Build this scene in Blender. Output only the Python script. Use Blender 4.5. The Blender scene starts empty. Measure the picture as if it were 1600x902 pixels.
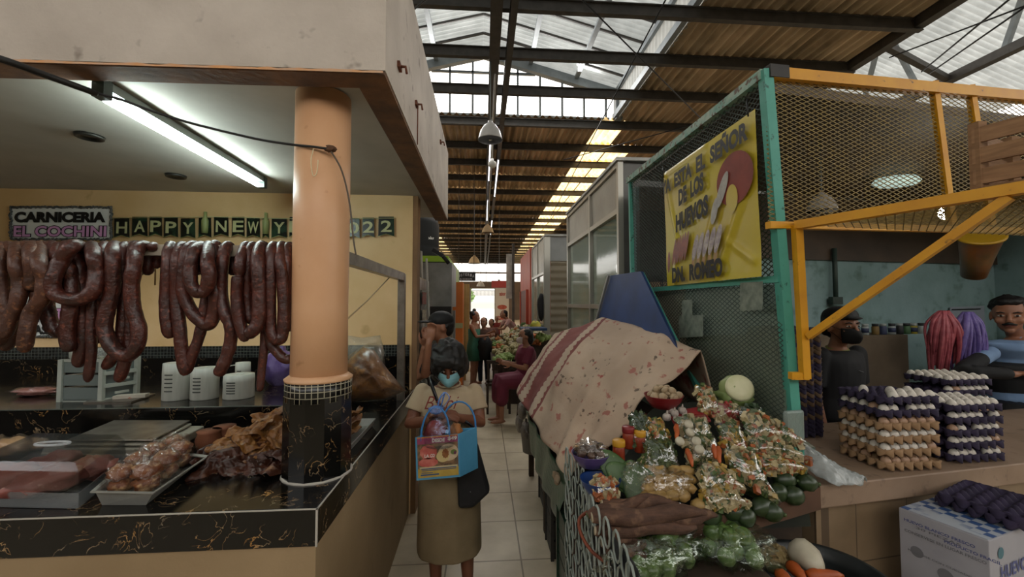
import bpy, math, random
from mathutils import Vector, Matrix, Euler, noise as mn
R = math.radians
sc = bpy.context.scene
COL = sc.collection

# ------------------------------------------------------------------ camera
FPX, CXP, CYP = 640.0, 800.0, 451.0          # focal length in pixels of the 1600x902 frame
CAMZ = 1.7
YAW = math.atan(45 / FPX); PIT = math.atan(24 / FPX)
cd = bpy.data.cameras.new('camera'); cam = bpy.data.objects.new('camera', cd); COL.objects.link(cam)
cd.sensor_width = 36; cd.lens = 36 * FPX / 1600; cd.clip_start = 0.05; cd.clip_end = 300
cam.location = (0, 0, CAMZ); cam.rotation_euler = (R(90) + PIT, 0, -YAW)
sc.camera = cam

# ------------------------------------------------------------------ world, light, exposure
sc.view_settings.view_transform = 'Standard'; sc.view_settings.look = 'None'
sc.view_settings.gamma = 1; sc.view_settings.use_curve_mapping = False
sc.view_settings.exposure = 0.35
w = bpy.data.worlds.new('world'); sc.world = w; w.use_nodes = True
wn = w.node_tree.nodes; wl = w.node_tree.links
bg = wn['Background']; bg.inputs[1].default_value = 2.9
tc = wn.new('ShaderNodeTexCoord'); sp = wn.new('ShaderNodeSeparateXYZ'); wl.new(tc.outputs['Generated'], sp.inputs[0])
cr = wn.new('ShaderNodeValToRGB'); wl.new(sp.outputs[2], cr.inputs[0]); wl.new(cr.outputs[0], bg.inputs[0])
cr.color_ramp.elements[0].position = 0.0; cr.color_ramp.elements[0].color = (0.30, 0.28, 0.24, 1)
cr.color_ramp.elements[1].position = 0.12; cr.color_ramp.elements[1].color = (1.0, 0.97, 0.92, 1)
sc.cycles.max_bounces = 7; sc.cycles.diffuse_bounces = 4; sc.cycles.transparent_max_bounces = 24
sc.cycles.sample_clamp_indirect = 4

def area(name, loc, rot, sx, sy, power, col=(1, 1, 1)):
    l = bpy.data.lights.new(name, 'AREA'); l.shape = 'RECTANGLE'; l.size = sx; l.size_y = sy
    l.energy = power; l.color = col
    o = bpy.data.objects.new(name, l); COL.objects.link(o); o.location = loc; o.rotation_euler = rot
    return o

# ------------------------------------------------------------------ pixel -> place
def ray(px, py):
    x = (px - CXP) / FPX; y = (CYP - py) / FPX
    c, s = math.cos(PIT), math.sin(PIT); fy = c - y * s; z = s + y * c
    cy, sy = math.cos(YAW), math.sin(YAW)
    return Vector((x * cy + fy * sy, -x * sy + fy * cy, z))
C0 = Vector((0, 0, CAMZ))
def aY(px, py, Y): d = ray(px, py); return C0 + d * (Y / d.y)
def aX(px, py, X): d = ray(px, py); return C0 + d * (X / d.x)
def aZ(px, py, Z): d = ray(px, py); return C0 + d * ((Z - CAMZ) / d.z)
def aP(px, py, p0, n):
    d = ray(px, py); n = Vector(n); return C0 + d * ((Vector(p0) - C0).dot(n) / d.dot(n))

# ------------------------------------------------------------------ mesh builder
class MB:
    def __init__(s): s.v = []; s.f = []; s.sm = []; s.mi = []
    def add(s, vs, fs, smooth=False, mi=0):
        b = len(s.v); s.v += [Vector(p) for p in vs]
        for f in fs: s.f.append([b + i for i in f]); s.sm.append(smooth); s.mi.append(mi)
        return s
    def box(s, lo, hi, mi=0):
        x0, y0, z0 = lo; x1, y1, z1 = hi
        return s.add([(x0,y0,z0),(x1,y0,z0),(x1,y1,z0),(x0,y1,z0),(x0,y0,z1),(x1,y0,z1),(x1,y1,z1),(x0,y1,z1)],
              [(0,3,2,1),(4,5,6,7),(0,1,5,4),(1,2,6,5),(2,3,7,6),(3,0,4,7)], False, mi)
    def cbox(s, c, size, rot=None, mi=0, bev=0):
        hx, hy, hz = [q / 2 for q in size]; m = Matrix.Translation(Vector(c)) @ (rot.to_matrix().to_4x4() if rot else Matrix())
        vs = [(-hx,-hy,-hz),(hx,-hy,-hz),(hx,hy,-hz),(-hx,hy,-hz),(-hx,-hy,hz),(hx,-hy,hz),(hx,hy,hz),(-hx,hy,hz)]
        return s.add([m @ Vector(p) for p in vs], [(0,3,2,1),(4,5,6,7),(0,1,5,4),(1,2,6,5),(2,3,7,6),(3,0,4,7)], False, mi)
    def bar(s, a, b, w, h, up=(0, 0, 1), mi=0):
        a = Vector(a); b = Vector(b); d = (b - a).normalized(); up = Vector(up)
        if abs(d.dot(up)) > .99: up = Vector((0, 1, 0))
        r = d.cross(up).normalized(); u = r.cross(d).normalized()
        vs = []
        for p in (a, b):
            for i, j in ((-1,-1),(1,-1),(1,1),(-1,1)): vs.append(p + r * (i * w / 2) + u * (j * h / 2))
        return s.add(vs, [(0,3,2,1),(4,5,6,7),(0,1,5,4),(1,2,6,5),(2,3,7,6),(3,0,4,7)], False, mi)
    def tube(s, pts, r, seg=10, mi=0, closed=False, flat=1.0):
        pts = [Vector(p) for p in pts]; n = len(pts)
        rs = r if isinstance(r, (list, tuple)) else [r] * n
        vs = []; prev = None
        for i in range(n):
            if closed: d = pts[(i + 1) % n] - pts[i - 1]
            else: d = pts[min(i + 1, n - 1)] - pts[max(i - 1, 0)]
            d = d.normalized() if d.length > 1e-9 else Vector((0, 0, 1))
            if prev is None:
                q = Vector((0, 0, 1)) if abs(d.z) < .9 else Vector((1, 0, 0)); x = d.cross(q).normalized()
            else: x = (prev - d * prev.dot(d)).normalized()
            prev = x; y = d.cross(x)
            for k in range(seg):
                a = 2 * math.pi * k / seg; vs.append(pts[i] + x * math.cos(a) * rs[i] + y * math.sin(a) * rs[i] * flat)
        fs = []
        m = n if closed else n - 1
        for i in range(m):
            j = (i + 1) % n
            for k in range(seg): fs.append((i*seg+k, i*seg+(k+1)%seg, j*seg+(k+1)%seg, j*seg+k))
        if not closed:
            fs.append(tuple(range(seg - 1, -1, -1))); fs.append(tuple((n-1)*seg + k for k in range(seg)))
        return s.add(vs, fs, True, mi)
    def lathe(s, prof, c=(0, 0, 0), seg=24, mi=0, smooth=True, rot=None, sx=1, sy=1):
        c = Vector(c); vs = []; fs = []; n = len(prof)
        for rr, z in prof:
            for k in range(seg):
                a = 2 * math.pi * k / seg; p = Vector((rr * math.cos(a) * sx, rr * math.sin(a) * sy, z))
                if rot: p = rot.to_matrix() @ p
                vs.append(c + p)
        for i in range(n - 1):
            for k in range(seg): fs.append((i*seg+k, i*seg+(k+1)%seg, (i+1)*seg+(k+1)%seg, (i+1)*seg+k))
        if prof[0][0] > 1e-6: fs.append(tuple(range(seg - 1, -1, -1)))
        if prof[-1][0] > 1e-6 and not (n == 2 and prof[0][0] < 1e-6): fs.append(tuple((n-1)*seg + k for k in range(seg)))
        return s.add(vs, fs, smooth, mi)
    def ell(s, c, r, rot=None, seg=14, rings=9, amp=0, fr=8, seed=0, mi=0):
        c = Vector(c); vs = [];fs = []; m = rot.to_matrix() if rot else Matrix.Identity(3)
        for i in range(rings + 1):
            t = math.pi * i / rings
            for k in range(seg):
                a = 2 * math.pi * k / seg
                d = Vector((math.sin(t) * math.cos(a), math.sin(t) * math.sin(a), -math.cos(t)))
                q = 1 + (amp * mn.noise(d * fr * .3 + Vector((seed * 7.3, seed * 1.7, 0))) if amp else 0)
                vs.append(c + m @ Vector((d.x * r[0] * q, d.y * r[1] * q, d.z * r[2] * q)))
        for i in range(rings):
            for k in range(seg): fs.append((i*seg+k, i*seg+(k+1)%seg, (i+1)*seg+(k+1)%seg, (i+1)*seg+k))
        return s.add(vs, fs, True, mi)
    def grid(s, fn, nu, nv, smooth=True, mi=0, wrap=False):
        vs = [fn(i / nu, j / nv) for j in range(nv + 1) for i in range(nu + 1)]
        fs = [(j*(nu+1)+i, j*(nu+1)+i+1, (j+1)*(nu+1)+i+1, (j+1)*(nu+1)+i) for j in range(nv) for i in range(nu)]
        return s.add(vs, fs, smooth, mi)
    def quad(s, a, b, c, d, mi=0): return s.add([a, b, c, d], [(0, 1, 2, 3)], False, mi)
    def prism(s, pts, vec, mi=0):
        n = len(pts); vec = Vector(vec); pts = [Vector(p) for p in pts]
        fs = [tuple(range(n - 1, -1, -1)), tuple(range(n, 2 * n))] + [(i, (i+1)%n, n+(i+1)%n, n+i) for i in range(n)]
        return s.add(pts + [p + vec for p in pts], fs, False, mi)
    def sweep(s, secs, seg=20, mi=0, power=2.0):
        """secs: (centre, right vector, forward vector) rings, closed solid"""
        vs = []; fs = []; n = len(secs)
        for c, a, b in secs:
            c = Vector(c); a = Vector(a); b = Vector(b)
            for k in range(seg):
                t = 2 * math.pi * k / seg; x = math.cos(t); y = math.sin(t)
                x = math.copysign(abs(x) ** (2 / power), x); y = math.copysign(abs(y) ** (2 / power), y)
                vs.append(c + a * x + b * y)
        for i in range(n - 1):
            for k in range(seg): fs.append((i*seg+k, i*seg+(k+1)%seg, (i+1)*seg+(k+1)%seg, (i+1)*seg+k))
        fs.append(tuple(range(seg - 1, -1, -1))); fs.append(tuple((n-1)*seg + k for k in range(seg)))
        return s.add(vs, fs, True, mi)
    def build(s, name, m, parent=None, origin=None, label=None):
        off = Vector((0, 0, 0))
        if parent is not None:
            p = parent
            while p is not None: off = off + p.location; p = p.parent
        elif origin is not None: off = Vector(origin)
        me = bpy.data.meshes.new(name)
        me.from_pydata([tuple(p - off) for p in s.v], [], s.f)
        me.polygons.foreach_set('use_smooth', s.sm); me.polygons.foreach_set('material_index', s.mi)
        for q in (m if isinstance(m, (list, tuple)) else [m]): me.materials.append(q)
        me.update()
        o = bpy.data.objects.new(name, me); COL.objects.link(o)
        if parent is not None: o.parent = parent
        elif origin is not None: o.location = off
        if label: o['label'] = label
        return o

def tag(o, label, cat, group=None, kind=None):
    if label: o['label'] = label
    if cat: o['category'] = cat
    if group: o['group'] = group
    if kind: o['kind'] = kind
    return o
def thing(name, loc, label, cat, group=None):
    o = bpy.data.objects.new(name, None); COL.objects.link(o); o.location = Vector(loc); o.empty_display_size = .05
    return tag(o, label, cat, group)
def struct(name, mb, m, parent=None):
    o = mb.build(name, m, parent)
    if parent is None: o['kind'] = 'structure'
    return o
def dup(o, loc=None, rot=None, scale=None, label=None, group=None, parent=None):
    c = o.copy(); COL.objects.link(c)
    if parent is not None: c.parent = parent
    if loc is not None: c.location = loc
    if rot is not None: c.rotation_euler = rot
    if scale is not None: c.scale = (scale,) * 3 if isinstance(scale, (int, float)) else scale
    if label: c['label'] = label
    if group: c['group'] = group
    for ch in list(o.children):
        dup(ch, parent=c)
    return c
def mod_remesh(o, vox, smooth=3):
    m = o.modifiers.new('remesh', 'REMESH'); m.mode = 'VOXEL'; m.voxel_size = vox; m.use_smooth_shade = True
    if smooth: q = o.modifiers.new('smooth', 'SMOOTH'); q.iterations = smooth; q.factor = .5
    return o
def solidify(o, t, off=0):
    m = o.modifiers.new('solid', 'SOLIDIFY'); m.thickness = t; m.offset = off; return o
def bevel(o, wd, seg=2):
    m = o.modifiers.new('bevel', 'BEVEL'); m.width = wd; m.segments = seg; m.limit_method = 'ANGLE'; m.angle_limit = R(40); return o

ORD = ['first','second','third','fourth','fifth','sixth','seventh','eighth','ninth','tenth','eleventh','twelfth','thirteenth',
       'fourteenth','fifteenth','sixteenth','seventeenth','eighteenth','nineteenth','twentieth','twenty-first','twenty-second','twenty-third','twenty-fourth','twenty-fifth','twenty-sixth']

# ------------------------------------------------------------------ materials
def hx(h, k=1.0):
    h = h.lstrip('#'); c = [int(h[i:i+2], 16) / 255 for i in (0, 2, 4)]
    return tuple((q / 12.92 if q <= .04045 else ((q + .055) / 1.055) ** 2.4) * k for q in c) + (1,)
def newmat(name):
    m = bpy.data.materials.new(name); m.use_nodes = True; nt = m.node_tree
    return m, nt, nt.nodes['Principled BSDF']
def noisefac(nt, scale, detail=4, rough=.55, coord='Object', lo=.35, hi=.65, dist=0, stretch=None):
    t = nt.nodes.new('ShaderNodeTexCoord'); n = nt.nodes.new('ShaderNodeTexNoise'); n.inputs['Scale'].default_value = scale
    n.inputs['Detail'].default_value = detail; n.inputs['Roughness'].default_value = rough; n.inputs['Distortion'].default_value = dist
    if stretch:
        mp = nt.nodes.new('ShaderNodeMapping'); mp.inputs['Scale'].default_value = stretch
        nt.links.new(t.outputs[coord], mp.inputs[0]); nt.links.new(mp.outputs[0], n.inputs['Vector'])
    else: nt.links.new(t.outputs[coord], n.inputs['Vector'])
    r = nt.nodes.new('ShaderNodeMapRange'); r.inputs[1].default_value = lo; r.inputs[2].default_value = hi
    nt.links.new(n.outputs[0], r.inputs[0]); return r.outputs[0]
def mixc(nt, fac, a, b):
    m = nt.nodes.new('ShaderNodeMix'); m.data_type = 'RGBA'
    if isinstance(fac, (int, float)): m.inputs[0].default_value = fac
    else: nt.links.new(fac, m.inputs[0])
    for i, q in ((6, a), (7, b)):
        if isinstance(q, tuple): m.inputs[i].default_value = q
        else: nt.links.new(q, m.inputs[i])
    return m.outputs[2]
def addbump(nt, b, h, strength=.3, dist=.01):
    bp = nt.nodes.new('ShaderNodeBump'); bp.inputs['Strength'].default_value = strength; bp.inputs['Distance'].default_value = dist
    nt.links.new(h, bp.inputs['Height']); nt.links.new(bp.outputs[0], b.inputs['Normal'])
MATS = {}
def mat(name, c, c2=None, rough=.6, metal=0, scale=6, lo=.35, hi=.65, bump=0, bscale=None, spec=.5, detail=5, stretch=None,
        c3=None, s3=20, lo3=.6, hi3=.7, sub=0, emit=0, coat=0, bdist=.01):
    if name in MATS: return MATS[name]
    m, nt, b = newmat(name)
    c = hx(c) if isinstance(c, str) else c
    out = c
    if c2 is not None:
        c2 = hx(c2) if isinstance(c2, str) else c2
        out = mixc(nt, noisefac(nt, scale, detail, lo=lo, hi=hi, stretch=stretch), c, c2)
    if c3 is not None:
        out = mixc(nt, noisefac(nt, s3, 3, lo=lo3, hi=hi3), out if c2 is not None else c, hx(c3))
    if isinstance(out, tuple): b.inputs['Base Color'].default_value = out
    else: nt.links.new(out, b.inputs['Base Color'])
    b.inputs['Roughness'].default_value = rough; b.inputs['Metallic'].default_value = metal
    b.inputs['Specular IOR Level'].default_value = spec
    if coat: b.inputs['Coat Weight'].default_value = coat; b.inputs['Coat Roughness'].default_value = .15
    if bump: addbump(nt, b, noisefac(nt, bscale or scale * 4, 4, lo=0, hi=1), bump, bdist)
    if emit:
        b.inputs['Emission Color'].default_value = c; b.inputs['Emission Strength'].default_value = emit
    MATS[name] = m; return m

def marble(name):
    m, nt, b = newmat(name)
    t = nt.nodes.new('ShaderNodeTexCoord')
    n = nt.nodes.new('ShaderNodeTexNoise'); n.inputs['Scale'].default_value = 8; n.inputs['Detail'].default_value = 6; n.inputs['Distortion'].default_value = 1.6
    nt.links.new(t.outputs['Object'], n.inputs['Vector'])
    a = nt.nodes.new('ShaderNodeMath'); a.operation = 'SUBTRACT'; nt.links.new(n.outputs[0], a.inputs[0]); a.inputs[1].default_value = .5
    ab = nt.nodes.new('ShaderNodeMath'); ab.operation = 'ABSOLUTE'; nt.links.new(a.outputs[0], ab.inputs[0])
    r = nt.nodes.new('ShaderNodeMapRange'); nt.links.new(ab.outputs[0], r.inputs[0]); r.inputs[1].default_value = .0; r.inputs[2].default_value = .010; r.inputs[3].default_value = 1; r.inputs[4].default_value = 0
    gate = noisefac(nt, 8, 3, lo=.48, hi=.58)
    mu = nt.nodes.new('ShaderNodeMath'); mu.operation = 'MULTIPLY'; nt.links.new(r.outputs[0], mu.inputs[0]); nt.links.new(gate, mu.inputs[1])
    vein = mixc(nt, noisefac(nt, 9, 2), hx('#b98a4e'), hx('#9a8a72'))
    out = mixc(nt, mu.outputs[0], hx('#0b0a09'), vein)
    nt.links.new(out, b.inputs['Base Color']); b.inputs['Roughness'].default_value = .16
    return m
def gridmat(name, c, grout, sx, sy, sz, lw=.06, rough=.4, c2=None, scale=5, off=(0, 0, 0), metal=0):
    """tiles: grout lines every sx, sy, sz metres (0 = none on that axis)"""
    m, nt, b = newmat(name); t = nt.nodes.new('ShaderNodeTexCoord'); s = nt.nodes.new('ShaderNodeSeparateXYZ')
    nt.links.new(t.outputs['Object'], s.inputs[0]); acc = None
    for i, q in enumerate((sx, sy, sz)):
        if not q: continue
        d = nt.nodes.new('ShaderNodeMath'); d.operation = 'MULTIPLY_ADD'; nt.links.new(s.outputs[i], d.inputs[0]); d.inputs[1].default_value = 1 / q; d.inputs[2].default_value = off[i] / q
        f = nt.nodes.new('ShaderNodeMath'); f.operation = 'FRACT'; nt.links.new(d.outputs[0], f.inputs[0])
        g = nt.nodes.new('ShaderNodeMath'); g.operation = 'LESS_THAN'; nt.links.new(f.outputs[0], g.inputs[0]); g.inputs[1].default_value = lw
        if acc is None: acc = g.outputs[0]
        else:
            mx = nt.nodes.new('ShaderNodeMath'); mx.operation = 'MAXIMUM'; nt.links.new(acc, mx.inputs[0]); nt.links.new(g.outputs[0], mx.inputs[1]); acc = mx.outputs[0]
    base = hx(c)
    if c2: base = mixc(nt, noisefac(nt, scale, 5), hx(c), hx(c2))
    out = mixc(nt, acc, base, hx(grout)); nt.links.new(out, b.inputs['Base Color'])
    b.inputs['Roughness'].default_value = rough; b.inputs['Metallic'].default_value = metal
    return m
def film(name, tint='#ffffff', op=.12, rough=.12, bump=.6, bscale=30, stretch=None):
    """thin clear plastic: mostly see-through with glossy folds"""
    if name in MATS: return MATS[name]
    m = bpy.data.materials.new(name); m.use_nodes = True; nt = m.node_tree; nt.nodes.clear()
    o = nt.nodes.new('ShaderNodeOutputMaterial'); tr = nt.nodes.new('ShaderNodeBsdfTransparent'); p = nt.nodes.new('ShaderNodeBsdfPrincipled')
    p.inputs['Base Color'].default_value = hx(tint); p.inputs['Roughness'].default_value = rough; p.inputs['Specular IOR Level'].default_value = .8
    tr.inputs[0].default_value = (1, 1, 1, 1)
    fr = nt.nodes.new('ShaderNodeLayerWeight'); fr.inputs[0].default_value = .35
    mr = nt.nodes.new('ShaderNodeMapRange'); mr.inputs[3].default_value = op * .55; mr.inputs[4].default_value = min(1, op * .8 + .3)
    nt.links.new(fr.outputs['Facing'], mr.inputs[0])
    h = noisefac(nt, bscale, 3, lo=0, hi=1, dist=1.5, stretch=stretch)
    bp = nt.nodes.new('ShaderNodeBump'); bp.inputs['Strength'].default_value = bump; bp.inputs['Distance'].default_value = .01; nt.links.new(h, bp.inputs['Height'])
    if op < .3:
        p = nt.nodes.new('ShaderNodeBsdfGlossy'); p.inputs[0].default_value = hx(tint, .8); p.inputs['Roughness'].default_value = rough + .04
    nt.links.new(bp.outputs[0], p.inputs['Normal']); nt.links.new(bp.outputs[0], fr.inputs['Normal'])
    mx = nt.nodes.new('ShaderNodeMixShader'); nt.links.new(mr.outputs[0], mx.inputs[0]); nt.links.new(tr.outputs[0], mx.inputs[1]); nt.links.new(p.outputs[0], mx.inputs[2])
    nt.links.new(mx.outputs[0], o.inputs[0]); MATS[name] = m; return m
def translucent(name, c, c2=None, k=.8, scale=3):
    m = bpy.data.materials.new(name); m.use_nodes = True; nt = m.node_tree; nt.nodes.clear()
    o = nt.nodes.new('ShaderNodeOutputMaterial'); a = nt.nodes.new('ShaderNodeBsdfTranslucent'); d = nt.nodes.new('ShaderNodeBsdfDiffuse')
    col = hx(c)
    if c2:
        q = mixc(nt, noisefac(nt, scale, 4), hx(c), hx(c2)); nt.links.new(q, a.inputs[0]); nt.links.new(q, d.inputs[0])
    else: a.inputs[0].default_value = col; d.inputs[0].default_value = col
    mx = nt.nodes.new('ShaderNodeMixShader'); mx.inputs[0].default_value = k
    nt.links.new(d.outputs[0], mx.inputs[1]); nt.links.new(a.outputs[0], mx.inputs[2]); nt.links.new(mx.outputs[0], o.inputs[0]); return m
def emat(name, c, k):
    m = bpy.data.materials.new(name); m.use_nodes = True; nt = m.node_tree; b = nt.nodes['Principled BSDF']
    b.inputs['Base Color'].default_value = hx(c); b.inputs['Emission Color'].default_value = hx(c); b.inputs['Emission Strength'].default_value = k
    return m

# ------------------------------------------------------------------ lettering
def text(s, p, xdir, ydir, width, height, m, parent=None, name='lettering', bold=.03, shear=0, ext=.001, out=None):
    """letters laid on a plane: p = lower left corner, xdir / ydir unit vectors"""
    cu = bpy.data.curves.new(name, 'FONT'); cu.body = s; cu.size = 1; cu.offset = bold; cu.shear = shear; cu.extrude = .0; cu.resolution_u = 3
    to = bpy.data.objects.new(name, cu); COL.objects.link(to)
    dg = bpy.context.evaluated_depsgraph_get(); dg.update()
    me = bpy.data.meshes.new_from_object(to.evaluated_get(dg)); bpy.data.objects.remove(to)
    xs = [v.co.x for v in me.vertices]; ys = [v.co.y for v in me.vertices]
    x0, x1, y0, y1 = min(xs), max(xs), min(ys), max(ys)
    xdir = Vector(xdir); ydir = Vector(ydir); n = xdir.cross(ydir).normalized()
    mb = MB(); vs = []
    for v in me.vertices:
        vs.append(Vector(p) + xdir * ((v.co.x - x0) / (x1 - x0) * width) + ydir * ((v.co.y - y0) / (y1 - y0) * height) + n * ext)
    mb.add(vs, [tuple(q.vertices) for q in me.polygons]); bpy.data.meshes.remove(me)
    return mb.build(name, m, parent)
# ================================================================== SETTING
m_cream = mat('cream_paint', '#e6c594', '#dab680', rough=.55, scale=2.2, bump=.08, bscale=60, c3='#b08a55', s3=5, lo3=.66, hi3=.8)
m_white_wall = mat('white_cement', '#c6bbaf', '#b3a89c', rough=.85, scale=3, bump=.25, bscale=45, c3='#7d7267', s3=9, lo3=.62, hi3=.75)
m_ceil = mat('ceiling_paint', '#b5b2a9', '#a5a198', rough=.8, scale=2)
m_brownedge = mat('worn_brown_edge', '#5c463a', '#7a583f', rough=.8, scale=8, bump=.3)
m_orange_edge = mat('orange_primer_edge', '#d39a66', '#c4a184', rough=.8, scale=14)
m_marble = marble('black_gold_marble')
m_peach = mat('peach_gloss_paint', '#deb088', '#d4a278', rough=.42, scale=2.5, bump=.08, bscale=14, c3='#a86c46', s3=9, lo3=.68, hi3=.8)
m_lowcream = mat('lower_cream_paint', '#a08867', '#8f7858', rough=.7, scale=1.6, bump=.15, bscale=50, c3='#75634a', s3=3, lo3=.6, hi3=.8)
m_grout = mat('white_grout', '#b5afa5', rough=.8)
m_steel = mat('brushed_steel', '#9a938a', '#7d766d', rough=.35, metal=.8, scale=12)
m_galv = mat('galvanised_sheet', '#a6a59f', '#8c8b85', rough=.5, metal=.35, scale=4, bump=.2, bscale=10)
m_beam = mat('dark_steel_beam', '#46423d', '#36322e', rough=.6, scale=6)
m_beam2 = mat('blue_grey_steel', '#82898c', '#70777a', rough=.5, scale=4)
m_sheet = mat('brown_cement_sheet', '#c7b090', '#8d7b60', rough=.85, scale=1.0, stretch=(9, .35, 1), c3='#6f6048', s3=1.2, lo3=.5, hi3=.8, detail=6)  # lengthwise streaks put the shading of the ribs into the colour
m_black = mat('black_plastic', '#141414', rough=.5)
m_dark = mat('dark_mottled_metal', '#22211f', '#2f2c28', rough=.6, scale=9)  # dark metal with a mottled tone of its own
m_floor = gridmat('floor_tiles', '#c6b89e', '#7d705c', .49, .49, 0, lw=.022, rough=.38, c2='#ad9f86', scale=3, off=(-.25 + .49 * 20, -.32 + .49 * 20, 0))
m_sky = translucent('clear_roof_sheet', '#ffe9b8', '#ffd48a', .9, 3)
m_mon = translucent('pale_roof_sheet', '#bcbfbe', '#a3a6a5', .42, 2)

fl = MB(); fl.quad((-9, -6, 0), (17, -6, 0), (17, 44, 0), (-9, 44, 0)); struct('floor', fl, m_floor)
g = MB(); g.quad((-60, 44, -.02), (60, 44, -.02), (60, 140, -.02), (-60, 140, -.02)); struct('ground', g, mat('bright_pavement', '#a9a59c', '#98948a', scale=1))

# ---- hall roof
BY = [-2.6, -1.2, .25, 1.7, 3.15, 4.6, 5.98, 7.19, 8.46, 9.97, 11.5, 12.9, 14.5, 16.3, 18.2] + [20 + 1.8 * k for k in range(14)]
YF = 44.0
def wave(x, per, amp): return amp * math.sin(2 * math.pi * x / per)
def roof_strip(mb, x0, x1, y0, y1, z, per=.177, amp=.042):
    n = max(4, int((x1 - x0) / .03))
    mb.grid(lambda u, v: Vector((x0 + (x1 - x0) * u, y0 + (y1 - y0) * v, z + wave(x0 + (x1 - x0) * u, per, amp) + .012 * (y0 * 7 % 2 > 1) )), n, 1)
ro = MB(); sk = MB()
roof_strip(ro, -9, -3.32, -6, 10.05, 6.33); roof_strip(ro, 3.32, 7.0, -6, 10.05, 6.33)
ys = [y for y in BY if y > 9.9] + [44.2]
for a, b in zip(ys[:-1], ys[1:]):
    two = a > 11
    xs = [(-9, -4.4 if two else -3.65, 0), (-4.4, -3.75, 1), (-3.75, -3.65, 0), (-3.65, -2.95, 1), (-2.95, 2.95, 0), (2.95, 3.65, 1), (3.65, 3.75, 0), (3.75, 4.4, 1), (4.4, 17, 0)]
    if not two: xs = [(-9, -3.65, 0), (-3.65, -2.95, 1), (-2.95, 2.95, 0), (2.95, 3.65, 1), (3.65, 17, 0)]
    for x0, x1, s in xs: roof_strip(sk if s else ro, x0, x1, a - .06, b + .1, 6.33)
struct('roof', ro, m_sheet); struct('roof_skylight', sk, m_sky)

for y in BY:
    mb = MB(); x0, x1 = (-9, 7.05 if y < 10.2 else 17)
    for dz, ww, hh in ((.09, .09, .016), (-.09, .09, .016), (0, .016, .17)):
        mb.cbox(((x0 + x1) / 2, y, 6.2 + dz), (x1 - x0, ww, hh))
    struct('roof_beam', mb, m_beam)
for x, ww in ((.18, .17), (.43, .1)):
    mb = MB()
    for dz, w2, hh in ((.11, ww, .02), (-.11, ww, .02), (0, .05, .22)): mb.cbox((x, 20, 5.98 + dz), (w2, 46, hh))
    struct('long_beam', mb, m_beam)
# monitor roof over the aisle
mo = MB()
for sgn in (-1, 1):
    mo.grid(lambda u, v: Vector((sgn * 3.45 * u, -6 + 16.2 * v, 8.02 - .92 * u + wave(-6 + 16.2 * v, .13, .045))), 1, 1000)
struct('roof_monitor', mo, m_mon)
mb = MB()
for sgn in (-1, 1):
    y = -5.6
    while y < 9.9:
        mb.bar((0, y, 7.97), (sgn * 3.38, y, 7.06), .035, .05); y += .62
struct('monitor_rafters', mb, m_beam)
mb = MB()
for x in (-2.3, -1.15, 1.15, 2.3): mb.bar((x, -6, 7.93 - .92 * abs(x) / 3.45), (x, 10, 7.93 - .92 * abs(x) / 3.45), .10, .07)
for y in (9.88, 4.4, -1.2):
    for sgn in (-1, 1):
        mb.bar((0, y, 7.86), (sgn * 3.36, y, 6.96), .12, .2); mb.bar((sgn * 3.36, y, 6.3), (sgn * 3.36, y, 7.02), .16, .2, up=(0, 1, 0))
struct('monitor_frame', mb, m_beam2)
mb = MB()
for sgn in (-1, 1):
    mb.grid(lambda u, v: Vector((sgn * (3.36 + wave(-6 + 16 * u, .16, .02)), -6 + 16 * u, 6.3 + .78 * v)), 600, 1)
struct('monitor_side', mb, m_mon)
mb = MB(); mb.bar((3.3, -6, 6.42), (3.3, 10, 6.42), .1, .14); mb.bar((-3.3, -6, 6.42), (-3.3, 10, 6.42), .1, .14); mb.bar((3.3, -6, 7.0), (3.3, 10, 7.0), .07, .1)
struct('monitor_curb', mb, m_beam2)
# gable window with louvre blades
wi = MB(); zt = lambda x: 7.9 - .92 * abs(x) / 3.45
x = -3.1
while x < 3.2:
    wi.cbox((x, 10.1, (6.4 + zt(x)) / 2), (.05, .06, zt(x) - 6.4)); x += .565
for z in (6.42, 7.02, 7.1): wi.cbox((0, 10.1, z), (6.4 if z < 7.05 else 6.3, .07, .05))
wi.cbox((0, 10.1, 7.5), (2.6, .06, .05))
for sgn in (-1, 1): wi.bar((0, 10.1, 7.88), (sgn * 3.3, 10.1, 7.0), .06, .06)
struct('window_1', wi, m_beam2)
lv = MB()
for k in range(6):
    lv.cbox((.85 + 0.0, 10.1, 7.14 + k * .06), (.5, .05, .006), Euler((R(35), 0, 0)))
struct('window_louvres', lv, mat('pale_louvre', '#cfd2d4', rough=.3))
# second monitor bay on the right
m2 = MB()
m2.grid(lambda u, v: Vector((7.0 + 4 * u, -6 + 33 * v, 7.35 + 1.5 * u + wave(-6 + 33 * v, .15, .05))), 1, 1320)
m2.grid(lambda u, v: Vector((11 + 4 * u, -6 + 33 * v, 8.85 - 1.5 * u + wave(-6 + 33 * v, .15, .05))), 1, 1320)
struct('roof_monitor_east', m2, m_mon)
mb = MB(); mb.bar((7.0, -6, 6.25), (7.0, 10, 6.25), .16, .2); mb.bar((9.4, -6, 6.25), (9.4, 16, 6.25), .16, .16)
y = -5
while y < 16:
    mb.bar((7.02, y, 6.3), (9.4, y + .9, 6.25), .1, .1); y += 2.9
struct('roof_truss_chord', mb, m_beam)
mb = MB(); y = -5.0
k = 0
while y < 16:
    mb.bar((9.4, y, 6.3), (9.4, y + (.7 if k % 2 else -.7), 8.2), .08, .08); mb.bar((7.02, y, 6.3), (7.02, y + .3, 7.4), .08, .08)
    y += 1.45; k += 1
for x in (7.9, 9.0, 10.2): mb.bar((x, -6, 7.25 + 1.5 * (x - 7) / 4), (x, 27, 7.25 + 1.5 * (x - 7) / 4), .16, .1)
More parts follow.
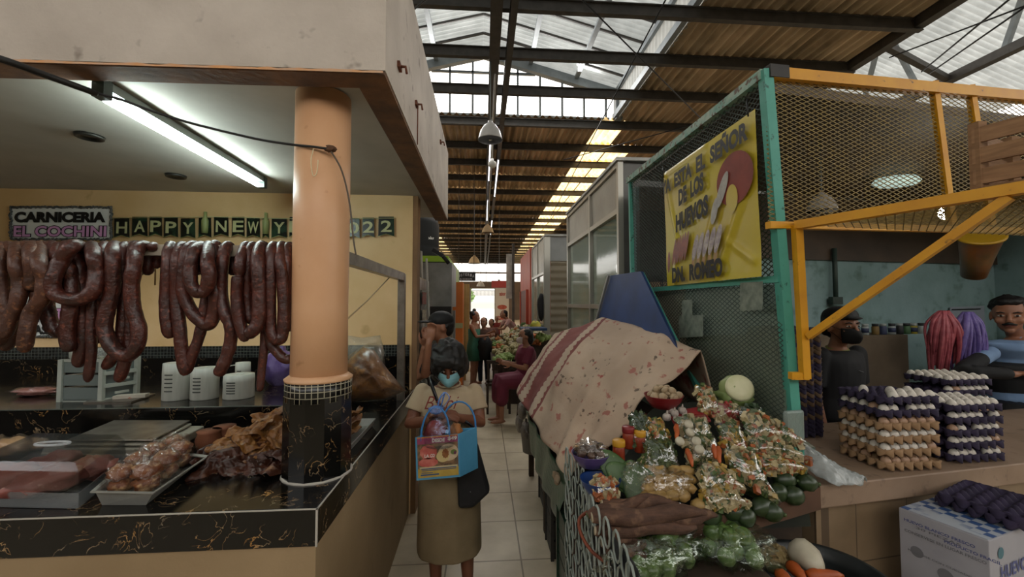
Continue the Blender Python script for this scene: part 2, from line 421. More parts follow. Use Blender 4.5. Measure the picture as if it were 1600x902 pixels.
struct('roof_truss_web', mb, m_beam2)
mb = MB(); y = -5.6
while y < 20: mb.bar((7.0, y, 7.3), (11, y, 8.78), .03, .05); y += .75
struct('east_rafters', mb, m_beam)
# bracing rods and wires under the roof
mb = MB()
for a, b in (((910, 0, 5.0), (1100, 190, 7.4)), ((1100, 190, 7.4), (880, 250, 9.5)), ((1040, 0, 5.0), (860, 340, 14)), ((640, 20, 4.4), (700, -30, 4)), ((1390, 90, 6.0), (1600, 10, 4.0)), ((1440, 112, 5.5), (1600, -20, 3.4)), ((1452, 115, 5.6), (1600, 12, 3.8))):
    mb.tube([aY(*a), aY(*b)], .011, 5)
struct('roof_wire', mb, m_black)

# ---- hall ends and sides (daylight comes in between them)
m_hallwall = mat('hall_wall', '#8b8375', '#776f61', scale=1.5)
mb = MB(); mb.box((-9, -6.2, 0), (17, -6, 4.7)); struct('wall_back_unseen', mb, m_hallwall)  # unseen wall, raised to hold back daylight from behind the camera
mb = MB(); mb.box((-9.2, -6, 0), (-9, 44, 4.6)); struct('wall_left', mb, m_hallwall)
mb = MB(); mb.box((17, -6, 0), (17.2, 44, 4.6)); struct('wall_right', mb, m_hallwall)
mb = MB(); mb.box((-9, YF, 0), (-1.35, YF + .2, 3.4)); mb.box((1.25, YF, 0), (17, YF + .2, 3.4)); mb.box((-9, YF, 3.4), (17, YF + .2, 4.1))
mb.box((-9, YF, 6.05), (17, YF + .2, 6.8)); mb.box((-9, YF + .05, 4.95), (17, YF + .12, 5.12)); struct('wall_far', mb, mat('far_wall', '#6c5a4c', '#5d4d40', scale=1))
mb = MB(); x = -8.8
while x < 17: mb.cbox((x, YF + .08, 5.1), (.05, .06, 2.0)); x += 1.3
struct('window_3', mb, m_beam2)
mb = MB(); mb.cbox((-1.35, YF, 1.7), (.09, .14, 3.4)); mb.cbox((1.25, YF, 1.7), (.09, .14, 3.4)); mb.cbox((-.05, YF, 3.36), (2.6, .14, .09)); mb.cbox((-.05, YF - .03, 3.1), (2.6, .05, .05))
for k in range(32): mb.cbox((-1.3 + k * .082, YF - .04, 2.85), (.04, .04, .55))
struct('door_1', mb, m_galv)
tr = MB()
for k in range(14): tr.ell((-3.2 + .13 * k, 56 + (k % 3), 2.2 + (k * 7 % 5) * .5), (.38, .38, .38), amp=.9, seed=k)
tr.tube([(-2.6, 56.5, 0), (-2.6, 56.5, 2.2)], .12, 8); o = tr.build('tree_foliage', mat('tree_green', '#8fae6a', '#6f9450', scale=4), origin=(-1, 56, 0)); o['kind'] = 'stuff'; tag(o, 'green tree foliage seen outside through the bright doorway', 'foliage')

# ================================================================== LEFT STALL (butcher)
WY = 3.43
mb = MB(); mb.box((-5, WY, 0), (-.585, WY + .14, 2.62)); struct('wall_stall', mb, m_cream)
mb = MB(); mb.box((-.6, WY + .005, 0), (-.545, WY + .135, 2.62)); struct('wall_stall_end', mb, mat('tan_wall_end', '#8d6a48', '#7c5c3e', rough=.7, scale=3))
mb = MB(); mb.box((-5, 1.66, 2.6), (-.5, 4.29, 2.72)); struct('ceiling', mb, m_ceil)
mb = MB(); mb.prism([(-.5, 1.55, 2.583), (-.372, 1.55, 2.583), (-.372, 4.3, 2.583), (-.5, 4.3, 2.583)], (0, 0, .70)); struct('canopy_beam_side', mb, m_white_wall)
mb = MB(); mb.prism([(-5, 1.62, 2.583), (-.372, 1.548, 2.583), (-.5, 1.66, 2.583), (-5, 1.74, 2.583)], (0, 0, 1.0)); struct('canopy_beam_front', mb, m_white_wall)
mb = MB()
def soffit(pts): 
    mb.prism([(x, y, 2.57) for x, y in pts], (0, 0, .0125))
soffit([(-5, 1.625), (-.50, 1.555), (-.50, 1.66), (-5, 1.735)]); soffit([(-.50, 1.553), (-.376, 1.553), (-.376, 4.295), (-.50, 4.295)])
struct('canopy_soffit_trim', mb, m_brownedge)
rnd = random.Random(5); mb = MB(); top = []; bot = []
N = 120
for i in range(N + 1):
    x = -5 + (5 - .38) * i / N; y = 1.62 - (x + 5) / 4.62 * .072 - .0015
    h = .006 + .02 * max(0, mn.noise(Vector((x * 2.3, 0, 3)))) + .006 * rnd.random()
    bot.append(Vector((x, y, 2.572))); top.append(Vector((x, y, 2.572 + h)))
mb.add(bot + top, [(i, i + 1, N + 2 + i, N + 1 + i) for i in range(N)])
struct('canopy_primer_line', mb, m_orange_edge)
mb = MB(); mb.box((-5, 1.7, 3.24), (-.38, 4.3, 3.3)); struct('canopy_light_stop', mb, m_white_wall)  # unseen slab added over the canopy to block light from above
# bracing hooks left on the fascia
for i, (px, py, Yy) in enumerate(((623, 104, 2.0), (650, 163, 2.75), (688, 222, 3.6))):
    p = aX(px, py, -.37)
    mb = MB(); mb.cbox(p, (.02, .05, .025)); mb.tube([p, p + Vector((.03, 0, .0)), p + Vector((.035, 0, -.03))], .006, 6)
    if i == 1: mb.tube([p + Vector((.01, 0, 0)), p + Vector((.008, .01, -.22))], .0035, 5)
    o = mb.build('wall_hook', mat('rusty_iron', '#7a4630', '#56301f', rough=.9, scale=30), origin=p)
    tag(o, ['rusty iron hook nearest the front corner of the white canopy fascia', 'rusty iron hook with a short wire hanging on the canopy fascia', 'small rusty hook near the far end of the canopy fascia'][i], 'hook')

# counters
CTX = -.567
mb = MB(); mb.prism([(-5, 1.475, .87), (CTX, 1.475, .87), (CTX, WY, .87), (-1.0, WY, .87), (-1.0, 2.34, .87), (-5, 2.34, .87)], (0, 0, .13))
o = struct('counter_slab', mb, m_marble); o['kind'] = 'structure'; bevel(o, .004)
mb = MB(); mb.bar((CTX + .001, 1.473, .872), (CTX + .001, 1.473, 1.0), .006, .006); mb.bar((-5, 1.473, .998), (CTX, 1.473, .998), .004, .004); mb.bar((CTX + .002, 1.47, .998), (CTX + .002, WY, .998), .004, .004)
struct('counter_grout_trim', mb, m_grout)
mb = MB(); mb.prism([(-5, 1.482, 0), (CTX - .004, 1.482, 0), (CTX - .03, WY, 0), (-5, WY, 0)], (0, 0, .87)); struct('counter_base', mb, m_lowcream)
mb = MB(); mb.box((-5, 2.33, .9), (-.93, WY, 1.15)); struct('back_counter', mb, m_marble)
mb = MB(); mb.bar((-5, 2.327, 1.148), (-.93, 2.327, 1.148), .005, .005); struct('back_counter_edge', mb, mat('chrome_edge', '#8f9a94', rough=.2, metal=.7))
zb = aY(300, 541, WY).z; zb2 = aY(300, 559, WY).z
mb = MB(); mb.box((-5, WY - .02, 1.0), (-.6, WY - .001, zb2)); struct('wall_splashback', mb, m_marble)
m_mos = gridmat('black_mosaic', '#121414', '#555955', .024, 0, .024, lw=.14, rough=.2, c2='#2c3030', scale=40)
mb = MB(); mb.box((-5, WY - .022, zb2), (-.6, WY - .001, zb)); struct('wall_mosaic_strip', mb, m_mos)

# column
pl = aY(456, 600, 1.79); pr = aY(541, 600, 1.79); ccx = (pl.x + pr.x) / 2; ccy = 1.79; crad = (pr.x - pl.x) / 2
zt1 = aY(495, 625, ccy - .13).z; zt2 = aY(495, 600, ccy - .13).z
co = MB(); co.lathe([(crad, zt2), (crad * .985, zt2 + .3), (crad, 2.0), (crad * .99, 2.59)], (ccx, ccy, 0), 40)
co.lathe([(.130, zt2 - .005), (.133, zt2 + .004), (crad, zt2 + .02)], (ccx, ccy, 0), 40)
struct('pillar', co, m_peach)
m_mosr, nt, b = newmat('round_mosaic')
t = nt.nodes.new('ShaderNodeTexCoord'); s = nt.nodes.new('ShaderNodeSeparateXYZ'); nt.links.new(t.outputs['Object'], s.inputs[0])
at = nt.nodes.new('ShaderNodeMath'); at.operation = 'ARCTAN2'; nt.links.new(s.outputs[0], at.inputs[0]); nt.links.new(s.outputs[1], at.inputs[1])
accs = []
for src, k in ((at.outputs[0], 36 / (2 * math.pi)), (s.outputs[2], 1 / .0235)):
    d = nt.nodes.new('ShaderNodeMath'); d.operation = 'MULTIPLY_ADD'; nt.links.new(src, d.inputs[0]); d.inputs[1].default_value = k; d.inputs[2].default_value = 50
    f = nt.nodes.new('ShaderNodeMath'); f.operation = 'FRACT'; nt.links.new(d.outputs[0], f.inputs[0])
    q = nt.nodes.new('ShaderNodeMath'); q.operation = 'LESS_THAN'; nt.links.new(f.outputs[0], q.inputs[0]); q.inputs[1].default_value = .16; accs.append(q.outputs[0])
mx = nt.nodes.new('ShaderNodeMath'); mx.operation = 'MAXIMUM'; nt.links.new(accs[0], mx.inputs[0]); nt.links.new(accs[1], mx.inputs[1])
nt.links.new(mixc(nt, mx.outputs[0], hx('#101111'), hx('#a09a86')), b.inputs['Base Color']); b.inputs['Roughness'].default_value = .25
mb = MB(); mb.lathe([(.130, -.02), (.130, zt2 - zt1)], (0, 0, 0), 36); o = mb.build('pillar_mosaic_trim', m_mosr); o.location = (ccx, ccy, zt1); o['kind'] = 'structure'
mb = MB(); mb.lathe([(.133, 1.0), (.133, zt1)], (ccx, ccy, 0), 12, smooth=False, rot=Euler((0, 0, 0))); struct('pillar_marble_cladding', mb, m_marble)
mb = MB(); mb.lathe([(.1385, 1.0), (.134, 1.006), (.132, 1.007)], (ccx, ccy, 0), 24); struct('pillar_grout_trim', mb, m_grout)

# ================================================================== RIGHT STALL (eggs)
EA = Vector((1.47, 1.73, 0)); EDIR = Vector((1.231, .172, 0)).normalized(); EN = Vector((-EDIR.y, EDIR.x, 0))
def E(u, v, z): return EA + EDIR * u + EN * v + Vector((0, 0, z))        # stall axes: u along the front, v inwards
m_pinkslab = mat('pinkish_cement_slab', '#9c8470', '#8a735f', rough=.55, scale=4, c3='#6b594b', s3=14, lo3=.6, hi3=.75)
m_tile2 = gridmat('stall_front_tiles', '#8f795f', '#5c4c3b', .30, .30, .30, lw=.02, rough=.5, c2='#7c6850', scale=4, off=(3.07, 3, 3.1))
mb = MB(); mb.prism([E(0, 0, .80), E(4.2, 0, .80), E(4.2, .78, .80), E(0, .78, .80)], (0, 0, .10)); o = struct('egg_counter', mb, m_pinkslab); bevel(o, .006)
mb = MB(); mb.prism([E(.05, .06, 0), E(4.2, .06, 0), E(4.2, .7, 0), E(.05, .7, 0)], (0, 0, .80)); struct('egg_counter_base', mb, m_tile2)
m_teal = mat('teal_chipped_paint', '#4f9c8c', '#43907f', rough=.5, scale=5, c3='#2c5a50', s3=30, lo3=.64, hi3=.72)
m_tealr = mat('teal_worn_paint', '#5f9784', '#9fb3a0', rough=.6, scale=16, c3='#5d4a38', s3=24, lo3=.55, hi3=.62)
m_yel = mat('ochre_yellow_paint', '#d2960f', '#c4860c', rough=.5, scale=7, c3='#6b4a20', s3=28, lo3=.66, hi3=.74)
PT = aY(1196, 116, 1.69); PB = aY(1243, 694, 1.74)
FT = aX(985, 281, 1.22); 
TR = aP(1640, 156, PT, EN)      # far right end of the top rail
st = thing('egg_stall_frame', (PB.x, PB.y, 0), 'teal and yellow welded frame with wire mesh around the egg stall', 'stall frame')
mb = MB(); mb.bar(PT + (PT - PB) * .01, PB - (PT - PB) * .03, .042, .042, up=(0, 1, 0)); mb.build('corner_post', m_teal, st, label='teal corner post')
mb = MB(); mb.bar(PT, FT + (FT - PT) * .02, .05, .045); mb.build('top_rail', m_tealr, st, label='chipped teal top rail')
BL = aX(1018, 453, PT.x + .03); BR = aY(1221, 436, 1.71); 
mb = MB(); mb.bar(BL, BR, .035, .03); mb.bar(BL, BL + (BL - BR) * .35, .035, .03); mb.build('middle_rail', m_teal, st, label='teal middle rail')
mb = MB(); mb.bar(FT, Vector((FT.x + .02, FT.y, .3)), .03, .03, up=(0, 1, 0)); mb.build('back_post', m_teal, st, label='thin teal back post')
mb = MB(); q1 = aX(1003, 428, 1.2); q2 = aX(1102, 628, 1.2); mb.bar(q1, q2, .028, .028); mb.build('brace', m_teal, st, label='slanting teal brace')
mb = MB(); mb.bar(PT + Vector((.02, 0, 0)), TR, .045, .05); mb.build('top_rail', m_yel, st, label='yellow top rail')
mb = MB(); mb.bar(PT + Vector((.0, -.004, .004)), PT + (TR - PT) * .055 + Vector((0, -.004, .004)), .05, .056); mb.build('joint_plate', m_dark, st, label='dark rusty joint')
LL = aP(1200, 352, PT, EN); LR = aP(1640, 362, PT, EN)
mb = MB(); mb.bar(LL, LR, .03, .03); mb.build('lintel', m_yel, st, label='yellow lintel')
yl1 = aP(1245, 352, PT - EN * .03, EN); yl2 = aP(1258, 592, PT - EN * .03, EN)
mb = MB(); mb.bar(yl1, yl2, .033, .03, up=(0, 1, 0)); mb.bar(yl2 + Vector((.01, 0, .012)), yl2 + Vector((-.06, .01, .012)), .03, .03); mb.build('hanging_bar', m_yel, st, label='yellow upright below the awning')
for a, b in (((1458, 128), (1487, 352)), ((1515, 134), (1548, 352))):
    mb = MB(); mb.bar(aP(*a, PT, EN), aP(*b, PT, EN), .028, .028, up=(0, 1, 0)); mb.build('upright', m_yel, st)
# wire mesh: real crossing strands
m_wy = mat('yellow_mesh_wire', '#8a7232', '#6d5a2c', rough=.6, scale=20); m_wd = mat('dark_mesh_wire', '#39483f', '#2c3630', rough=.6, scale=20)
def lattice(a, b, c, d, nu, nv, w, m, name, parent, slope=1.0, label=None):
    """a lower left, b lower right, c upper right, d upper left; strands both ways in the (u, v) square"""
    a, b, c, d = map(Vector, (a, b, c, d)); P = lambda u, v: (a * (1 - u) + b * u) * (1 - v) + (d * (1 - u) + c * u) * v
    nrm = (b - a).cross(d - a).normalized(); mb = MB(); L = nv / nu * slope if nu else 1
    k = nu; span = nv / nu            # one strand climbs the whole height over 'span' of u
    n = int(nu * (1 + span)) + 1
    for sg in (0, 1):
        for i in range(-int(nu * span) - 1, nu + 1):
            u0 = i / nu; u1 = u0 + span; v0, v1 = 0.0, 1.0
            if u0 < 0: v0 = -u0 / span; u0 = 0
            if u1 > 1: v1 = (1 - i / nu) / span; u1 = 1
            if v1 - v0 < .01 or v0 >= 1 or v1 <= 0: continue
            p, q = (P(u0, v0), P(u1, v1)) if sg == 0 else (P(1 - u0, v0), P(1 - u1, v1))
            mb.bar(p + nrm * (.001 if sg else 0), q + nrm * (.001 if sg else 0), w, w * .7, up=nrm)
    return mb.build(name, m, parent, label=label)
lattice(LL, aP(1640, 362, PT, EN), TR, PT, 36, 34, .0034, m_wy, 'front_mesh', st, label='yellowish wire mesh panel')
SX = PT.x + .02
sa = Vector((PB.x + .02, PB.y, PB.z + .0)); 
lattice(aX(985, 470, SX), aY(1222, 436, 1.70), PT, FT, 42, 38, .0038, m_wd, 'side_mesh', st, label='dark wire mesh behind the banner')
lattice(Vector((1.27, 3.3, 1.0)), Vector((1.33, 1.74, 1.0)), BR, BL + (BL - BR) * .35, 42, 36, .003, m_wd, 'lower_side_mesh', st)
# awning: side arm, brace and a mesh leaf swung out over the customers
AE = aZ(1625, 288, (LL.z)); AL = aZ(1625, 288, LL.z)
arm0 = yl1 + Vector((0, 0, .0)); arm1 = aZ(1615, 291, arm0.z + .0)
aw = thing('mesh_awning', arm0, 'yellow framed mesh awning swung out over the egg counter with a slanting brace', 'awning')
mb = MB(); mb.bar(arm0, arm1, .04, .035); mb.build('side_arm', m_yel, aw)
mb = MB(); br0 = aP(1263, 526, PT - EN * .05, EN); mb.bar(br0, arm0 + (arm1 - arm0) * .93 - Vector((0, 0, .02)), .026, .026); mb.build('brace', m_yel, aw)
far0 = arm1 + EDIR * 1.6; far1 = arm0 + EDIR * 1.9
mb = MB(); mb.bar(arm1, far0, .04, .035); mb.build('front_rail', m_yel, aw)
lattice(arm1, far0, far1, arm0 + EDIR * .03, 40, 22, .0032, m_wy, 'mesh_leaf', aw)
# interior of the egg stall
mb = MB(); mb.prism([E(.12, 1.69, 2.12), E(4.4, 1.69, 2.12), E(4.4, 1.715, 2.12), E(.12, 1.715, 2.12)], (0, 0, .6)); struct('wall_upper_board', mb, mat('dark_board_ceiling', '#4a3b2c', '#382c20', scale=3))
m_tealwall = mat('teal_grey_plaster', '#80989a', '#6d8684', rough=.9, scale=2.5, c3='#4a5f58', s3=5, lo3=.55, hi3=.75, bump=.3, bscale=40)
mb = MB(); mb.prism([E(.09, 1.72, 0), E(4.5, 1.72, 0), E(4.5, 1.85, 0), E(.11, 1.85, 0)], (0, 0, 2.72)); struct('wall_egg_stall', mb, m_tealwall)
mb = MB(); mb.prism([Vector((1.32, 1.86, 2.735)), E(4.5, .16, 2.735), E(4.5, 1.85, 2.735), Vector((1.30, 3.3, 2.735))], (0, 0, .05)); struct('ceiling_egg_stall', mb, mat('dark_board_ceiling', '#4a3b2c', '#382c20', scale=3))
mb = MB(); mb.prism([E(4.3, .0, 0), E(4.4, .0, 0), E(4.4, 1.8, 0), E(4.3, 1.8, 0)], (0, 0, 2.8)); struct('wall_egg_side', mb, m_tealwall)
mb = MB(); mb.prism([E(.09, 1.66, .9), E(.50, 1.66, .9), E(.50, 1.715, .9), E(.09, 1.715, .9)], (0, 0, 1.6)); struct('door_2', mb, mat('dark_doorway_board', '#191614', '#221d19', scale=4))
bw = MB(); bw.prism([E(.1, 1.52, .86), E(.42, 1.52, .86), E(.42, 1.58, .86), E(.1, 1.58, .86)], (0, 0, 1.02))
o = bw.build('plywood_sheet', mat('beige_board', '#8c7663', '#7d6855', rough=.8, scale=3), origin=E(.07, 1.45, 0)); tag(o, 'tall plain beige board standing behind the yellow upright in the egg stall', 'board')
mb = MB(); mb.prism([E(.52, 1.4, 0), E(2.6, 1.4, 0), E(2.6, 1.7, 0), E(.52, 1.7, 0)], (0, 0, 1.42)); struct('wall_ledge', mb, mat('brown_cement_ledge', '#6f6150', '#5d5142', rough=.9, scale=3, bump=.3))
# lower side panel: dusty glass of the stall along the aisle
m_dglass = film('dusty_glass', '#98a390', .62, .35, .1, 8)
mb = MB(); mb.prism([(1.30, 3.3, .9), (1.335, 1.76, .9), tuple(BR + Vector((.03, 0, -.02))), tuple(BL + (BL - BR) * .35 + Vector((.03, 0, -.02)))], (.006, 0, 0)); struct('window_2', mb, m_dglass)
mb = MB(); mb.prism([(1.45, 2.03, 0), (1.32, 2.03, 0), (1.30, 3.45, 0), (1.45, 3.45, 0)], (0, 0, .85)); struct('wall_stall_plinth', mb, m_dark)

# ================================================================== LIGHTS THE PLACE HAS
area('daylight_through_gable', (0, 9.6, 7.1), (R(-62), 0, 0), 5.5, 1.0, 200, (1, .98, .95))
# ================================================================== LEFT STALL CONTENTS
rnd = random.Random(11)
# fluorescent strip on the ceiling
f0 = aZ(166, 155, 2.53); f1 = aZ(404, 289, 2.53)
t = thing('strip_light', (f0 + f1) / 2, 'glowing white fluorescent strip light slanting across the ceiling of the butcher stall', 'light')
mb = MB(); mb.bar(f0 + Vector((.012, -.02, .045)), f1 + Vector((.012, .02, .045)), .03, .035); mb.build('housing', mat('grey_housing', '#7f8582', rough=.5), t)
mb = MB(); mb.tube([f0, f1], .016, 12); mb.build('tube', emat('cool_white_glow', '#e9fbf6', 40), t, label='glowing white glass tube')
for q, d in ((f0, -1), (f1, 1)):
    mb = MB(); mb.cbox(q + Vector((.01, .03 * d, .025)), (.045, .04, .075)); mb.build('end_cap', mat('dark_end_cap', '#35403c', rough=.5), t)
# cables
def cable(name, pts, r, label, m=None, seg=6):
    P = []; 
    for i in range(len(pts) - 1):
        for k in range(6):
            u = k / 6; a = pts[max(i - 1, 0)]; b = pts[i]; c = pts[i + 1]; d = pts[min(i + 2, len(pts) - 1)]
            P.append(.5 * ((2 * b) + (c - a) * u + (2 * a - 5 * b + 4 * c - d) * u * u + (3 * b - a - 3 * c + d) * u ** 3))
    P.append(pts[-1]); mb = MB(); mb.tube(P, r, seg); o = mb.build(name, m or m_black, origin=pts[0]); tag(o, label, 'cable'); return o
cable('power_cable', [aY(-60, 78, 1.30), aY(0, 92, 1.32), aY(70, 117, 1.42), aY(125, 137, 1.5), aY(150, 146, 1.55)], .011, 'thick black power cable coming in from the side to the strip light')
cable('power_cable', [aY(150, 146, 1.56), aY(187, 155, 1.57), aY(233, 172, 1.60), aY(300, 193, 1.64), aY(400, 217, 1.67), aY(456, 226, 1.69), aY(485, 229, 1.667), aY(516, 233, 1.665)], .005, 'thin dark cable sagging from the strip light to the peach pillar')
cable('hanging_wire', [aY(514, 232, 1.663), aY(532, 262, 1.69), aY(543, 300, 1.72), aY(549, 340, 1.72), aY(552, 372, 1.72), aY(556, 398, 1.73)], .0035, 'thin wire hanging down beside the peach pillar', mat('dull_wire', '#5d5146'))
cable('hanging_wire', [aY(490, 232, 1.664), aY(486, 252, 1.663), aY(489, 274, 1.663), aY(495, 270, 1.662), aY(497, 250, 1.662)], .002, 'small loop of pale wire hooked on the front of the peach pillar', mat('pale_wire', '#d9c9a0'))
mb = MB(); kp = aY(517, 233, 1.67); mb.ell(kp, (.022, .015, .014), amp=.6, seed=2); o = mb.build('cable_knot', mat('brown_tape', '#5b3f2b', rough=.9), origin=kp); tag(o, 'brown taped cable joint fixed on the front of the peach pillar', 'tape')
for i, (px, py) in enumerate(((140, 213), (275, 275))):
    p = aZ(px, py, 2.595)
    t = thing('recessed_light', p, ['unlit round recessed ceiling light in the middle of the butcher stall ceiling', 'unlit round recessed ceiling light close to the cream back wall'][i], 'light')
    mb = MB(); mb.lathe([(.035, .004), (.05, -.012), (.058, -.012), (.062, .004)], p, 24); mb.build('ring', mat('dark_bronze', '#3b3a36', rough=.4, metal=.6), t)
    mb = MB(); mb.lathe([(.0, .003), (.034, .003)], p, 20); mb.build('lamp_glass', mat('grey_glass', '#6d6c66', rough=.2), t)

# signs on the wall
SY = WY - .012
def wallpoly(mb, pts, Y, th=.006, mi=0): mb.prism([aY(px, py, Y) for px, py in pts], (0, th, 0), mi)
m_signw = mat('sign_white', '#e6e9e8', rough=.7); m_blk = mat('sign_black', '#0d0c0c', rough=.6); m_pk = mat('sign_pink', '#d9a0d4', rough=.6); m_fringe = mat('grey_fringe', '#6d6e6c', '#4c4c4c', rough=.9, scale=60)
def letters(s, px0, py0, px1, py1, Y, m, parent, bold=.03, ydir=(0, 0, 1), **k):
    a = aY(px0, py1, Y); b = aY(px1, py1, Y); c = aY(px0, py0, Y); x = (b - a); 
    return text(s, a, x.normalized(), Vector(ydir), x.length, (c - a).length, m, parent, bold=bold, **k)
for i, (x0, y0, x1, y1, lines) in enumerate(((17, 325, 173, 374, (('CARNICERIA', 22, 331, 165, 348, m_blk, .06), ('EL COCHINI', 21, 353, 166, 370, m_pk, .06))),
                                 (2, 440, 128, 526, (('EL COCHINITO', 6, 482, 108, 503, m_pk, .06), ('LA CASA', 20, 508, 84, 523, m_blk, .05))))):
    p = aY((x0 + x1) / 2, y1, SY)
    t = thing('wall_sign', p, ['white butcher sign with black and pink letters and grey fringe high on the cream wall', 'lower white sign with pink and black letters mostly hidden behind the hanging sausages'][i], 'sign')
    mb = MB(); wallpoly(mb, [(x0, y1), (x1, y1), (x1, y0), (x0, y0)], SY); mb.build('board', m_signw, t)
    mb = MB(); a, b, c, d = [aY(*q, SY - .004) for q in ((x0, y1), (x1, y1), (x1, y0 - 1), (x0, y0 - 1))]
    pts = []
    for s0, s1 in ((a, b), (b, c), (c, d), (d, a)):
        n = int((s1 - s0).length / .008); pts += [s0 + (s1 - s0) * k / n + Vector((rnd.uniform(-1, 1), rnd.uniform(-1, 1), rnd.uniform(-1, 1))) * .006 for k in range(n)]
    mb.tube(pts, .009, 5, closed=True); mb.build('fringe', m_fringe, t)
    for s_, lx0, ly0, lx1, ly1, lm, bo in lines:
        if lm is m_pk:
            letters(s_, lx0 - 1, ly0 - 1, lx1 + 1, ly1 + 1, SY - .004, m_blk, t, bold=.085)
            letters(s_, lx0, ly0, lx1, ly1, SY - .007, m_pk, t, bold=.03)
        else: letters(s_, lx0, ly0, lx1, ly1, SY - .005, lm, t, bold=bo)
# pennant banner
BYY = WY - .02
ban = thing('party_banner', aY(380, 372, BYY), 'green and black party banner of lettered pennants strung along the cream wall', 'banner')
m_pen = mat('dark_green_card', '#0c120e', '#24402c', rough=.25, scale=7, lo=.5, hi=.66); m_gold = mat('pale_gold_ink', '#b8b98a', rough=.4); m_pb = mat('gold_border', '#8f9a63', rough=.4)
cards = [('H', 177, 203), ('A', 205, 231), ('P', 232, 254), ('P', 255, 279), ('Y', 281, 306), ('*', 309, 331), ('N', 333, 358), ('E', 361, 383), ('W', 384, 407), ('*', 409, 421), ('Y', 423, 449), ('E', 451, 470), ('A', 472, 492), ('R', 494, 516), ('2', 518, 540), ('0', 542, 563), ('2', 565, 586), ('2', 590, 617)]
for ch, x0, x1 in cards:
    sag = 1.5 * math.sin(x0 * .05); y0 = 340 + sag; y1 = 371 + sag; xm = (x0 + x1) / 2
    mb = MB(); wallpoly(mb, [(x0 + 1, y1), (xm, y1 - 4), (x1 - 1, y1), (x1 - 1.5, y0), (x0 + 1.5, y0)], BYY, .003); c = mb.build('pennant', m_pen, ban)
    mb = MB(); P = [aY(*q, BYY - .002) for q in ((x0, y1), (xm, y1 - 4), (x1, y1))]; mb.bar(P[0], P[1], .006, .003); mb.bar(P[1], P[2], .006, .003); mb.build('pennant_border', m_pb, c)
    if ch != '*': letters(ch, xm - 8.5, y0 + 6, xm + 8.5, y0 + 24, BYY - .003, m_gold, c, bold=.02)
    else:
        mb = MB(); q = aY(xm, y0 + 24, BYY - .006); mb.lathe([(.022, 0), (.026, .1), (.012, .13), (.012, .17)], q, 10); mb.build('bottle_picture', m_pb, c)
mb = MB(); mb.tube([aY(175, 341, BYY - .002), aY(330, 339, BYY - .002), aY(450, 342, BYY - .002), aY(618, 341, BYY - .002)], .003, 5); mb.build('string', m_gold, ban)

# sausage rail and side rail
SBY = 1.79
rz = aY(230, 391, SBY).z
mb = MB(); mb.cbox(((-5 - .80) / 2, SBY, rz), (4.2 - .07, .022, .045)); o = mb.build('hanging_rail', mat('pale_rail', '#b5aa98', '#9c9180', rough=.4, metal=.2), origin=(-2.9, SBY, rz)); tag(o, 'square steel rail carrying the hanging sausages, fixed to the peach pillar', 'rail')
ra = aX(541, 404, -.62); rb = aX(628, 433, -.60); pb = Vector((rb.x, rb.y, 1.0))
t = thing('side_rail', pb, 'steel rail and upright standing on the side counter beyond the pillar', 'rail')
mb = MB(); mb.bar(Vector((ra.x, ra.y - .1, ra.z)), rb, .045, .055); mb.build('crossbar', m_steel, t)
mb = MB(); mb.bar(rb + Vector((0, 0, .02)), pb, .05, .05, up=(0, 1, 0)); mb.build('upright', m_steel, t)
mb = MB(); mb.tube([aX(611, 431, -.62), aX(575, 466, -.62) + Vector((0, 0, -.01)), aX(541, 500, -.63)], .004, 5); mb.build('string', mat('twine', '#b89f78'), t)

# ---- strings of sausage
m_saus = mat('dark_red_sausage', '#4c2016', '#2e120c', rough=.42, scale=14, c3='#7a4030', s3=60, lo3=.55, hi3=.75, bump=.5, bscale=55, coat=.15)
m_saus2 = mat('dry_brown_sausage', '#553020', '#3a1d10', rough=.5, scale=12, c3='#8a5a3a', s3=60, lo3=.55, hi3=.75, bump=.5, bscale=50, coat=.1)
bx = lambda px: aY(px, 388, SBY).x
bz = lambda px, py: aY(px, py, SBY).z
def spline(pts, sub=7):
    P = []
    for i in range(len(pts) - 1):
        a = pts[max(i - 1, 0)]; b = pts[i]; c = pts[i + 1]; d = pts[min(i + 2, len(pts) - 1)]
        for k in range(sub):
            u = k / sub; P.append(.5 * ((2 * b) + (c - a) * u + (2 * a - 5 * b + 4 * c - d) * u * u + (3 * b - a - 3 * c + d) * u ** 3))
    P.append(pts[-1]); return P
def sausage(path, rpx, label, group, m=None, ties=()):
    """path: (px, py, side) with side -1 in front of the rail, 1 behind it, 0 over it"""
    pts = []
    for px, py, sd in path:
        Y = SBY + sd * (.042 + .006 * rnd.random()) + rnd.uniform(-.004, .004)
        pts.append(aY(px, py, Y))
    P = spline(pts); r0 = rpx * .83 / 358.0; n = len(P)
    rs = []
    for i in range(n):
        r = r0 * (1 + .10 * mn.noise(Vector((i * .35, rpx, path[0][0]))) )
        e = min(i, n - 1 - i)
        if e < 3: r *= (.35, .75, .92)[e]
        for tt in ties:
            dd = abs(i / n - tt) * n
            if dd < 2: r *= .62 + .19 * dd
        rs.append(r)
    mb = MB(); mb.tube(P, rs, 12); o = mb.build('sausage', m or m_saus, origin=(pts[0].x, pts[0].y, rz))
    tag(o, label, 'sausage', group); return o

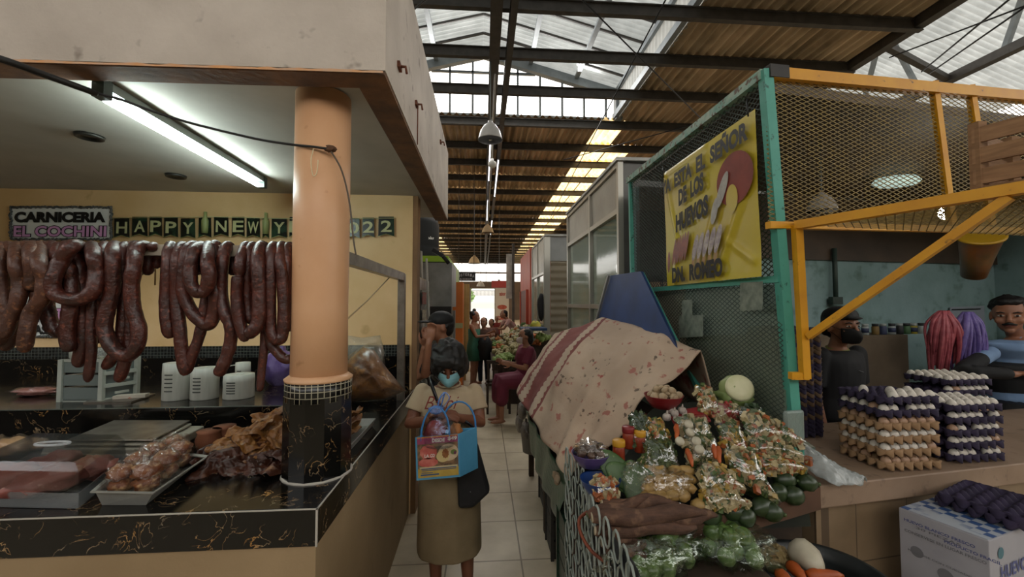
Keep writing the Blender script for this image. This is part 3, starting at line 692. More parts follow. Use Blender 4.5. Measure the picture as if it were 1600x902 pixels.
def hung(pts, rpx, lab, grp, m=None, back=None, endback=None, depth=-1.0, ties=()):
    """pts traced down the front; 'back' adds a short leg behind the rail at the start, 'endback' at the end"""
    path = []
    if back: path += [(pts[0][0] + back, 430, 1), (pts[0][0] + back, 400, 1)]
    n = len(pts)
    for k, (x, y) in enumerate(pts):
        y = max(y, 385); top = y < 388 and (k == 0 or k == n - 1)
        path.append((x, y, 0 if top else depth))
    if endback: path += [(pts[-1][0] + endback, 400, 1), (pts[-1][0] + endback, 432, 1)]
    return sausage(path, rpx, lab, grp, m, ties)
G1 = 'dry brown sausages at the end of the rail by the signs'
for i, (p_, rp, dp, nm_) in enumerate([
    ([(-14, 376), (-16, 420), (-8, 470), (2, 510), (-6, 545)], 10, -1, 'at the very edge of the view'),
    ([(13, 376), (12, 410), (20, 450), (27, 486), (20, 520), (5, 548)], 10, -1.2, 'curving out to its low tip over the shelf'),
    ([(0, 376), (-2, 410), (4, 455), (10, 500), (-4, 540)], 10, -2, 'crossing the tip of its neighbour'),
    ([(28, 378), (25, 410), (31, 440), (28, 470), (16, 500), (4, 530)], 10, -2.4, 'with its lower half bent sideways'),
    ([(41, 378), (35, 410), (44, 440), (60, 458), (54, 483), (33, 495)], 11, -1.6, 'with an S bend below the upper sign'),
    ([(63, 378), (61, 410), (70, 438), (66, 465), (50, 488), (43, 513), (38, 551)], 10.5, -2.8, 'reaching lowest over the lower sign'),
    ([(52, 378), (49, 400), (52, 430), (50, 455)], 11, -2.2, 'short and thick below the upper sign'),
    ([(72, 378), (74, 405), (68, 430), (64, 445)], 10, -1, 'short, next to the lower sign')]):
    hung(p_, rp, 'dry brown sausage ' + nm_, G1, m_saus2, back=3, depth=dp)
G2 = 'dark red sausages hanging in the tangled middle bunch'
for p_, rp, dp, nm_, bk, eb in [
    ([(126, 376), (113, 385), (97, 406), (84, 433), (82, 450), (94, 464), (124, 468), (145, 455), (151, 426), (147, 400), (143, 376)], 11, -2.6, 'in the big round coil', 0, 4),
    ([(81, 378), (77, 420), (73, 460), (75, 490), (83, 513), (96, 519), (110, 502), (113, 470), (116, 430), (112, 400)], 10.5, -1, 'looping low beside the lower sign', 4, 0),
    ([(92, 376), (88, 400), (84, 425), (94, 440), (108, 430), (110, 405)], 9.5, -1.2, 'in a short loop under the upper sign', 4, 0),
    ([(103, 376), (105, 410), (112, 440), (110, 480), (105, 520), (110, 550)], 11, -1.8, 'with a fat blunt end over the plastic drawers', 4, 0),
    ([(118, 376), (122, 410), (128, 450), (130, 490), (131, 533), (122, 574)], 11, -1.0, 'ending just above the drawer unit', 4, 0),
    ([(150, 378), (152, 410), (146, 460), (143, 510), (143, 553), (137, 597)], 7.5, -1.6, 'with a thin shrivelled tip in front of the drawers', 4, 0),
    ([(164, 376), (160, 400), (161, 450), (155, 486), (151, 513), (147, 538)], 10, -1.2, 'hanging straight beside the long loop', 4, 0),
    ([(180, 377), (176, 400), (176, 450), (167, 486), (164, 516), (178, 546), (199, 556), (214, 541), (217, 513), (208, 480), (206, 446), (210, 412), (212, 378)], 11, -2.0, 'in the longest loop', 4, 3),
    ([(197, 378), (190, 396), (192, 433), (194, 486), (186, 540), (163, 577)], 9.5, -1.0, 'slanting down inside the longest loop', 4, 0),
    ([(205, 378), (204, 420), (201, 480), (203, 520), (196, 562), (185, 597)], 9.5, -.8, 'reaching lowest inside the longest loop', 4, 0)]:
    hung(p_, rp, 'dark red sausage ' + nm_, G2, None, back=bk, endback=eb, depth=dp)
sausage([(230, 430, 1), (232, 400, 1), (228, 385, 0), (216, 388, -1), (212, 402, -1.2)], 10.5, 'short sausage end hooked over the rail beside the longest loop', 'sausage ends on the bare rail')
sausage([(236, 390, -.6), (240, 385, 0), (245, 395, 1), (244, 420, 1)], 8, 'short thick sausage stub hanging behind the bare rail', 'sausage ends on the bare rail')
mb = MB(); q = aY(243, 420, SBY + .04); mb.tube([q + Vector((0, 0, .03)), q + Vector((.0, 0, -.07))], .003, 5); o = mb.build('string', mat('twine2', '#8d6a3c'), origin=q); tag(o, 'short string dangling from the sausage stub on the bare rail', 'string')
G3 = 'fresh red sausages hanging nearest the peach pillar'
for p_, rp, dp, nm_, bk, eb in [
    ([(267, 376), (263, 406), (260, 460), (260, 495), (266, 529)], 10, -1, 'fat and straight at the edge of the bare rail', 4, 0),
    ([(285, 376), (277, 406), (276, 460), (281, 513), (284, 548), (290, 587)], 10, -1, 'with a red tip above the paper rolls', 4, 0),
    ([(303, 376), (291, 397), (286, 450), (297, 482), (315, 503), (327, 507), (335, 488), (337, 450), (336, 385)], 10.5, -1.2, 'in the wide loop above the tallest roll', 4, 2),
    ([(314, 376), (302, 395), (297, 424), (300, 447), (311, 457), (322, 451), (327, 432), (324, 406), (326, 382)], 10.5, -2.4, 'in the short high loop', 4, 4),
    ([(333, 380), (330, 420), (322, 466), (317, 499), (310, 530), (299, 558), (290, 585)], 8.5, -.8, 'slanting down to the same tip as its neighbour', 3, 0),
    ([(356, 378), (348, 406), (346, 460), (353, 492), (361, 513), (359, 541), (349, 570), (340, 587)], 10, -1.2, 'curving down to the shortest roll', 7, 0),
    ([(385, 378), (377, 403), (374, 428), (371, 440), (370, 465), (374, 499), (384, 534)], 9.5, -1.6, 'tied into two links by a knot', 4, 0),
    ([(395, 378), (388, 406), (387, 470), (392, 506)], 9.5, -1, 'narrow and straight beside the knotted one', 3, 0),
    ([(409, 376), (403, 406), (405, 460), (404, 499), (397, 515), (386, 523)], 11, -2.2, 'with its bottom hooked under the knotted one', 4, 0),
    ([(414, 378), (413, 450), (413, 510), (412, 548), (409, 577), (406, 612)], 6.5, -.8, 'thin and shrivelled, reaching lowest', 3, 0),
    ([(428, 378), (423, 406), (422, 499), (427, 525), (436, 531), (443, 513), (442, 442), (438, 406), (441, 380)], 10, -1.4, 'in the narrow loop over the purple bag', 4, 4),
    ([(418, 440), (417, 500), (422, 533), (432, 549), (445, 561), (456, 560)], 8.5, -.8, 'curling up at the bottom over the purple bag', 0, 0),
    ([(452, 376), (448, 406), (450, 477), (453, 518)], 9, -1, 'touching the pillar', 3, 0)]:
    hung(p_, rp, 'fresh red sausage ' + nm_, G3, None, back=bk, endback=eb, depth=dp, ties=(.52,) if 'knot' in nm_ and 'two' in nm_ else ())

# ---- things on the back counter (z 1.15)
SZ = 1.15
m_wp = mat('white_plastic', '#b3b8b0', '#a5aaa2', rough=.35, scale=5); m_cl = film('clear_grey_plastic', '#cfd6d3', .35, .15, .1, 10)
a = aZ(94, 628, SZ); b = aZ(158, 628, SZ); c = aZ(213, 619, SZ); hD = aY(94, 562, a.y).z - SZ
t = thing('drawer_unit', (b.x, b.y, SZ), 'small white plastic drawer unit standing on the back counter under the sausages', 'drawers')
dv = (c - b); W = b - a; n2 = Vector((dv.x, dv.y, 0))
mb = MB(); A, B2, C2, D2 = a, b, b + n2, a + n2
for z0, z1 in ((0, .015), (hD - .015, hD)): mb.prism([q + Vector((0, 0, z0)) for q in (A, B2, C2, D2)], (0, 0, z1 - z0))
for q in (A, B2, C2, D2): mb.bar(q, q + Vector((0, 0, hD)), .022, .022, up=(0, 1, 0))
for fz in (.36, .66): mb.bar(B2 + Vector((0, 0, hD * fz)), C2 + Vector((0, 0, hD * fz)), .02, .02)
mb.build('shell', m_wp, t)
mb = MB(); 
for z0, z1 in ((.02, .33), (.38, .63), (.69, .93)):
    mb.prism([q + Vector((0, 0, hD * z0)) for q in (A + W * .06, B2 - W * .05, C2 - W * .05, D2 + W * .06)], (0, 0, hD * (z1 - z0)))
    q = mb.build('drawer', mat('greyish_drawer', '#707a78', rough=.25), t, label='translucent grey drawer'); mb = MB()
    for s_ in (.35,): 
        h = MB(); h.bar(B2 + n2 * .3 + Vector((.012, 0, hD * (z0 + z1) / 2)), B2 + n2 * .7 + Vector((.012, 0, hD * (z0 + z1) / 2)), .012, .012); h.build('handle', m_wp, q)
q0 = (A * .72 + B2 * .28) + n2 * .15 + Vector((0, 0, hD))
mb = MB(); mb.lathe([(.035, 0), (.04, .01), (.042, .075), (.036, .085), (.0, .085)], q0 + Vector((0, 0, .002)), 18); o = mb.build('tub', m_wp, origin=q0); tag(o, 'small white tub standing on the drawer unit', 'tub')
q1 = (A + B2) / 2 + n2 * .5 + Vector((0, 0, hD + .002))
mb = MB(); mb.ell(q1 + Vector((.04, 0, .028)), (.10, .07, .03), amp=.6, seed=4, seg=20); o = mb.build('plastic_bag', film('milky_film', '#cfd2cc', .45), origin=q1); tag(o, 'crumpled pale plastic bag lying on top of the drawer unit', 'bag')
# wrapped meat at the left
def wrapped(px, py, z, r, label, cat='meat package', m=None, seed=1, nme='meat_package'):
    p = aZ(px, py, z); t = thing(nme, p, label, cat)
    mb = MB(); mb.ell(p + Vector((0, 0, r[2] + .002)), r, amp=.5, seed=seed, seg=18); mb.build('meat', m or mat('pink_meat', '#9a5a52', '#b9827a', scale=20, rough=.4), t)
    mb = MB(); mb.ell(p + Vector((0, 0, r[2] + .004)), (r[0] * 1.12, r[1] * 1.12, r[2] * 1.15), amp=.6, seed=seed, seg=20); mb.build('wrap', film('clear_wrap', '#ffffff', .12), t); return t
wrapped(57, 618, SZ, (.11, .05, .022), 'flat film-wrapped meat package at the end of the back counter near the sausages', seed=3)
mb = MB(); p = aZ(190, 625, SZ); mb.prism([aZ(130, 631, SZ), aZ(205, 630, SZ), aZ(243, 617, SZ), aZ(180, 616, SZ)], (0, 0, .008)); o = mb.build('tray', m_steel, origin=p); tag(o, 'thin metal tray lying by the drawer unit on the back counter', 'tray')
mb = MB(); mb.cbox(aZ(205, 624, SZ) + Vector((0, 0, .018)), (.15, .05, .018), Euler((0, 0, R(15)))); o = mb.build('packet', mat('white_orange_packet', '#b8b0a4', '#a85030', scale=14, lo=.6, hi=.65), origin=aZ(205, 624, SZ)); tag(o, 'white and orange packet lying on the thin tray', 'packet')
# rolls of plastic bags
m_roll = mat('white_bag_roll', '#d3d4cc', '#bfc2ba', rough=.45, scale=30, stretch=(1, 1, .1)); m_ink = mat('grey_ink', '#4a4f4c')
for i, (x0, x1, yt, yb, Y, z) in enumerate(((241, 283, 567, 628, None, SZ), (286, 327, 575, 627, None, SZ), (337, 383, 586, 626, None, SZ), (362, 384, 568, 588, 2.72, None))):
    if Y is None: pc = aZ((x0 + x1) / 2, yb, z); l = aY(x0, yb, pc.y).x; r = aY(x1, yb, pc.y).x; h = aY(x0, yt, pc.y).z - z - .01
    else: pc = aY((x0 + x1) / 2, 600, Y); pc.z = SZ; l = aY(x0, 600, Y).x; r = aY(x1, 600, Y).x; h = aY(x0, yt, Y).z - SZ
    rad = (r - l) / 2; c = Vector((pc.x, pc.y + rad, SZ))
    t = thing('bag_roll', c, ['tallest white roll of plastic bags beside the drawer unit', 'middle white roll of plastic bags on the back counter', 'short wide white roll of plastic bags on the back counter', 'narrow white roll standing behind the short wide one'][i], 'roll')
    mb = MB(); mb.lathe([(rad * .97, 0), (rad, .004), (rad * .985, h * .5), (rad, h * .7), (rad * .97, h), (rad * .35, h), (rad * .3, h - .03)], c, 28); mb.build('film', m_roll, t)
    mb = MB()
    for k in range(5):
        zz = h * (.25 + k * .11)
        vs = []; 
        for j in range(7):
            an = R(-110 + j * 6); vs += [c + Vector((math.cos(an) * rad * 1.005, math.sin(an) * rad * 1.005, zz)), c + Vector((math.cos(an) * rad * 1.005, math.sin(an) * rad * 1.005, zz + .007))]
        mb.add(vs, [(2*j, 2*j+2, 2*j+3, 2*j+1) for j in range(6)])
    mb.build('printed_panel', m_ink, t, label='small printed panel')
# purple bag
def knotbag(name, c, r, m, label, seed=1, knot=True, cat='bag'):
    c = Vector(c); mb = MB(); 
    def f(u, v):
        a = 2 * math.pi * u; z = v
        rr = math.sin(math.pi * min(1, (z * .86 + .12))) ** .6 if z < .86 else .30 - .5 * (z - .86)
        rr = max(rr, .12) if z > .8 else rr
        q = 1 + .14 * mn.noise(Vector((math.cos(a) * 2.4, math.sin(a) * 2.4, z * 4 + seed * 5)))
        return c + Vector((math.cos(a) * r[0] * rr * q, math.sin(a) * r[1] * rr * q, z * r[2] * 2))
    mb.grid(f, 30, 22); o = mb.build(name, m, origin=c); tag(o, label, cat); return o
pp = aZ(424, 606, SZ); 
knotbag('plastic_bag', pp + Vector((0, .12, 0)), (.11, .1, .13), mat('purple_bag', '#5a4684', '#8070a8', rough=.3, scale=8, bump=.6, bscale=18), 'shiny purple plastic bag standing behind the pillar on the back counter', 3)
mb = MB(); mb.tube([aZ(326, 577, 1.27), aZ(345, 574, 1.275), aZ(372, 570, 1.29)], .004, 5); o = mb.build('string', mat('white_cord', '#b9b6ab'), origin=aZ(326, 575, 1.27)); tag(o, 'white cord stretched behind the paper rolls', 'string')

# ---- front counter (z 1.0)
CZ = 1.0
# scale
s0 = aZ(118, 700, CZ); 
P1 = aZ(104, 690, 1.10); P2 = aZ(238, 690, 1.10); P3 = aZ(297, 659, 1.10); P4 = aZ(178, 659, 1.10)
cc = (P1 + P2 + P3 + P4) / 4
t = thing('weighing_scale', (cc.x, cc.y, CZ), 'pale grey electronic weighing scale with flat plate behind the lidded meat box', 'scale')
mb = MB(); mb.prism([P1, P2, P3, P4], (0, 0, .008)); o = mb.build('plate', m_steel, t, label='flat steel plate'); bevel(o, .004)
ex = lambda q, k: cc + (q - cc) * k
mb = MB(); rim = [ex(q, 1.04) - Vector((0, 0, .02)) for q in (P1, P2, P3, P4)]; mb.prism(rim, (0, 0, .012)); lo = [ex(q, .9) for q in (P1, P2, P3, P4)]
B = [Vector((q.x, q.y, 1.035)) for q in (ex(P1, 1.08), ex(P2, 1.08) + Vector((.03, -.01, 0)), ex(P3, 1.08) + Vector((.05, 0, 0)), ex(P4, 1.08))]
mb.prism(B, (0, 0, .04)); 
for q in B: mb.cbox(Vector((q.x, q.y, 1.018)) + (Vector((cc.x, cc.y, 1.018)) - Vector((q.x, q.y, 1.018))) * .1, (.04, .04, .034))
o = mb.build('body', mat('beige_grey_case', '#a29c8e', '#8f8a7d', rough=.4, scale=4), t); bevel(o, .006)
mb = MB(); mb.cbox(cc + Vector((0, 0, -.02)), (.1, .1, .04)); mb.build('plate_support', m_dark, t)
q = aZ(100, 700, 1.06); mb = MB(); mb.cbox(q + Vector((-.0, .0, 0.0)), (.14, .03, .06), Euler((R(-25), 0, 0))); mb.build('display', mat('display_case', '#8f897c'), t, label='grey display housing')
# clear lidded meat box
K = [aZ(-70, 792, CZ), aZ(122, 796, CZ), aZ(196, 732, CZ), aZ(50, 728, CZ)]
T = [aZ(-60, 737, 1.15), aZ(152, 741, 1.15), aZ(208, 695, 1.15), aZ(70, 694, 1.15)]
c0 = sum(K, Vector()) / 4; c0.z = CZ
box = thing('lidded_meat_box', c0, 'clear plastic box with domed lid full of red meat at the counter edge', 'food box')
def skew(mb, lo, hi, cap=True): mb.add(list(lo) + list(hi), [(0,1,5,4),(1,2,6,5),(2,3,7,6),(3,0,4,7)] + ([(4,5,6,7)] if cap else [(0,3,2,1)]), False)
K = [Vector((q.x, q.y, CZ + .003)) for q in K]
ctr = sum(K, Vector()) / 4
base_top = [q + Vector((0, 0, .05)) for q in K]
mb = MB(); skew(mb, K, base_top, cap=False); o = mb.build('base', film('smoky_base', '#8b8f90', .34, .2, .1), box, label='smoky plastic base tray'); solidify(o, .004)
lt = [ctr + (q - ctr) * .86 + Vector((0, 0, .145)) for q in K]; l1 = [q + Vector((0, 0, .055)) for q in K]; l2 = [ctr + (q - ctr) * .97 + Vector((0, 0, .12)) for q in K]
mb = MB(); mb.add(l1 + l2 + lt, [(0,1,5,4),(1,2,6,5),(2,3,7,6),(3,0,4,7),(4,5,9,8),(5,6,10,9),(6,7,11,10),(7,4,8,11),(8,9,10,11)], False)
lid = mb.build('lid', film('clear_lid', '#8f969a', .16, .2, .15, 6), box, label='clear domed lid'); solidify(lid, .003)
mb = MB(); hcn = ctr + Vector((0, 0, .152)); hp = [hcn + Vector((math.cos(k) * .06, math.sin(k) * .022, .004)) for k in [j * math.pi / 12 for j in range(24)]]; mb.tube(hp, .005, 6, closed=True); mb.build('handle', film('clear_lid2', '#dfe4e8', .5, .1, .1), lid)
m_rmeat = mat('raw_red_meat', '#7d3f38', '#9a6257', rough=.45, scale=9, c3='#c09a8c', s3=18, lo3=.62, hi3=.72, bump=.4)
mm = 0
for i, (u, v, rr) in enumerate(((.2, .35, .10), (.62, .3, .11), (.4, .7, .10), (.82, .62, .09))):
    q = K[0] * (1 - u) * (1 - v) + K[1] * u * (1 - v) + K[2] * u * v + K[3] * (1 - u) * v
    mb = MB(); mb.ell(q + Vector((0, 0, .05)), (rr, rr * .75, .042), Euler((0, 0, i)), amp=.5, seed=i + 9, seg=20)
    o = mb.build('meat_cut', m_rmeat, origin=q); tag(o, 'cut of raw red meat inside the clear lidded box, ' + ['front corner by the frame edge', 'front centre', 'back middle', 'back corner by the scale'][i], 'meat', 'raw meat in the lidded box')
# steel tray of wrapped chorizo
TR0 = [aZ(160, 790, CZ), aZ(228, 790, CZ), aZ(312, 722, CZ), aZ(235, 720, CZ)]
RT = [aZ(142, 768, 1.06), aZ(240, 770, 1.06), aZ(326, 712, 1.06), aZ(222, 700, 1.06)]
tr = thing('steel_tray', (sum(TR0, Vector()) / 4).xy.to_3d() + Vector((0, 0, CZ)), 'deep steel tray holding wrapped meat balls at the counter edge', 'tray')
mb = MB(); B0 = [Vector((q.x, q.y, CZ + .002)) for q in TR0]; B1 = [Vector((q.x, q.y, 1.055)) for q in [sum(RT, Vector()) / 4 + (q - sum(RT, Vector()) / 4) * .93 for q in RT]]
mb.add(B0 + B1, [(0,3,2,1),(0,1,5,4),(1,2,6,5),(2,3,7,6),(3,0,4,7)]); o = mb.build('pan', m_galv, tr); solidify(o, .003)
mb = MB(); ctrr = sum(B1, Vector()) / 4; O1 = [ctrr + (q - ctrr) * 1.09 + Vector((0, 0, .003)) for q in B1]
mb.add(B1 + O1, [(0,1,5,4),(1,2,6,5),(2,3,7,6),(3,0,4,7)]); o = mb.build('rim', m_galv, tr); solidify(o, .004)
m_chor = mat('red_brown_chorizo', '#84502c', '#5f2c18', rough=.4, scale=16, c3='#d2ab7c', s3=20, lo3=.5, hi3=.66, bump=.4)
m_wrap = film('crinkled_wrap', '#ffffff', .13, .08, 1.0, 26)
spots = [(.22, .16), (.72, .2), (.25, .45), (.76, .5), (.3, .72), (.78, .78), (.5, .95)]
for i, (u, v) in enumerate(spots):
    q = B0[0] * (1 - u) * (1 - v) + B0[1] * u * (1 - v) + B0[2] * u * v + B0[3] * (1 - u) * v; q = q + Vector((0, 0, .012))
    t = thing('wrapped_meat_ball', q, 'film-wrapped reddish meat ball in the steel tray, %s' % ['front corner near the lidded box', 'front corner nearest the pillar', 'second row by the lidded box', 'second row on the pillar side', 'third row by the scale', 'third row near the dried meat', 'last one at the far end'][i], 'meat package', 'wrapped meat balls in the steel tray')
    for k, (dz, rr) in enumerate(((.030, .042), (.074, .043))):
        mb = MB(); mb.ell(q + Vector((0, 0, dz)), (rr, rr, .030), amp=.35, seed=i * 3 + k); mb.build('meat_ball', m_chor, t)
    mb = MB(); mb.ell(q + Vector((0, 0, .052)), (.050, .050, .062), amp=.6, seed=i, fr=14, seg=18, rings=12); mb.build('wrap', m_wrap, t)
# bread-like bagged food at far left, brown pots
for i, (px, py, s_) in enumerate(((18, 712, .07), (48, 706, .055), (-20, 715, .07))):
    wrapped(px, py, CZ, (s_ * 1.2, s_ * .8, s_ * .55), ['large bag of pale pork rinds behind the lidded box', 'small bag of pale pork rinds beside the scale', 'bag of pale pork rinds at the edge of the view'][i], 'food bag', mat('pale_rind', '#b08a62', '#c8a37c', scale=14, bump=.4), seed=i + 20, nme='food_bag')
# dried meat / chicharron pile
m_chi = mat('golden_crackling', '#8f5f2a', '#4f2c14', rough=.45, scale=13, c3='#bd8a4c', s3=9, lo3=.58, hi3=.72, bump=.8, bscale=22)
m_dry = mat('dark_dried_meat', '#2f150b', '#4d2614', rough=.45, scale=12, c3='#94602f', s3=9, lo3=.62, hi3=.72, bump=.7, bscale=25)
def slab(name, p, L, W, T_, rot, m, label, cat, grp, seed, curl=.03):
    mb = MB(); p = Vector(p); rm = Euler(rot).to_matrix()
    def f(s_):
        def g_(u, v):
            a = 2 * math.pi * u; rr = v
            x = math.cos(a) * rr * L; y = math.sin(a) * rr * W
            e = 1 + .45 * mn.noise(Vector((math.cos(a) * 1.5, math.sin(a) * 1.5, seed))); x *= e; y *= e
            z = curl * (x / L) ** 2 + .028 * mn.noise(Vector((x * 22, y * 22, seed))) + .016 * mn.noise(Vector((x * 60, y * 60, seed))) + s_ * T_ * math.sqrt(max(0, 1 - v ** 3))
            return p + rm @ Vector((x, y, z))
        return g_
    mb.grid(f(1), 40, 16); mb.grid(f(-1), 40, 16)
    o = mb.build(name, m, origin=p); tag(o, label, cat, grp); return o
k = 0
desc = [('large dark flap', m_dry), ('golden slab', m_chi), ('dark twisted strip', m_dry), ('broad golden sheet', m_chi)]
pile = [(345, 730, 1.02, .10, .06), (385, 728, 1.02, .11, .06), (425, 730, 1.02, .09, .07), (345, 708, 1.04, .10, .06), (382, 706, 1.05, .10, .06), (418, 700, 1.06, .10, .06), (440, 690, 1.08, .08, .06), (400, 684, 1.10, .11, .06), (430, 668, 1.13, .10, .05), (365, 694, 1.07, .09, .05), (446, 712, 1.05, .08, .05), (395, 672, 1.13, .10, .04), (425, 650, 1.17, .09, .04), (330, 720, 1.02, .06, .05)]
for i, (px, py, z, L, W) in enumerate(pile):
    dn, dm = desc[0 if py > 700 and i % 3 else 1 + (i % 3)] ; dm = m_dry if py > 704 else m_chi
    dn = ('dark dried meat' if dm is m_dry else 'golden crackling')
    slab('dried_meat' if dm is m_dry else 'pork_crackling', aZ(px, py, z), L, W, .007, (R(25 + rnd.uniform(-18, 22)), R(rnd.uniform(-25, 15)), R(rnd.uniform(0, 60))), dm,
         '%s piece in the pile by the pillar base, %s from the bottom' % (dn, ORD[i]), 'meat', 'dried meat piled by the pillar', i * 3.1)
for i, (px, py) in enumerate(((326, 706), (350, 698))):
    p = aZ(px, py, CZ); mb = MB(); mb.lathe([(.03, 0), (.048, .02), (.055, .06), (.045, .09), (.05, .10)], p, 20); o = mb.build('clay_pot', mat('terracotta', '#7d4a2e', '#6b3d25', rough=.7), origin=p); tag(o, ['brown clay pot beside the scale on the counter', 'brown clay pot half hidden behind the dried meat'][i], 'pot')
# tray with crackling on the side counter
q = [aZ(545, 700, CZ), aZ(573, 640, CZ), aZ(545, 636, CZ), aZ(520, 690, CZ)]
q = [Vector((-.83, 1.99, 1.003)), Vector((-.63, 1.99, 1.003)), Vector((-.63, 2.42, 1.003)), Vector((-.83, 2.42, 1.003))]
t = thing('steel_tray', (-.73, 2.2, CZ), 'shallow steel tray with crackling on the side counter behind the pillar', 'tray')
mb = MB(); cq = sum(q, Vector()) / 4; up = [cq + (x - cq) * 1.12 + Vector((0, 0, .035)) for x in q]; mb.add(q + up, [(0,3,2,1),(0,1,5,4),(1,2,6,5),(2,3,7,6),(3,0,4,7)]); o = mb.build('pan', m_galv, t); solidify(o, .003)
for i, (x, y, z, L) in enumerate(((-.73, 2.08, .03, .07), (-.70, 2.22, .035, .08), (-.74, 2.34, .04, .08), (-.70, 2.15, .07, .07), (-.72, 2.3, .09, .07))):
    slab('pork_crackling', (x, y, CZ + z + .01), L, .05, .007, (R(15), R(-10), i), m_chi, 'golden crackling piece in the shallow tray behind the pillar, %s layer' % ORD[i], 'meat', 'crackling in the shallow tray', 40 + i)
# big bag of crackling sheets
p = aZ(580, 622, CZ); 
bagc = Vector((p.x, 2.95, CZ)); 
W0 = [aY(540, 628, 2.75), aY(632, 612, 2.75)]
t = thing('crackling_bag', (-.80, 2.8, CZ), 'big clear bag of brown crackling sheets on the side counter near the wall', 'food bag')
pts = [(538, 628), (600, 624), (634, 611), (606, 578), (585, 548), (568, 543), (538, 568)]
def hull(mb, outline, Y0, Y1, amp=.012, seed=0, top=None):
    n = len(outline); c = (sum(a for a, b in outline) / n, sum(b for a, b in outline) / n); 
    rows = []
    for sgn, (s_, Y) in enumerate([(0, Y0 - .0), (.5, Y0), (.85, Y0 + (Y1 - Y0) * .2), (1, (Y0 + Y1) / 2), (.85, Y1 - (Y1 - Y0) * .2), (.5, Y1), (0, Y1)]):
        row = []
        for i in range(n * 4):
            a = outline[(i // 4) % n]; b = outline[(i // 4 + 1) % n]; f = (i % 4) / 4
            x = c[0] + ((a[0] * (1 - f) + b[0] * f) - c[0]) * s_; y = c[1] + ((a[1] * (1 - f) + b[1] * f) - c[1]) * s_
            row.append(aY(x, y, Y + (Y0 + Y1) * .0 + amp * 2 * mn.noise(Vector((x * .05, y * .05, seed + sgn)))))
        rows.append(row)
    N_ = n * 4; vs = [p_ for r_ in rows for p_ in r_]
    mb.add(vs, [(j*N_+i, j*N_+(i+1)%N_, (j+1)*N_+(i+1)%N_, (j+1)*N_+i) for j in range(6) for i in range(N_)], True)
mb = MB(); hull(mb, pts, 2.45, 2.75, amp=.03); mb.build('crackling_sheets', m_chi, t)
mb = MB(); hull(mb, [(540, 629), (600, 627), (637, 612), (603, 577), (598, 536), (575, 536), (538, 560)], 2.42, 2.80, seed=5); mb.build('wrap', m_wrap, t)
t = mb = MB(); hull(mb, [(530, 606), (590, 603), (601, 552), (594, 524), (565, 528), (541, 524)], 3.0, 3.2, seed=8, amp=.03); o = mb.build('plastic_bag', film('cloudy_bag', '#cfcfc0', .33, .1, 1.0, 14), origin=(-.8, 3.1, 1.0)); tag(o, 'clear crumpled plastic bag behind the crackling sheets by the cream wall', 'bag')
# ================================================================== RIGHT SIDE: banner, cloth-covered stand, produce, eggs
rnd = random.Random(21)
# ---- yellow banner on the side mesh
bxp = PT.x - .012
bc = [aX(1037, 271, bxp), aX(1180, 170, bxp), aX(1190, 432, bxp + .02), aX(1043, 447, bxp + .02)]   # far top, near top, near bottom, far bottom
ban = thing('banner', (bc[0] + bc[1] + bc[2] + bc[3]) / 4, 'creased yellow vinyl banner with stencil lettering tied to the teal stall frame', 'banner')
def BP(u, v, out=0): 
    p = (bc[0] * (1 - u) + bc[1] * u) * (1 - v) + (bc[3] * (1 - u) + bc[2] * u) * v
    return p + Vector((-out, 0, 0))
def crease(u, v):
    d = 0
    for (u0, v0, u1, v1, a) in ((.03, .05, .18, .62, .012), (.18, .62, .12, .98, .010), (.97, .35, .62, .98, .012), (.03, .03, .55, .02, .008), (.75, .3, .5, .75, .010), (.62, .65, .95, .9, .006)):
        ax, ay = u1 - u0, v1 - v0; t_ = max(0, min(1, ((u - u0) * ax + (v - v0) * ay) / (ax * ax + ay * ay))); dd = math.hypot(u - u0 - ax * t_, v - v0 - ay * t_)
        d += a * max(0, 1 - dd / .035)
    return d + .006 * mn.noise(Vector((u * 3, v * 3, 1)))
m_ban = mat('yellow_vinyl', '#c2b232', '#b8a02e', rough=.3, scale=1.6, c3='#c9b678', s3=3, lo3=.55, hi3=.8)
mb = MB(); mb.grid(lambda u, v: BP(u, v, crease(u, v)), 70, 60); mb.build('sheet', m_ban, ban)
bu = (BP(1, .5) - BP(0, .5)).normalized()
def btext(s, u0, v0, u1, v1, hgt, bold=.06, m=m_blk):
    a = BP(u0, v0, .02); b_ = BP(u1, v1, .02); x = (b_ - a); up = Vector((0, 0, 1)) 
    # stencil serif look: heavy letters with thin slab feet
    o = text(s, a, x.normalized(), up, x.length, hgt, m, ban, bold=bold); return o
btext('YA  ESTA  EL  SEÑOR', .0, .21, .97, .17, .115, .05)
btext('DE  LOS', .25, .37, .56, .335, .105, .06)
btext('HUEVOS', .20, .575, .60, .525, .115, .06)
btext('DN.  ROMEO', .12, .985, .72, .975, .10, .06)
btext('TE', -.08, 1.0, -.02, 1.0, .05, .06)
def bellipse(u, v, ru, rv, out, m, name, rot=0, n=28):
    mb = MB(); vs = [BP(u + ru * math.cos(k * 2 * math.pi / n) * math.cos(rot) - rv * math.sin(k * 2 * math.pi / n) * math.sin(rot), v + ru * math.cos(k * 2 * math.pi / n) * math.sin(rot) + rv * math.sin(k * 2 * math.pi / n) * math.cos(rot), out) for k in range(n)]
    mb.add(vs, [tuple(range(n))]); return mb.build(name, m, ban)
bellipse(.84, .36, .155, .17, .016, mat('print_red', '#6f2417', '#843425', scale=9, rough=.6), 'red_print')
bellipse(.82, .48, .05, .09, .018, m_ban, 'red_print')
m_pg = mat('print_grey', '#a8a49c', '#8d8a84', scale=20, rough=.35)
for u, v, ru, rv, ro in ((.74, .40, .035, .12, .45), (.66, .52, .03, .09, .3)): bellipse(u, v, ru, rv, .02, m_pg, 'grey_print', ro)
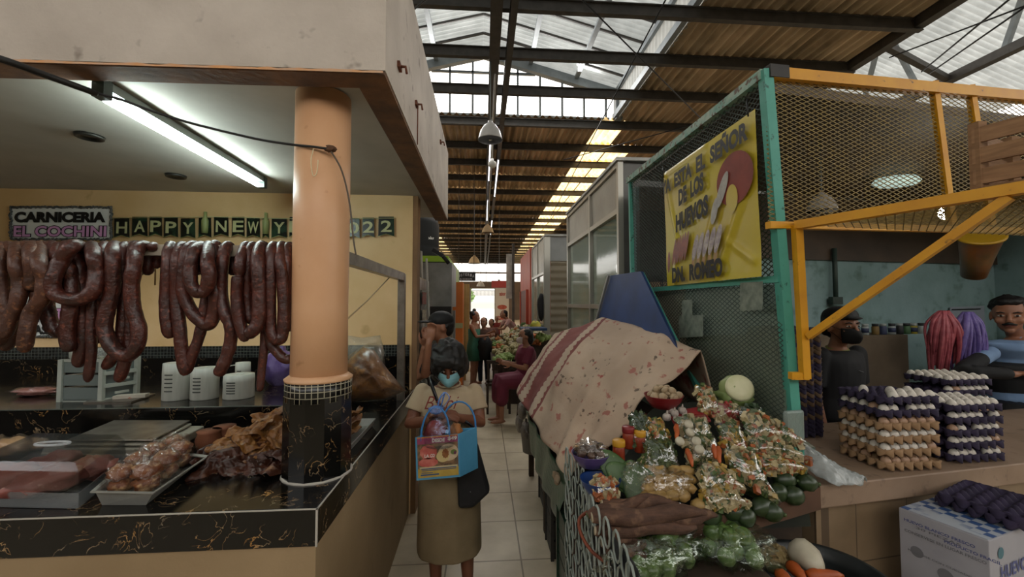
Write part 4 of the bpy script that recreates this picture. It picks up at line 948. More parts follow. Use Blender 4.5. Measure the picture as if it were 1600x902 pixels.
m_brn = mat('print_brown_red', '#8a3d26', '#6d2c1c', scale=30, rough=.35)
for k in range(6): bellipse(.16 + k * .034, .725 + .006 * (k % 2) - k * .006, .017, .115, .017 + .0003 * k, m_brn, 'tray_print', .3)
m_lil = mat('print_lilac', '#b9aea6', '#8d8088', scale=40, rough=.5); m_tan = mat('print_tan', '#a8855c')
for k in range(5):
    bellipse(.40 + k * .062, .85 - k * .003, .017, .05, .017, m_tan, 'tray_print', .3); bellipse(.435 + k * .062, .735 - k * .005, .027, .10, .018 + .0003 * k, m_lil, 'tray_print', .35)
bellipse(.075, .80, .02, .09, .018, m_brn, 'tray_print', .1)
for u, v in ((.03, .05), (.97, .03)):
    mb = MB(); q = BP(u, v, .015); mb.tube([q, q + Vector((-.004, .0, .05)), q + Vector((.01, .02, .09))], .004, 5); mb.build('tie', m_black, ban)
# papers stuck on the side glass
for i, (x0, y0, x1, y1, lab) in enumerate(((1157, 440, 1192, 486, 'printed paper taped on the dusty glass just below the banner'), (1061, 492, 1099, 528, 'pale paper taped low on the glass left of the produce'), (1066, 468, 1082, 500, 'small strip of paper taped above the pale paper on the glass'))):
    X = 1.27; mb = MB(); P = [aX(x0, y1, X), aX(x1, y1 - 2, X), aX(x1, y0, X), aX(x0, y0 + 2, X)]; mb.prism(P, (-.002, 0, 0)); c = sum(P, Vector()) / 4
    o = mb.build('taped_paper', mat('aged_paper', '#7f877a', '#626b60', scale=26, rough=.8), origin=c); tag(o, lab, 'paper')

# ---- blue sloping board
X = 1.16
P = [aX(943, 500, 1.02), aX(955, 430, 1.1), aX(1000, 423, 1.12), aX(1062, 548, 1.12), aX(1050, 580, 1.1), aX(935, 560, 1.0)]
Pb = [aX(930, 512, 1.05), aX(952, 431, 1.10), aX(1001, 424, 1.12), aX(1066, 560, 1.10)]
mb = MB(); mb.prism(Pb, (.03, .03, 0)); o = mb.build('blue_board', mat('deep_blue_paint', '#1e4078', '#18335f', rough=.5, scale=3), origin=(1.1, 3.0, .9)); tag(o, 'deep blue sloping board standing behind the flowered cloth', 'board')
mb = MB(); mb.bar(aX(951, 430, 1.08), aX(928, 515, 1.03), .02, .02); o = mb.build('edge_strip', m_galv, origin=aX(940, 470, 1.06)); tag(o, 'pale metal strip along the edge of the deep blue board', 'strip')

# ---- flowered cloth draped over the stand
A_ = aX(808, 612, .31); B_ = aX(897, 756, .42); TL = aX(868, 521, .72); Cc = aX(941, 496, 1.0); D1 = aX(1045, 526, 1.12); D_ = aX(1098, 550, 1.15)
def interp(pts, u):
    L = [0]; 
    for i in range(1, len(pts)): L.append(L[-1] + (pts[i] - pts[i-1]).length)
    s_ = u * L[-1]
    for i in range(1, len(pts)):
        if s_ <= L[i] + 1e-9: 
            f = (s_ - L[i-1]) / (L[i] - L[i-1]); return pts[i-1].lerp(pts[i], f)
    return pts[-1]
topc = [TL, TL.lerp(Cc, .5) + Vector((0, 0, -.01)), Cc, Cc.lerp(D1, .5) + Vector((.02, 0, .005)), D1, D_]
botc = [A_, aX(830, 650, .35), aX(862, 702, .38), B_]
BU = [0, .30, .62, 1]; TU = [0, .16, .30, .52, .80, 1]
def pw(pts, us, u):
    for i in range(1, len(us)):
        if u <= us[i] + 1e-9: f = (u - us[i-1]) / (us[i] - us[i-1]); return pts[i-1].lerp(pts[i], f)
    return pts[-1]
def clothf(u, v):
    b_ = pw(botc, BU, u); t_ = pw(topc, TU, u)
    vv = min(v, 1)
    p = b_.lerp(t_, vv)
    # belly of the heap below the cloth and sagging folds
    p += Vector((-.06, -.03, .05)) * math.sin(math.pi * vv) * (1 - .5 * u) * min(1, .25 + u * 2.5)
    f = .016 * math.sin(vv * 9 + u * 26) * (1 - vv) + .022 * mn.noise(Vector((u * 7, vv * 4, 0))) + .010 * mn.noise(Vector((u * 20, vv * 9, 3)))
    if u > .7: f += .03 * (u - .7) / .3 * math.sin(vv * 12 + u * 20)
    p += Vector((-.7, -.3, .5)) * f
    p.z -= .03 * math.sin(u * 3 * math.pi) ** 2 * (1 - vv)
    if v > 1: p += Vector((.10, .02, -.35)) * (v - 1) / .15
    return p
mb = MB(); NU, NV = 90, 60; mb.grid(lambda u, v: clothf(u, v * 1.15), NU, NV)
cl = mb.build('draped_cloth', None, origin=(.8, 3.0, .8)) if False else None
m_cl2, nt, b = newmat('flowered_cloth')
uvn = nt.nodes.new('ShaderNodeUVMap'); uvn.uv_map = 'cloth'; sx = nt.nodes.new('ShaderNodeSeparateXYZ'); nt.links.new(uvn.outputs[0], sx.inputs[0])
def mth(op, a, b_=None, c_=None):
    n = nt.nodes.new('ShaderNodeMath'); n.operation = op
    for i, q in enumerate((a, b_, c_)):
        if q is None: continue
        if isinstance(q, (int, float)): n.inputs[i].default_value = q
        else: nt.links.new(q, n.inputs[i])
    return n.outputs[0]
U = sx.outputs[0]; V = sx.outputs[1]
wob = mth('MULTIPLY', mth('ABSOLUTE', mth('SINE', mth('MULTIPLY', V, 75))), .012)
def band(lo, hi, w_=0):
    a = mth('GREATER_THAN', mth('ADD', U, wob) if w_ else U, lo); b_ = mth('LESS_THAN', mth('SUBTRACT', U, wob) if w_ else U, hi); return mth('MULTIPLY', a, b_)
mpn = nt.nodes.new('ShaderNodeMapping'); nt.links.new(uvn.outputs[0], mpn.inputs[0])
def nz(scale, lo, hi, loc=(0, 0, 0), st=(1, 1, 1)):
    mp = nt.nodes.new('ShaderNodeMapping'); mp.inputs['Location'].default_value = loc; mp.inputs['Scale'].default_value = st; nt.links.new(uvn.outputs[0], mp.inputs[0])
    n = nt.nodes.new('ShaderNodeTexNoise'); n.inputs['Scale'].default_value = scale; n.inputs['Detail'].default_value = 4; nt.links.new(mp.outputs[0], n.inputs['Vector'])
    r = nt.nodes.new('ShaderNodeMapRange'); r.inputs[1].default_value = lo; r.inputs[2].default_value = hi; nt.links.new(n.outputs[0], r.inputs[0]); return r.outputs[0]
col = mixc(nt, nz(3, .35, .65), hx('#b39c86'), hx('#9c8672'))
col = mixc(nt, nz(8, .66, .70, (3, 1, 0), (1, 1, 1)), col, hx('#8a4038'))
col = mixc(nt, mth('MULTIPLY', nz(26, .60, .64, (7, 2, 0)), nz(5, .5, .6, (1, 5, 0))), col, hx('#5a4a3c'))
col = mixc(nt, mth('MULTIPLY', nz(16, .62, .66, (2, 8, 0)), .8), col, hx('#8f4a40'))
col = mixc(nt, band(.05, .345), col, mixc(nt, nz(4, .3, .7), hx('#7a3f38'), hx('#6b322d')))
col = mixc(nt, band(.085, .115, 1), col, hx('#a89480')); col = mixc(nt, band(.275, .315, 1), col, hx('#ab9682'))
nt.links.new(col, b.inputs['Base Color']); b.inputs['Roughness'].default_value = .85
addbump(nt, b, nz(60, 0, 1), .25, .004)
cl = mb.build('draped_cloth', m_cl2, origin=(.8, 3.0, .8)); tag(cl, 'beige flowered cloth with a dark red striped border draped over a covered stand', 'cloth')
uvl = cl.data.uv_layers.new(name='cloth')
for li, lp in enumerate(cl.data.loops):
    i = lp.vertex_index; uvl.data[li].uv = ((i % (NU + 1)) / NU, (i // (NU + 1)) / NV)
solidify(cl, .006)
# stand below the cloth
m_dgreen = mat('dark_green_tarpaulin', '#1d3a2b', '#142a1f', rough=.35, scale=7, bump=.5); m_dwood = mat('dark_worn_wood', '#2e2218', '#3d2e20', rough=.8, scale=10)
t = thing('covered_stand', (.8, 3.0, 0), 'dark wooden stand hidden under the flowered cloth, with legs showing at the aisle', 'stand')
mb = MB(); mb.prism([(.46, 2.0, .62), (1.2, 2.0, .62), (1.2, 4.2, .62), (.46, 4.2, .62)], (0, 0, .06)); mb.build('table_top', m_dwood, t)
mb = MB(); mb.prism([(.60, 2.15, .68), (1.15, 2.15, .68), (1.15, 4.1, .68), (.60, 4.1, .68)], (0, 0, .32)); mb.build('goods_box', m_dwood, t)
for x, y in ((.48, 2.05), (.48, 3.1), (.48, 4.1), (1.15, 2.05), (1.15, 4.1)):
    mb = MB(); mb.cbox((x, y, .31), (.05, .05, .62)); mb.build('leg', m_dwood, t)
for x0, y0, z1, x1, y1, lab, m_ in ((.44, 2.16, .52, .60, 2.42, 'dark green crate standing below the flowered cloth nearest the produce', m_dgreen), (.46, 2.75, .5, .62, 3.0, 'dark crate under the stand where the green tarpaulin ends', m_dark), (.50, 3.35, .45, .66, 3.65, 'dark crate under the far half of the covered stand', m_dark)):
    t = thing('crate', ((x0 + x1) / 2, (y0 + y1) / 2, 0), lab, 'crate')
    mb = MB(); 
    for k in range(4): mb.box((x0, y0, .01 + k * z1 / 4), (x1, y1, .01 + k * z1 / 4 + z1 / 4 - .012))
    mb.build('slats', m_, t)
    for a_ in (x0, x1):
        for b_ in (y0, y1): mb = MB(); mb.cbox((a_, b_, z1 / 2), (.02, .02, z1)); mb.build('corner_post', m_, t)
mb = MB(); g0 = [aX(822, 642, .40), aX(836, 668, .395), aX(866, 712, .41), aX(893, 760, .43)]; g1 = [aX(830, 700, .42), aX(842, 745, .42), aX(862, 790, .44), aX(872, 812, .46)]
mb.grid(lambda u, v: interp(g0, u).lerp(interp(g1, u), v) + Vector((.012 * math.sin(u * 22 + v * 3), 0, 0)), 30, 10); o = mb.build('tarpaulin', mat('green_tarpaulin', '#1f5a40', '#174532', rough=.3, scale=6, bump=.5), origin=(.42, 2.9, .7)); solidify(o, .003); tag(o, 'shiny green tarpaulin hanging out below the flowered cloth at the aisle', 'tarpaulin')
for i, (px, py, r_) in enumerate(((816, 640, (.05, .09, .09)), (812, 660, (.045, .08, .1)), (822, 672, (.05, .09, .1)))):
    p = aX(px, py, .40); knotbag('plastic_bag', p - Vector((0, 0, r_[2] * 1.0)), r_, mat('dusty_grey_bag', '#7d746a', '#5f574f', rough=.4, scale=12, bump=.6), ['dusty grey bag hanging highest at the far corner of the cloth', 'dusty grey bag hanging at the aisle edge of the covered stand', 'lowest dusty grey bag below the far corner of the cloth'][i], i + 3)
p = aX(832, 690, .46); mb = MB(); mb.lathe([(.07, 0), (.09, .01), (.11, .2), (.115, .21), (.1, .2)], (p.x, p.y, p.z - .1), 24); o = mb.build('pail', mat('grey_pail', '#6f6a62', rough=.5), origin=(p.x, p.y, p.z - .1)); tag(o, 'pale grey pail under the hanging bags at the aisle', 'pail')
mb = MB(); p = aX(870, 745, .42)
for k in range(5): mb.ell(p + Vector((rnd.uniform(-.01, .01), rnd.uniform(-.03, .03), rnd.uniform(-.03, .02))), (.018, .03, .022), amp=.6, seed=k)
o = mb.build('cloth_knot', mat('cloth_beige', '#9a866e', rough=.9), origin=p); tag(o, 'knotted corner of the flowered cloth hanging at the aisle', 'knot'); mod_remesh(o, .005)

# ---- produce stand
SL = Vector((0, -.75, 1)).normalized()
def S(px, py, up=0): return aP(px, py, (0, 1.38, .85 + up), SL)
t = thing('produce_table', (.88, 1.5, 0), 'low wooden table heaped with bagged vegetables beside the egg counter', 'table')
mb = MB(); mb.prism([(.42, 1.1, .74), (.96, 1.1, .74), (.96, 1.62, .74), (1.30, 1.62, .74), (1.27, 2.0, .74), (.42, 2.0, .74)], (0, 0, .05)); mb.build('table_top', m_dwood, t)
for x, y in ((.45, 1.14), (.45, 1.95), (.92, 1.14), (1.24, 1.95)):
    mb = MB(); mb.cbox((x, y, .37), (.05, .05, .74)); mb.build('leg', mat('red_brown_leg', '#5b3424', '#472819', rough=.7), t)
mb = MB(); mb.add([(.44,1.62,.79),(1.34,1.62,.79),(1.34,2.0,.79),(.44,2.0,.79),(.46,1.62,.93),(1.32,1.62,.94),(1.32,2.0,1.22),(.86,2.0,1.20),(.47,1.80,.95)],[(0,3,2,1),(0,1,5,4),(1,2,6,5),(2,3,8,7,6),(3,0,4,8),(4,5,6,7),(4,7,8)]); mb.build('sloping_riser', mat('dark_cover', '#1b1f18', '#262a20', rough=.8, scale=10), t, label='dark sloping riser under the vegetables')
# woven net skirt on the aisle side
mb = MB()
for i in range(12):
    for j in range(10):
        y = 1.13 + i * .072 + (.036 if j % 2 else 0); z = .94 - j * .085 + (y - 1.12) * .05
        if z < .1: continue
        x = .405 - .012 * math.sin(y * 14)
        pts = [Vector((x, y + .034 * math.cos(a), z + .046 * math.sin(a))) for a in [k * math.pi / 5 for k in range(10)]]; mb.tube(pts, .0042, 5, closed=True)
o = mb.build('net_cover', mat('white_net_plastic', '#9aa19a', '#7f877f', rough=.5), origin=(.405, 1.5, .7)); tag(o, 'white open-work plastic net hanging on the aisle side of the produce table', 'net')
mb = MB(); mb.grid(lambda u, v: Vector((.425 + .008 * math.sin(u * 20), 1.1 + .85 * u, .96 - v * .85)), 20, 4); o = mb.build('table_skirt', mat('black_skirt', '#14161a', rough=.4), origin=(.425, 1.5, .1)); solidify(o, .002); tag(o, 'black plastic skirt behind the white net on the produce table', 'cover')
# cardboard crate rim in front of the squashes
m_card = mat('brown_cardboard', '#5d4231', '#4b3426', rough=.85, scale=5)
cA = S(1000, 800); cB = S(1100, 814); cC = S(1282, 762); cD = cC + Vector((.03, .35, .15))
mb = MB()
for a_, b_ in ((cA, cB), (cB, cC), (cC, cD)): mb.prism([a_, b_, b_ - Vector((0, 0, .085)), a_ - Vector((0, 0, .085))], (.004, .008, 0))
o = mb.build('cardboard_crate', m_card, origin=(1.05, 1.5, .8)); tag(o, 'open brown cardboard crate holding the squashes in front of the bagged vegetables', 'crate')

# chopped vegetable pieces in bags
chip_cols = {'w': mat('veg_white', '#b5a57e', '#998a62', scale=30, rough=.5), 'o': mat('veg_orange', '#a85c2c', '#8f4a20', scale=30, rough=.45), 'g': mat('veg_green', '#4f602e', '#384a22', scale=30, rough=.5), 'y': mat('veg_yellow', '#a8893a', '#92742c', scale=30, rough=.5), 'r': mat('veg_red', '#8f2a28', '#76201f', scale=30, rough=.45), 'd': mat('veg_dark_green', '#24361c', '#314724', scale=20, rough=.5)}
m_bagf = film('vegetable_bag_film', '#ffffff', .2, .06, .7, 13)
def vegbag(px, py, shape, label, mix='wwoogy', seed=0, up=.05, rot=0, tilt=0, n=150, size=.016, group='bags of chopped vegetables', name='vegetable_bag', depth=None):
    """shape: list of (x, y) outline offsets in metres on the slope, y up the slope"""
    p = S(px, py, up); t_ = thing(name, p - Vector((0, 0, .0)), label, 'bag of vegetables', group)
    ux = Vector((math.cos(rot), math.sin(rot) * .8, math.sin(rot) * .6)); vy = Vector((-math.sin(rot) * .6, .55, .84)).normalized(); nn = ux.cross(vy).normalized()
    r_ = random.Random(seed); xs = [a_ for a_, b_ in shape]; ys = [b_ for a_, b_ in shape]
    cx_, cy_ = sum(xs) / len(xs), sum(ys) / len(ys)
    def inside(x, y):
        c = False; m_ = len(shape)
        for i in range(m_):
            x1, y1 = shape[i]; x2, y2 = shape[(i + 1) % m_]
            if (y1 > y) != (y2 > y) and x < (x2 - x1) * (y - y1) / (y2 - y1) + x1: c = not c
        return c
    keys = sorted(set(mix)); mb = MB(); k = 0; th = depth or .035
    while k < n:
        x = r_.uniform(min(xs), max(xs)); y = r_.uniform(min(ys), max(ys))
        if not inside(x, y): continue
        k += 1; e = math.hypot((x - cx_) / (max(xs) - min(xs)), (y - cy_) / (max(ys) - min(ys))) * 2
        h = th * max(.1, 1 - e * e * .7); q = p + ux * x + vy * y + nn * (h * r_.uniform(.55, 1.0))
        ch = r_.choice(mix); sz = size * r_.uniform(.6, 1.5)
        ro_ = Euler((r_.uniform(0, 3), r_.uniform(0, 3), r_.uniform(0, 3)))
        if ch in 'gd' and r_.random() < .6: mb.cbox(q, (sz * 2.2, sz * .9, .002), ro_, keys.index(ch))
        else: mb.cbox(q, (sz * 1.5, sz, sz * .7), ro_, keys.index(ch))
    # dense core so that one does not see through
    m_ = len(shape)
    for sg, off in ((1, .45), (-1, .25)):
        ring = [p + ux * (cx_ + (x - cx_) * .9) + vy * (cy_ + (y - cy_) * .9) for x, y in shape]; ring2 = [p + ux * (cx_ + (x - cx_) * .6) + vy * (cy_ + (y - cy_) * .6) + nn * th * off * sg * 1.3 for x, y in shape]
        mb.add(ring + ring2, [(i, (i+1)%m_, m_+(i+1)%m_, m_+i) for i in range(m_)] + [tuple(range(m_, 2*m_))], True, keys.index(mix[0]))
    o = mb.build('chopped_vegetables', [chip_cols[q] for q in keys], t_); o['kind'] = 'stuff'
    mb = MB(); rows = []
    for s_, h in ((1.10, 0), (1.02, .75), (.75, 1.15), (.3, 1.35)):
        rows.append([p + ux * (cx_ + (x - cx_) * s_) + vy * (cy_ + (y - cy_) * s_) + nn * (th * h + (.006 * mn.noise(Vector((x * 60, y * 60, seed))) if h else 0)) for i in range(m_) for x, y in [((shape[i][0] * (1 - f) + shape[(i+1)%m_][0] * f), (shape[i][1] * (1 - f) + shape[(i+1)%m_][1] * f)) for f in (0, .33, .66)]])
    N_ = m_ * 3; vs = [q for r2 in rows for q in r2]
    mb.add(vs, [(j*N_+i, j*N_+(i+1)%N_, (j+1)*N_+(i+1)%N_, (j+1)*N_+i) for j in range(3) for i in range(N_)] + [tuple(range(3*N_, 4*N_))], True)
    mb.build('bag_film', m_bagf, t_); return t_
def rect(w_, h_, taper=0): return [(-w_/2, -h_/2), (0, -h_/2 * 1.08), (w_/2, -h_/2), (w_/2 * (1 - taper * .5), 0), (w_/2 * (1 - taper), h_/2), (0, h_/2 * 1.05), (-w_/2 * (1 - taper), h_/2), (-w_/2 * (1 - taper * .5), 0)]
def tri(w_, h_, pt): return [(-w_/2, -h_/2), (-w_/2 * 1.05, h_/4), (-w_/4, h_/2), (w_/4, h_ * .36), pt, (w_/4, -h_/2)]

vegbag(1103, 628, rect(.085, .13, .2), 'upright bag of chopped vegetables topmost beside the mushroom bowl', 'wwwggoy', 1, .06)
vegbag(1134, 645, rect(.11, .07), 'small bag with red and white chopped vegetables just below the cabbage', 'wwrrg', 2, .05)
vegbag(1143, 690, rect(.10, .15, .1), 'tall bag of green, orange and yellow vegetable dice in the middle of the heap', 'ggggwyyo', 3, .05)
vegbag(1190, 668, tri(.15, .12, (.18, -.055)), 'wedge-shaped bag of white and orange chopped vegetables below the teal post', 'wwwwggo', 4, .08, rot=-.25)
vegbag(1197, 700, tri(.14, .08, (.16, -.03)), 'middle wedge-shaped bag of chopped vegetables in the stack by the teal post', 'wwwgggo', 5, .06, rot=-.2)
vegbag(1200, 727, tri(.14, .06, (.15, -.01)), 'lowest flat wedge bag of grated carrot mix with a yellow tip by the teal post', 'wwwooyg', 6, .04, rot=-.1)
vegbag(1163, 738, [(-.06, .08), (.05, .08), (.065, -.02), (.085, -.11), (.0, -.06), (-.05, -.02)], 'pointed bag of carrot, squash and greens hanging over the squashes', 'wwgggyo', 7, .06)
vegbag(1118, 748, tri(.13, .11, (.10, -.05)), 'plump bag of white and orange vegetable pieces above the loose potato', 'wwwwggyo', 8, .07)
vegbag(1122, 778, tri(.12, .07, (.11, -.03)), 'flat bag of orange and green vegetables lying lowest above the crate', 'wwwggoy', 9, .05)
vegbag(1025, 680, rect(.10, .11, .3), 'bag of yellow corn and squash dice beside the jars', 'yyyyogg', 10, .05)
vegbag(1030, 712, rect(.13, .11, .15), 'round bag of shelled green peas in front of the corn bag', 'ggggd', 11, .05, n=260, size=.012)
vegbag(1000, 672, rect(.10, .12, .3), 'bag of dark green beans under the edge of the flowered cloth', 'dddg', 12, .05)
vegbag(1170, 648, rect(.12, .06), 'bag of dark leafy herbs behind the wedge-shaped bags', 'dddd', 13, .05)
vegbag(1015, 728, rect(.06, .05), 'tiny bag of pale green pieces next to the cactus pads', 'ggw', 14, .03, n=60)
# bag of mixed soup vegetables with carrots and radish rounds
for j, (px, py) in enumerate(((1082, 672), (1095, 705))):
    vegbag(px, py, rect(.14, .11, .1), ['clear bag of soup vegetables with white radish rounds, upper one', 'clear bag of soup vegetables with carrot sticks, lower one'][j], 'wwgg', 30 + j, .05, n=70, size=.016)
m_rad = mat('radish_white', '#c3bba6', '#aea58f', scale=14, rough=.45); m_car = mat('carrot_orange', '#b3561f', '#9a4518', rough=.5, scale=18)
for j, (px, py) in enumerate(((1076, 664), (1088, 690), (1093, 703), (1078, 676), (1062, 690))):
    p = S(px, py, .11); mb = MB(); ro_ = Euler((R(40), R(rnd.uniform(-30, 30)), 0)); mb.lathe([(0, -.008), (.017, -.008), (.018, 0), (.017, .008), (0, .008)], p, 18, rot=ro_)
    o = mb.build('radish_slice', m_rad, origin=p); tag(o, 'white radish round in the soup bags, ' + ['topmost', 'middle of the bags', 'biggest, at the centre of the lower bag', 'just under the topmost', 'on the side of the pea bag'][j], 'radish slice', 'radish rounds')
def carrot(a, b_, r_, label, grp='carrots in the soup bags', m=None, nme='carrot'):
    mb = MB(); pts = [a.lerp(b_, k / 6) + Vector((rnd.uniform(-.002, .002), 0, rnd.uniform(-.002, .002))) for k in range(7)]; mb.tube(pts, [r_ * q for q in (.7, 1, 1, .92, .8, .62, .3)], 10); o = mb.build(nme, m or m_car, origin=a); tag(o, label, nme, grp); return o
for j, (a_, b_) in enumerate((((1057, 664), (1058, 690)), ((1074, 702), (1082, 730)), ((1122, 698), (1124, 726)), ((1114, 696), (1119, 718)))):
    carrot(S(*a_, .10), S(*b_, .09), .011, 'orange carrot stick in the soup vegetable bags, ' + ['upper, beside the white rounds', 'lower, pointing at the potatoes', 'lower, farthest from the jars', 'lower, tucked behind another carrot'][j])
# bowl of mushrooms
m_redp = mat('red_plastic', '#7d1f22', '#6a181b', rough=.35); m_mush = mat('mushroom_cream', '#ab977a', '#8c7658', rough=.6, scale=20, bump=.3)
def bowl(name, p, r_, h, m, label, cat='bowl'):
    mb = MB(); mb.lathe([(r_ * .55, 0), (r_ * .62, .002), (r_ * .9, h * .6), (r_, h), (r_ * 1.03, h + .004), (r_ * .97, h), (r_ * .86, h * .55), (0, .012)], p, 30); o = mb.build(name, m, origin=p); return tag(o, label, cat)
p = S(1037, 637, .02); bowl('bowl', p, .085, .055, m_redp, 'red plastic bowl full of mushrooms at the edge of the flowered cloth')
for k in range(20):
    a_ = k * 2.4; rr = .068 * math.sqrt((k % 14 + .5) / 14); q = p + Vector((math.cos(a_) * rr, math.sin(a_) * rr, .055 + (.03 if k >= 14 else .008) - rr * .1))
    t_ = thing('mushroom', q, 'cream mushroom heaped in the red plastic bowl', 'mushroom', 'mushrooms in the red bowl')
    mb = MB(); ro_ = Euler((rnd.uniform(-1.2, 1.2), rnd.uniform(-1.2, 1.2), 0)); mb.lathe([(0, .014), (.012, .012), (.019, .004), (.02, -.003), (.013, -.005), (.0, -.004)], q, 12, rot=ro_); mb.build('cap', m_mush, t_)
    mb = MB(); mb.lathe([(.007, -.016), (.006, -.003)], q, 8, rot=ro_); mb.build('stalk', m_mush, t_)
# garlic on red plate
p = S(1072, 662, .02); mb = MB(); mb.prism([p + Vector((-.07, -.03, 0)), p + Vector((.10, -.03, 0.01)), p + Vector((.09, .05, .05)), p + Vector((-.06, .05, .03))], (0, 0, .012)); o = mb.build('plastic_tray', m_redp, origin=p); bevel(o, .004); tag(o, 'small red plastic tray under the garlic', 'tray')
m_gar = mat('garlic_white', '#b5ada0', '#9d8f88', rough=.5, scale=20)
for k, (px, py) in enumerate(((1042, 652), (1054, 646), (1066, 642), (1058, 656), (1072, 652), (1048, 640))):
    q = S(px, py, .05); t_ = thing('garlic_bulb', q, 'white garlic bulb on the red tray, ' + ['lowest by the bean bag', 'second from the bowl', 'nearest the upright bag', 'in the front centre', 'front by the soup bag', 'touching the mushroom bowl'][k], 'garlic', 'garlic bulbs')
    mb = MB()
    for c in range(7):
        a_ = c * .9; mb.ell(q + Vector((math.cos(a_) * .008, math.sin(a_) * .008, .0)), (.011, .011, .016), seg=8, rings=6)
    mb.build('cloves', m_gar, t_); mb = MB(); mb.tube([q + Vector((0, 0, .012)), q + Vector((.002, 0, .03))], [.006, .002], 6); mb.build('stem', m_gar, t_)
# cabbage
q = aY(1150, 610, 1.9); cab = thing('cabbage', q - Vector((0, 0, .08)), 'halved pale green cabbage on top of the vegetable heap', 'cabbage')
mb = MB(); mb.ell(q, (.078, .07, .072), amp=.12, seed=3, seg=26, rings=16); o = mb.build('head', mat('cabbage_green', '#8f9a62', '#7c8a50', rough=.5, scale=5), cab)
mb = MB(); nd = Vector((-.25, -.85, .35)).normalized(); ro_ = nd.to_track_quat('Z', 'Y').to_euler(); mb.lathe([(0, .012), (.03, .011), (.052, .007), (.062, -.002), (.058, -.02)], q + nd * .060, 28, rot=ro_); mb.build('cut_face', mat('cabbage_cut', '#d0cba8', '#c0bf94', rough=.5, scale=14), cab, label='pale cut face')
mb = MB(); mb.ell(q + Vector((.0, .01, -.035)), (.085, .078, .05), amp=.4, seed=8, seg=24, rings=12); mb.build('outer_leaves', mat('cabbage_leaf', '#76864a', '#5f7038', rough=.5, scale=5), cab)
# jars
for j, (px, py, lidm, lab) in enumerate(((1000, 706, mat('yellow_lid', '#b8861f', rough=.4), 'small jar with a yellow lid beside the pea bag'), (982, 700, m_redp, 'small jar with a red lid behind the yellow-lidded jar'), (967, 722, mat('yellow_lid'  , '#b8861f'), 'second yellow-lidded jar lying by the cactus pads'))):
    q = S(px, py, .0); t_ = thing('spice_jar', q, lab, 'jar'); mb = MB(); mb.lathe([(.022, 0), (.024, .004), (.024, .06), (.020, .066)], q, 18); mb.build('jar_body', mat('chilli_red_jar', '#7d2d18', '#933a20', scale=30, rough=.3), t_)
    mb = MB(); mb.lathe([(.025, .064), (.026, .066), (.026, .086), (.023, .09), (0, .09)], q, 18); mb.build('lid', lidm, t_)
# bowls at the aisle edge
m_bluep = mat('blue_plastic', '#1c3c78', '#17305f', rough=.35); m_purp = mat('purple_plastic', '#4f4070', rough=.35)
p = S(938, 772, .0); bowl('bowl', p, .075, .055, m_bluep, 'blue plastic bowl with a bag of orange pieces at the aisle edge')
vegbag(944, 764, rect(.09, .07, .2), 'bag of peeled orange pieces in the blue bowl', 'oow', 40, .06, n=90, size=.016)
p = S(923, 728, .0); bowl('bowl', p, .075, .05, m_purp, 'purple plastic bowl of dark wrapped dried fruit at the aisle edge')
m_dfr = mat('dark_dried_fruit', '#3b2a22', '#5a4436', rough=.3, scale=20)
for k in range(7):
    a_ = k * .9; q = p + Vector((math.cos(a_) * .04 * (k > 0), math.sin(a_) * .04 * (k > 0), .055)); mb = MB(); mb.ell(q, (.026, .016, .016), Euler((0, 0, a_)), amp=.4, seed=k); o = mb.build('dried_fruit_packet', m_dfr, origin=q); tag(o, 'dark shiny packet of dried fruit in the purple bowl', 'packet', 'packets in the purple bowl')
q = p + Vector((0, 0, .05)); mb = MB(); mb.ell(q, (.07, .065, .045), amp=.5, seed=77, fr=20, seg=24, rings=14); o = mb.build('plastic_wrap', m_bagf, origin=q); tag(o, 'clear plastic wrap over the dark dried fruit', 'wrap')
# cactus pads
m_nop = mat('cactus_green', '#3f5a2b', '#2f4a20', rough=.45, scale=16, c3='#6a8046', s3=40, lo3=.62, hi3=.68)
for k, (px, py, L, W, ro_) in enumerate(((966, 738, .10, .05, (R(55), R(-35), R(15))), (992, 756, .085, .05, (R(60), R(-10), R(-10))), (980, 748, .09, .045, (R(50), R(-50), R(30))), (1000, 745, .07, .04, (R(60), R(-70), R(5))))):
    q = S(px, py, .05); mb = MB(); mb.ell(q, (W, L, .008), Euler(ro_), seg=22, rings=14); o = mb.build('cactus_pad', m_nop, origin=q); tag(o, 'flat green cactus pad ' + ['leaning highest toward the jars', 'in front, wrapped in film', 'between the two larger pads', 'standing on edge beside the potatoes'][k], 'cactus pad', 'cactus pads')
q = S(992, 756, .055); mb = MB(); mb.ell(q, (.055, .05, .075), amp=.4, seed=5, fr=20, seg=20, rings=12); o = mb.build('plastic_wrap', m_bagf, origin=q); tag(o, 'clear film wrapped around the front cactus pad', 'wrap')
# bag of potatoes
m_pot = mat('peeled_potato', '#a98a52', '#937442', rough=.45, scale=12)
for k in range(16):
    q = S(1014 + (k % 4) * 19 + rnd.uniform(-4, 4), 736 + (k // 4) * 13, .045 + .012 * rnd.random()); mb = MB(); mb.ell(q, (.034, .024, .02), Euler((0, 0, rnd.uniform(-1, 1))), amp=.2, seed=k); o = mb.build('potato', m_pot, origin=q); tag(o, 'small yellowish potato in the clear bag above the cassava roots', 'potato', 'potatoes in the clear bag')
q = S(1040, 760, .045); mb = MB(); mb.ell(q, (.105, .06, .065), Euler((R(30), 0, 0)), amp=.4, seed=15, fr=20, seg=28, rings=14); o = mb.build('potato_bag', m_bagf, origin=q); tag(o, 'big clear bag around the small potatoes', 'bag')
q = S(1095, 790, .03); mb = MB(); mb.ell(q, (.038, .03, .024), amp=.2, seed=5); o = mb.build('potato', m_pot, origin=q); tag(o, 'single loose potato at the end of the cassava roots', 'potato')
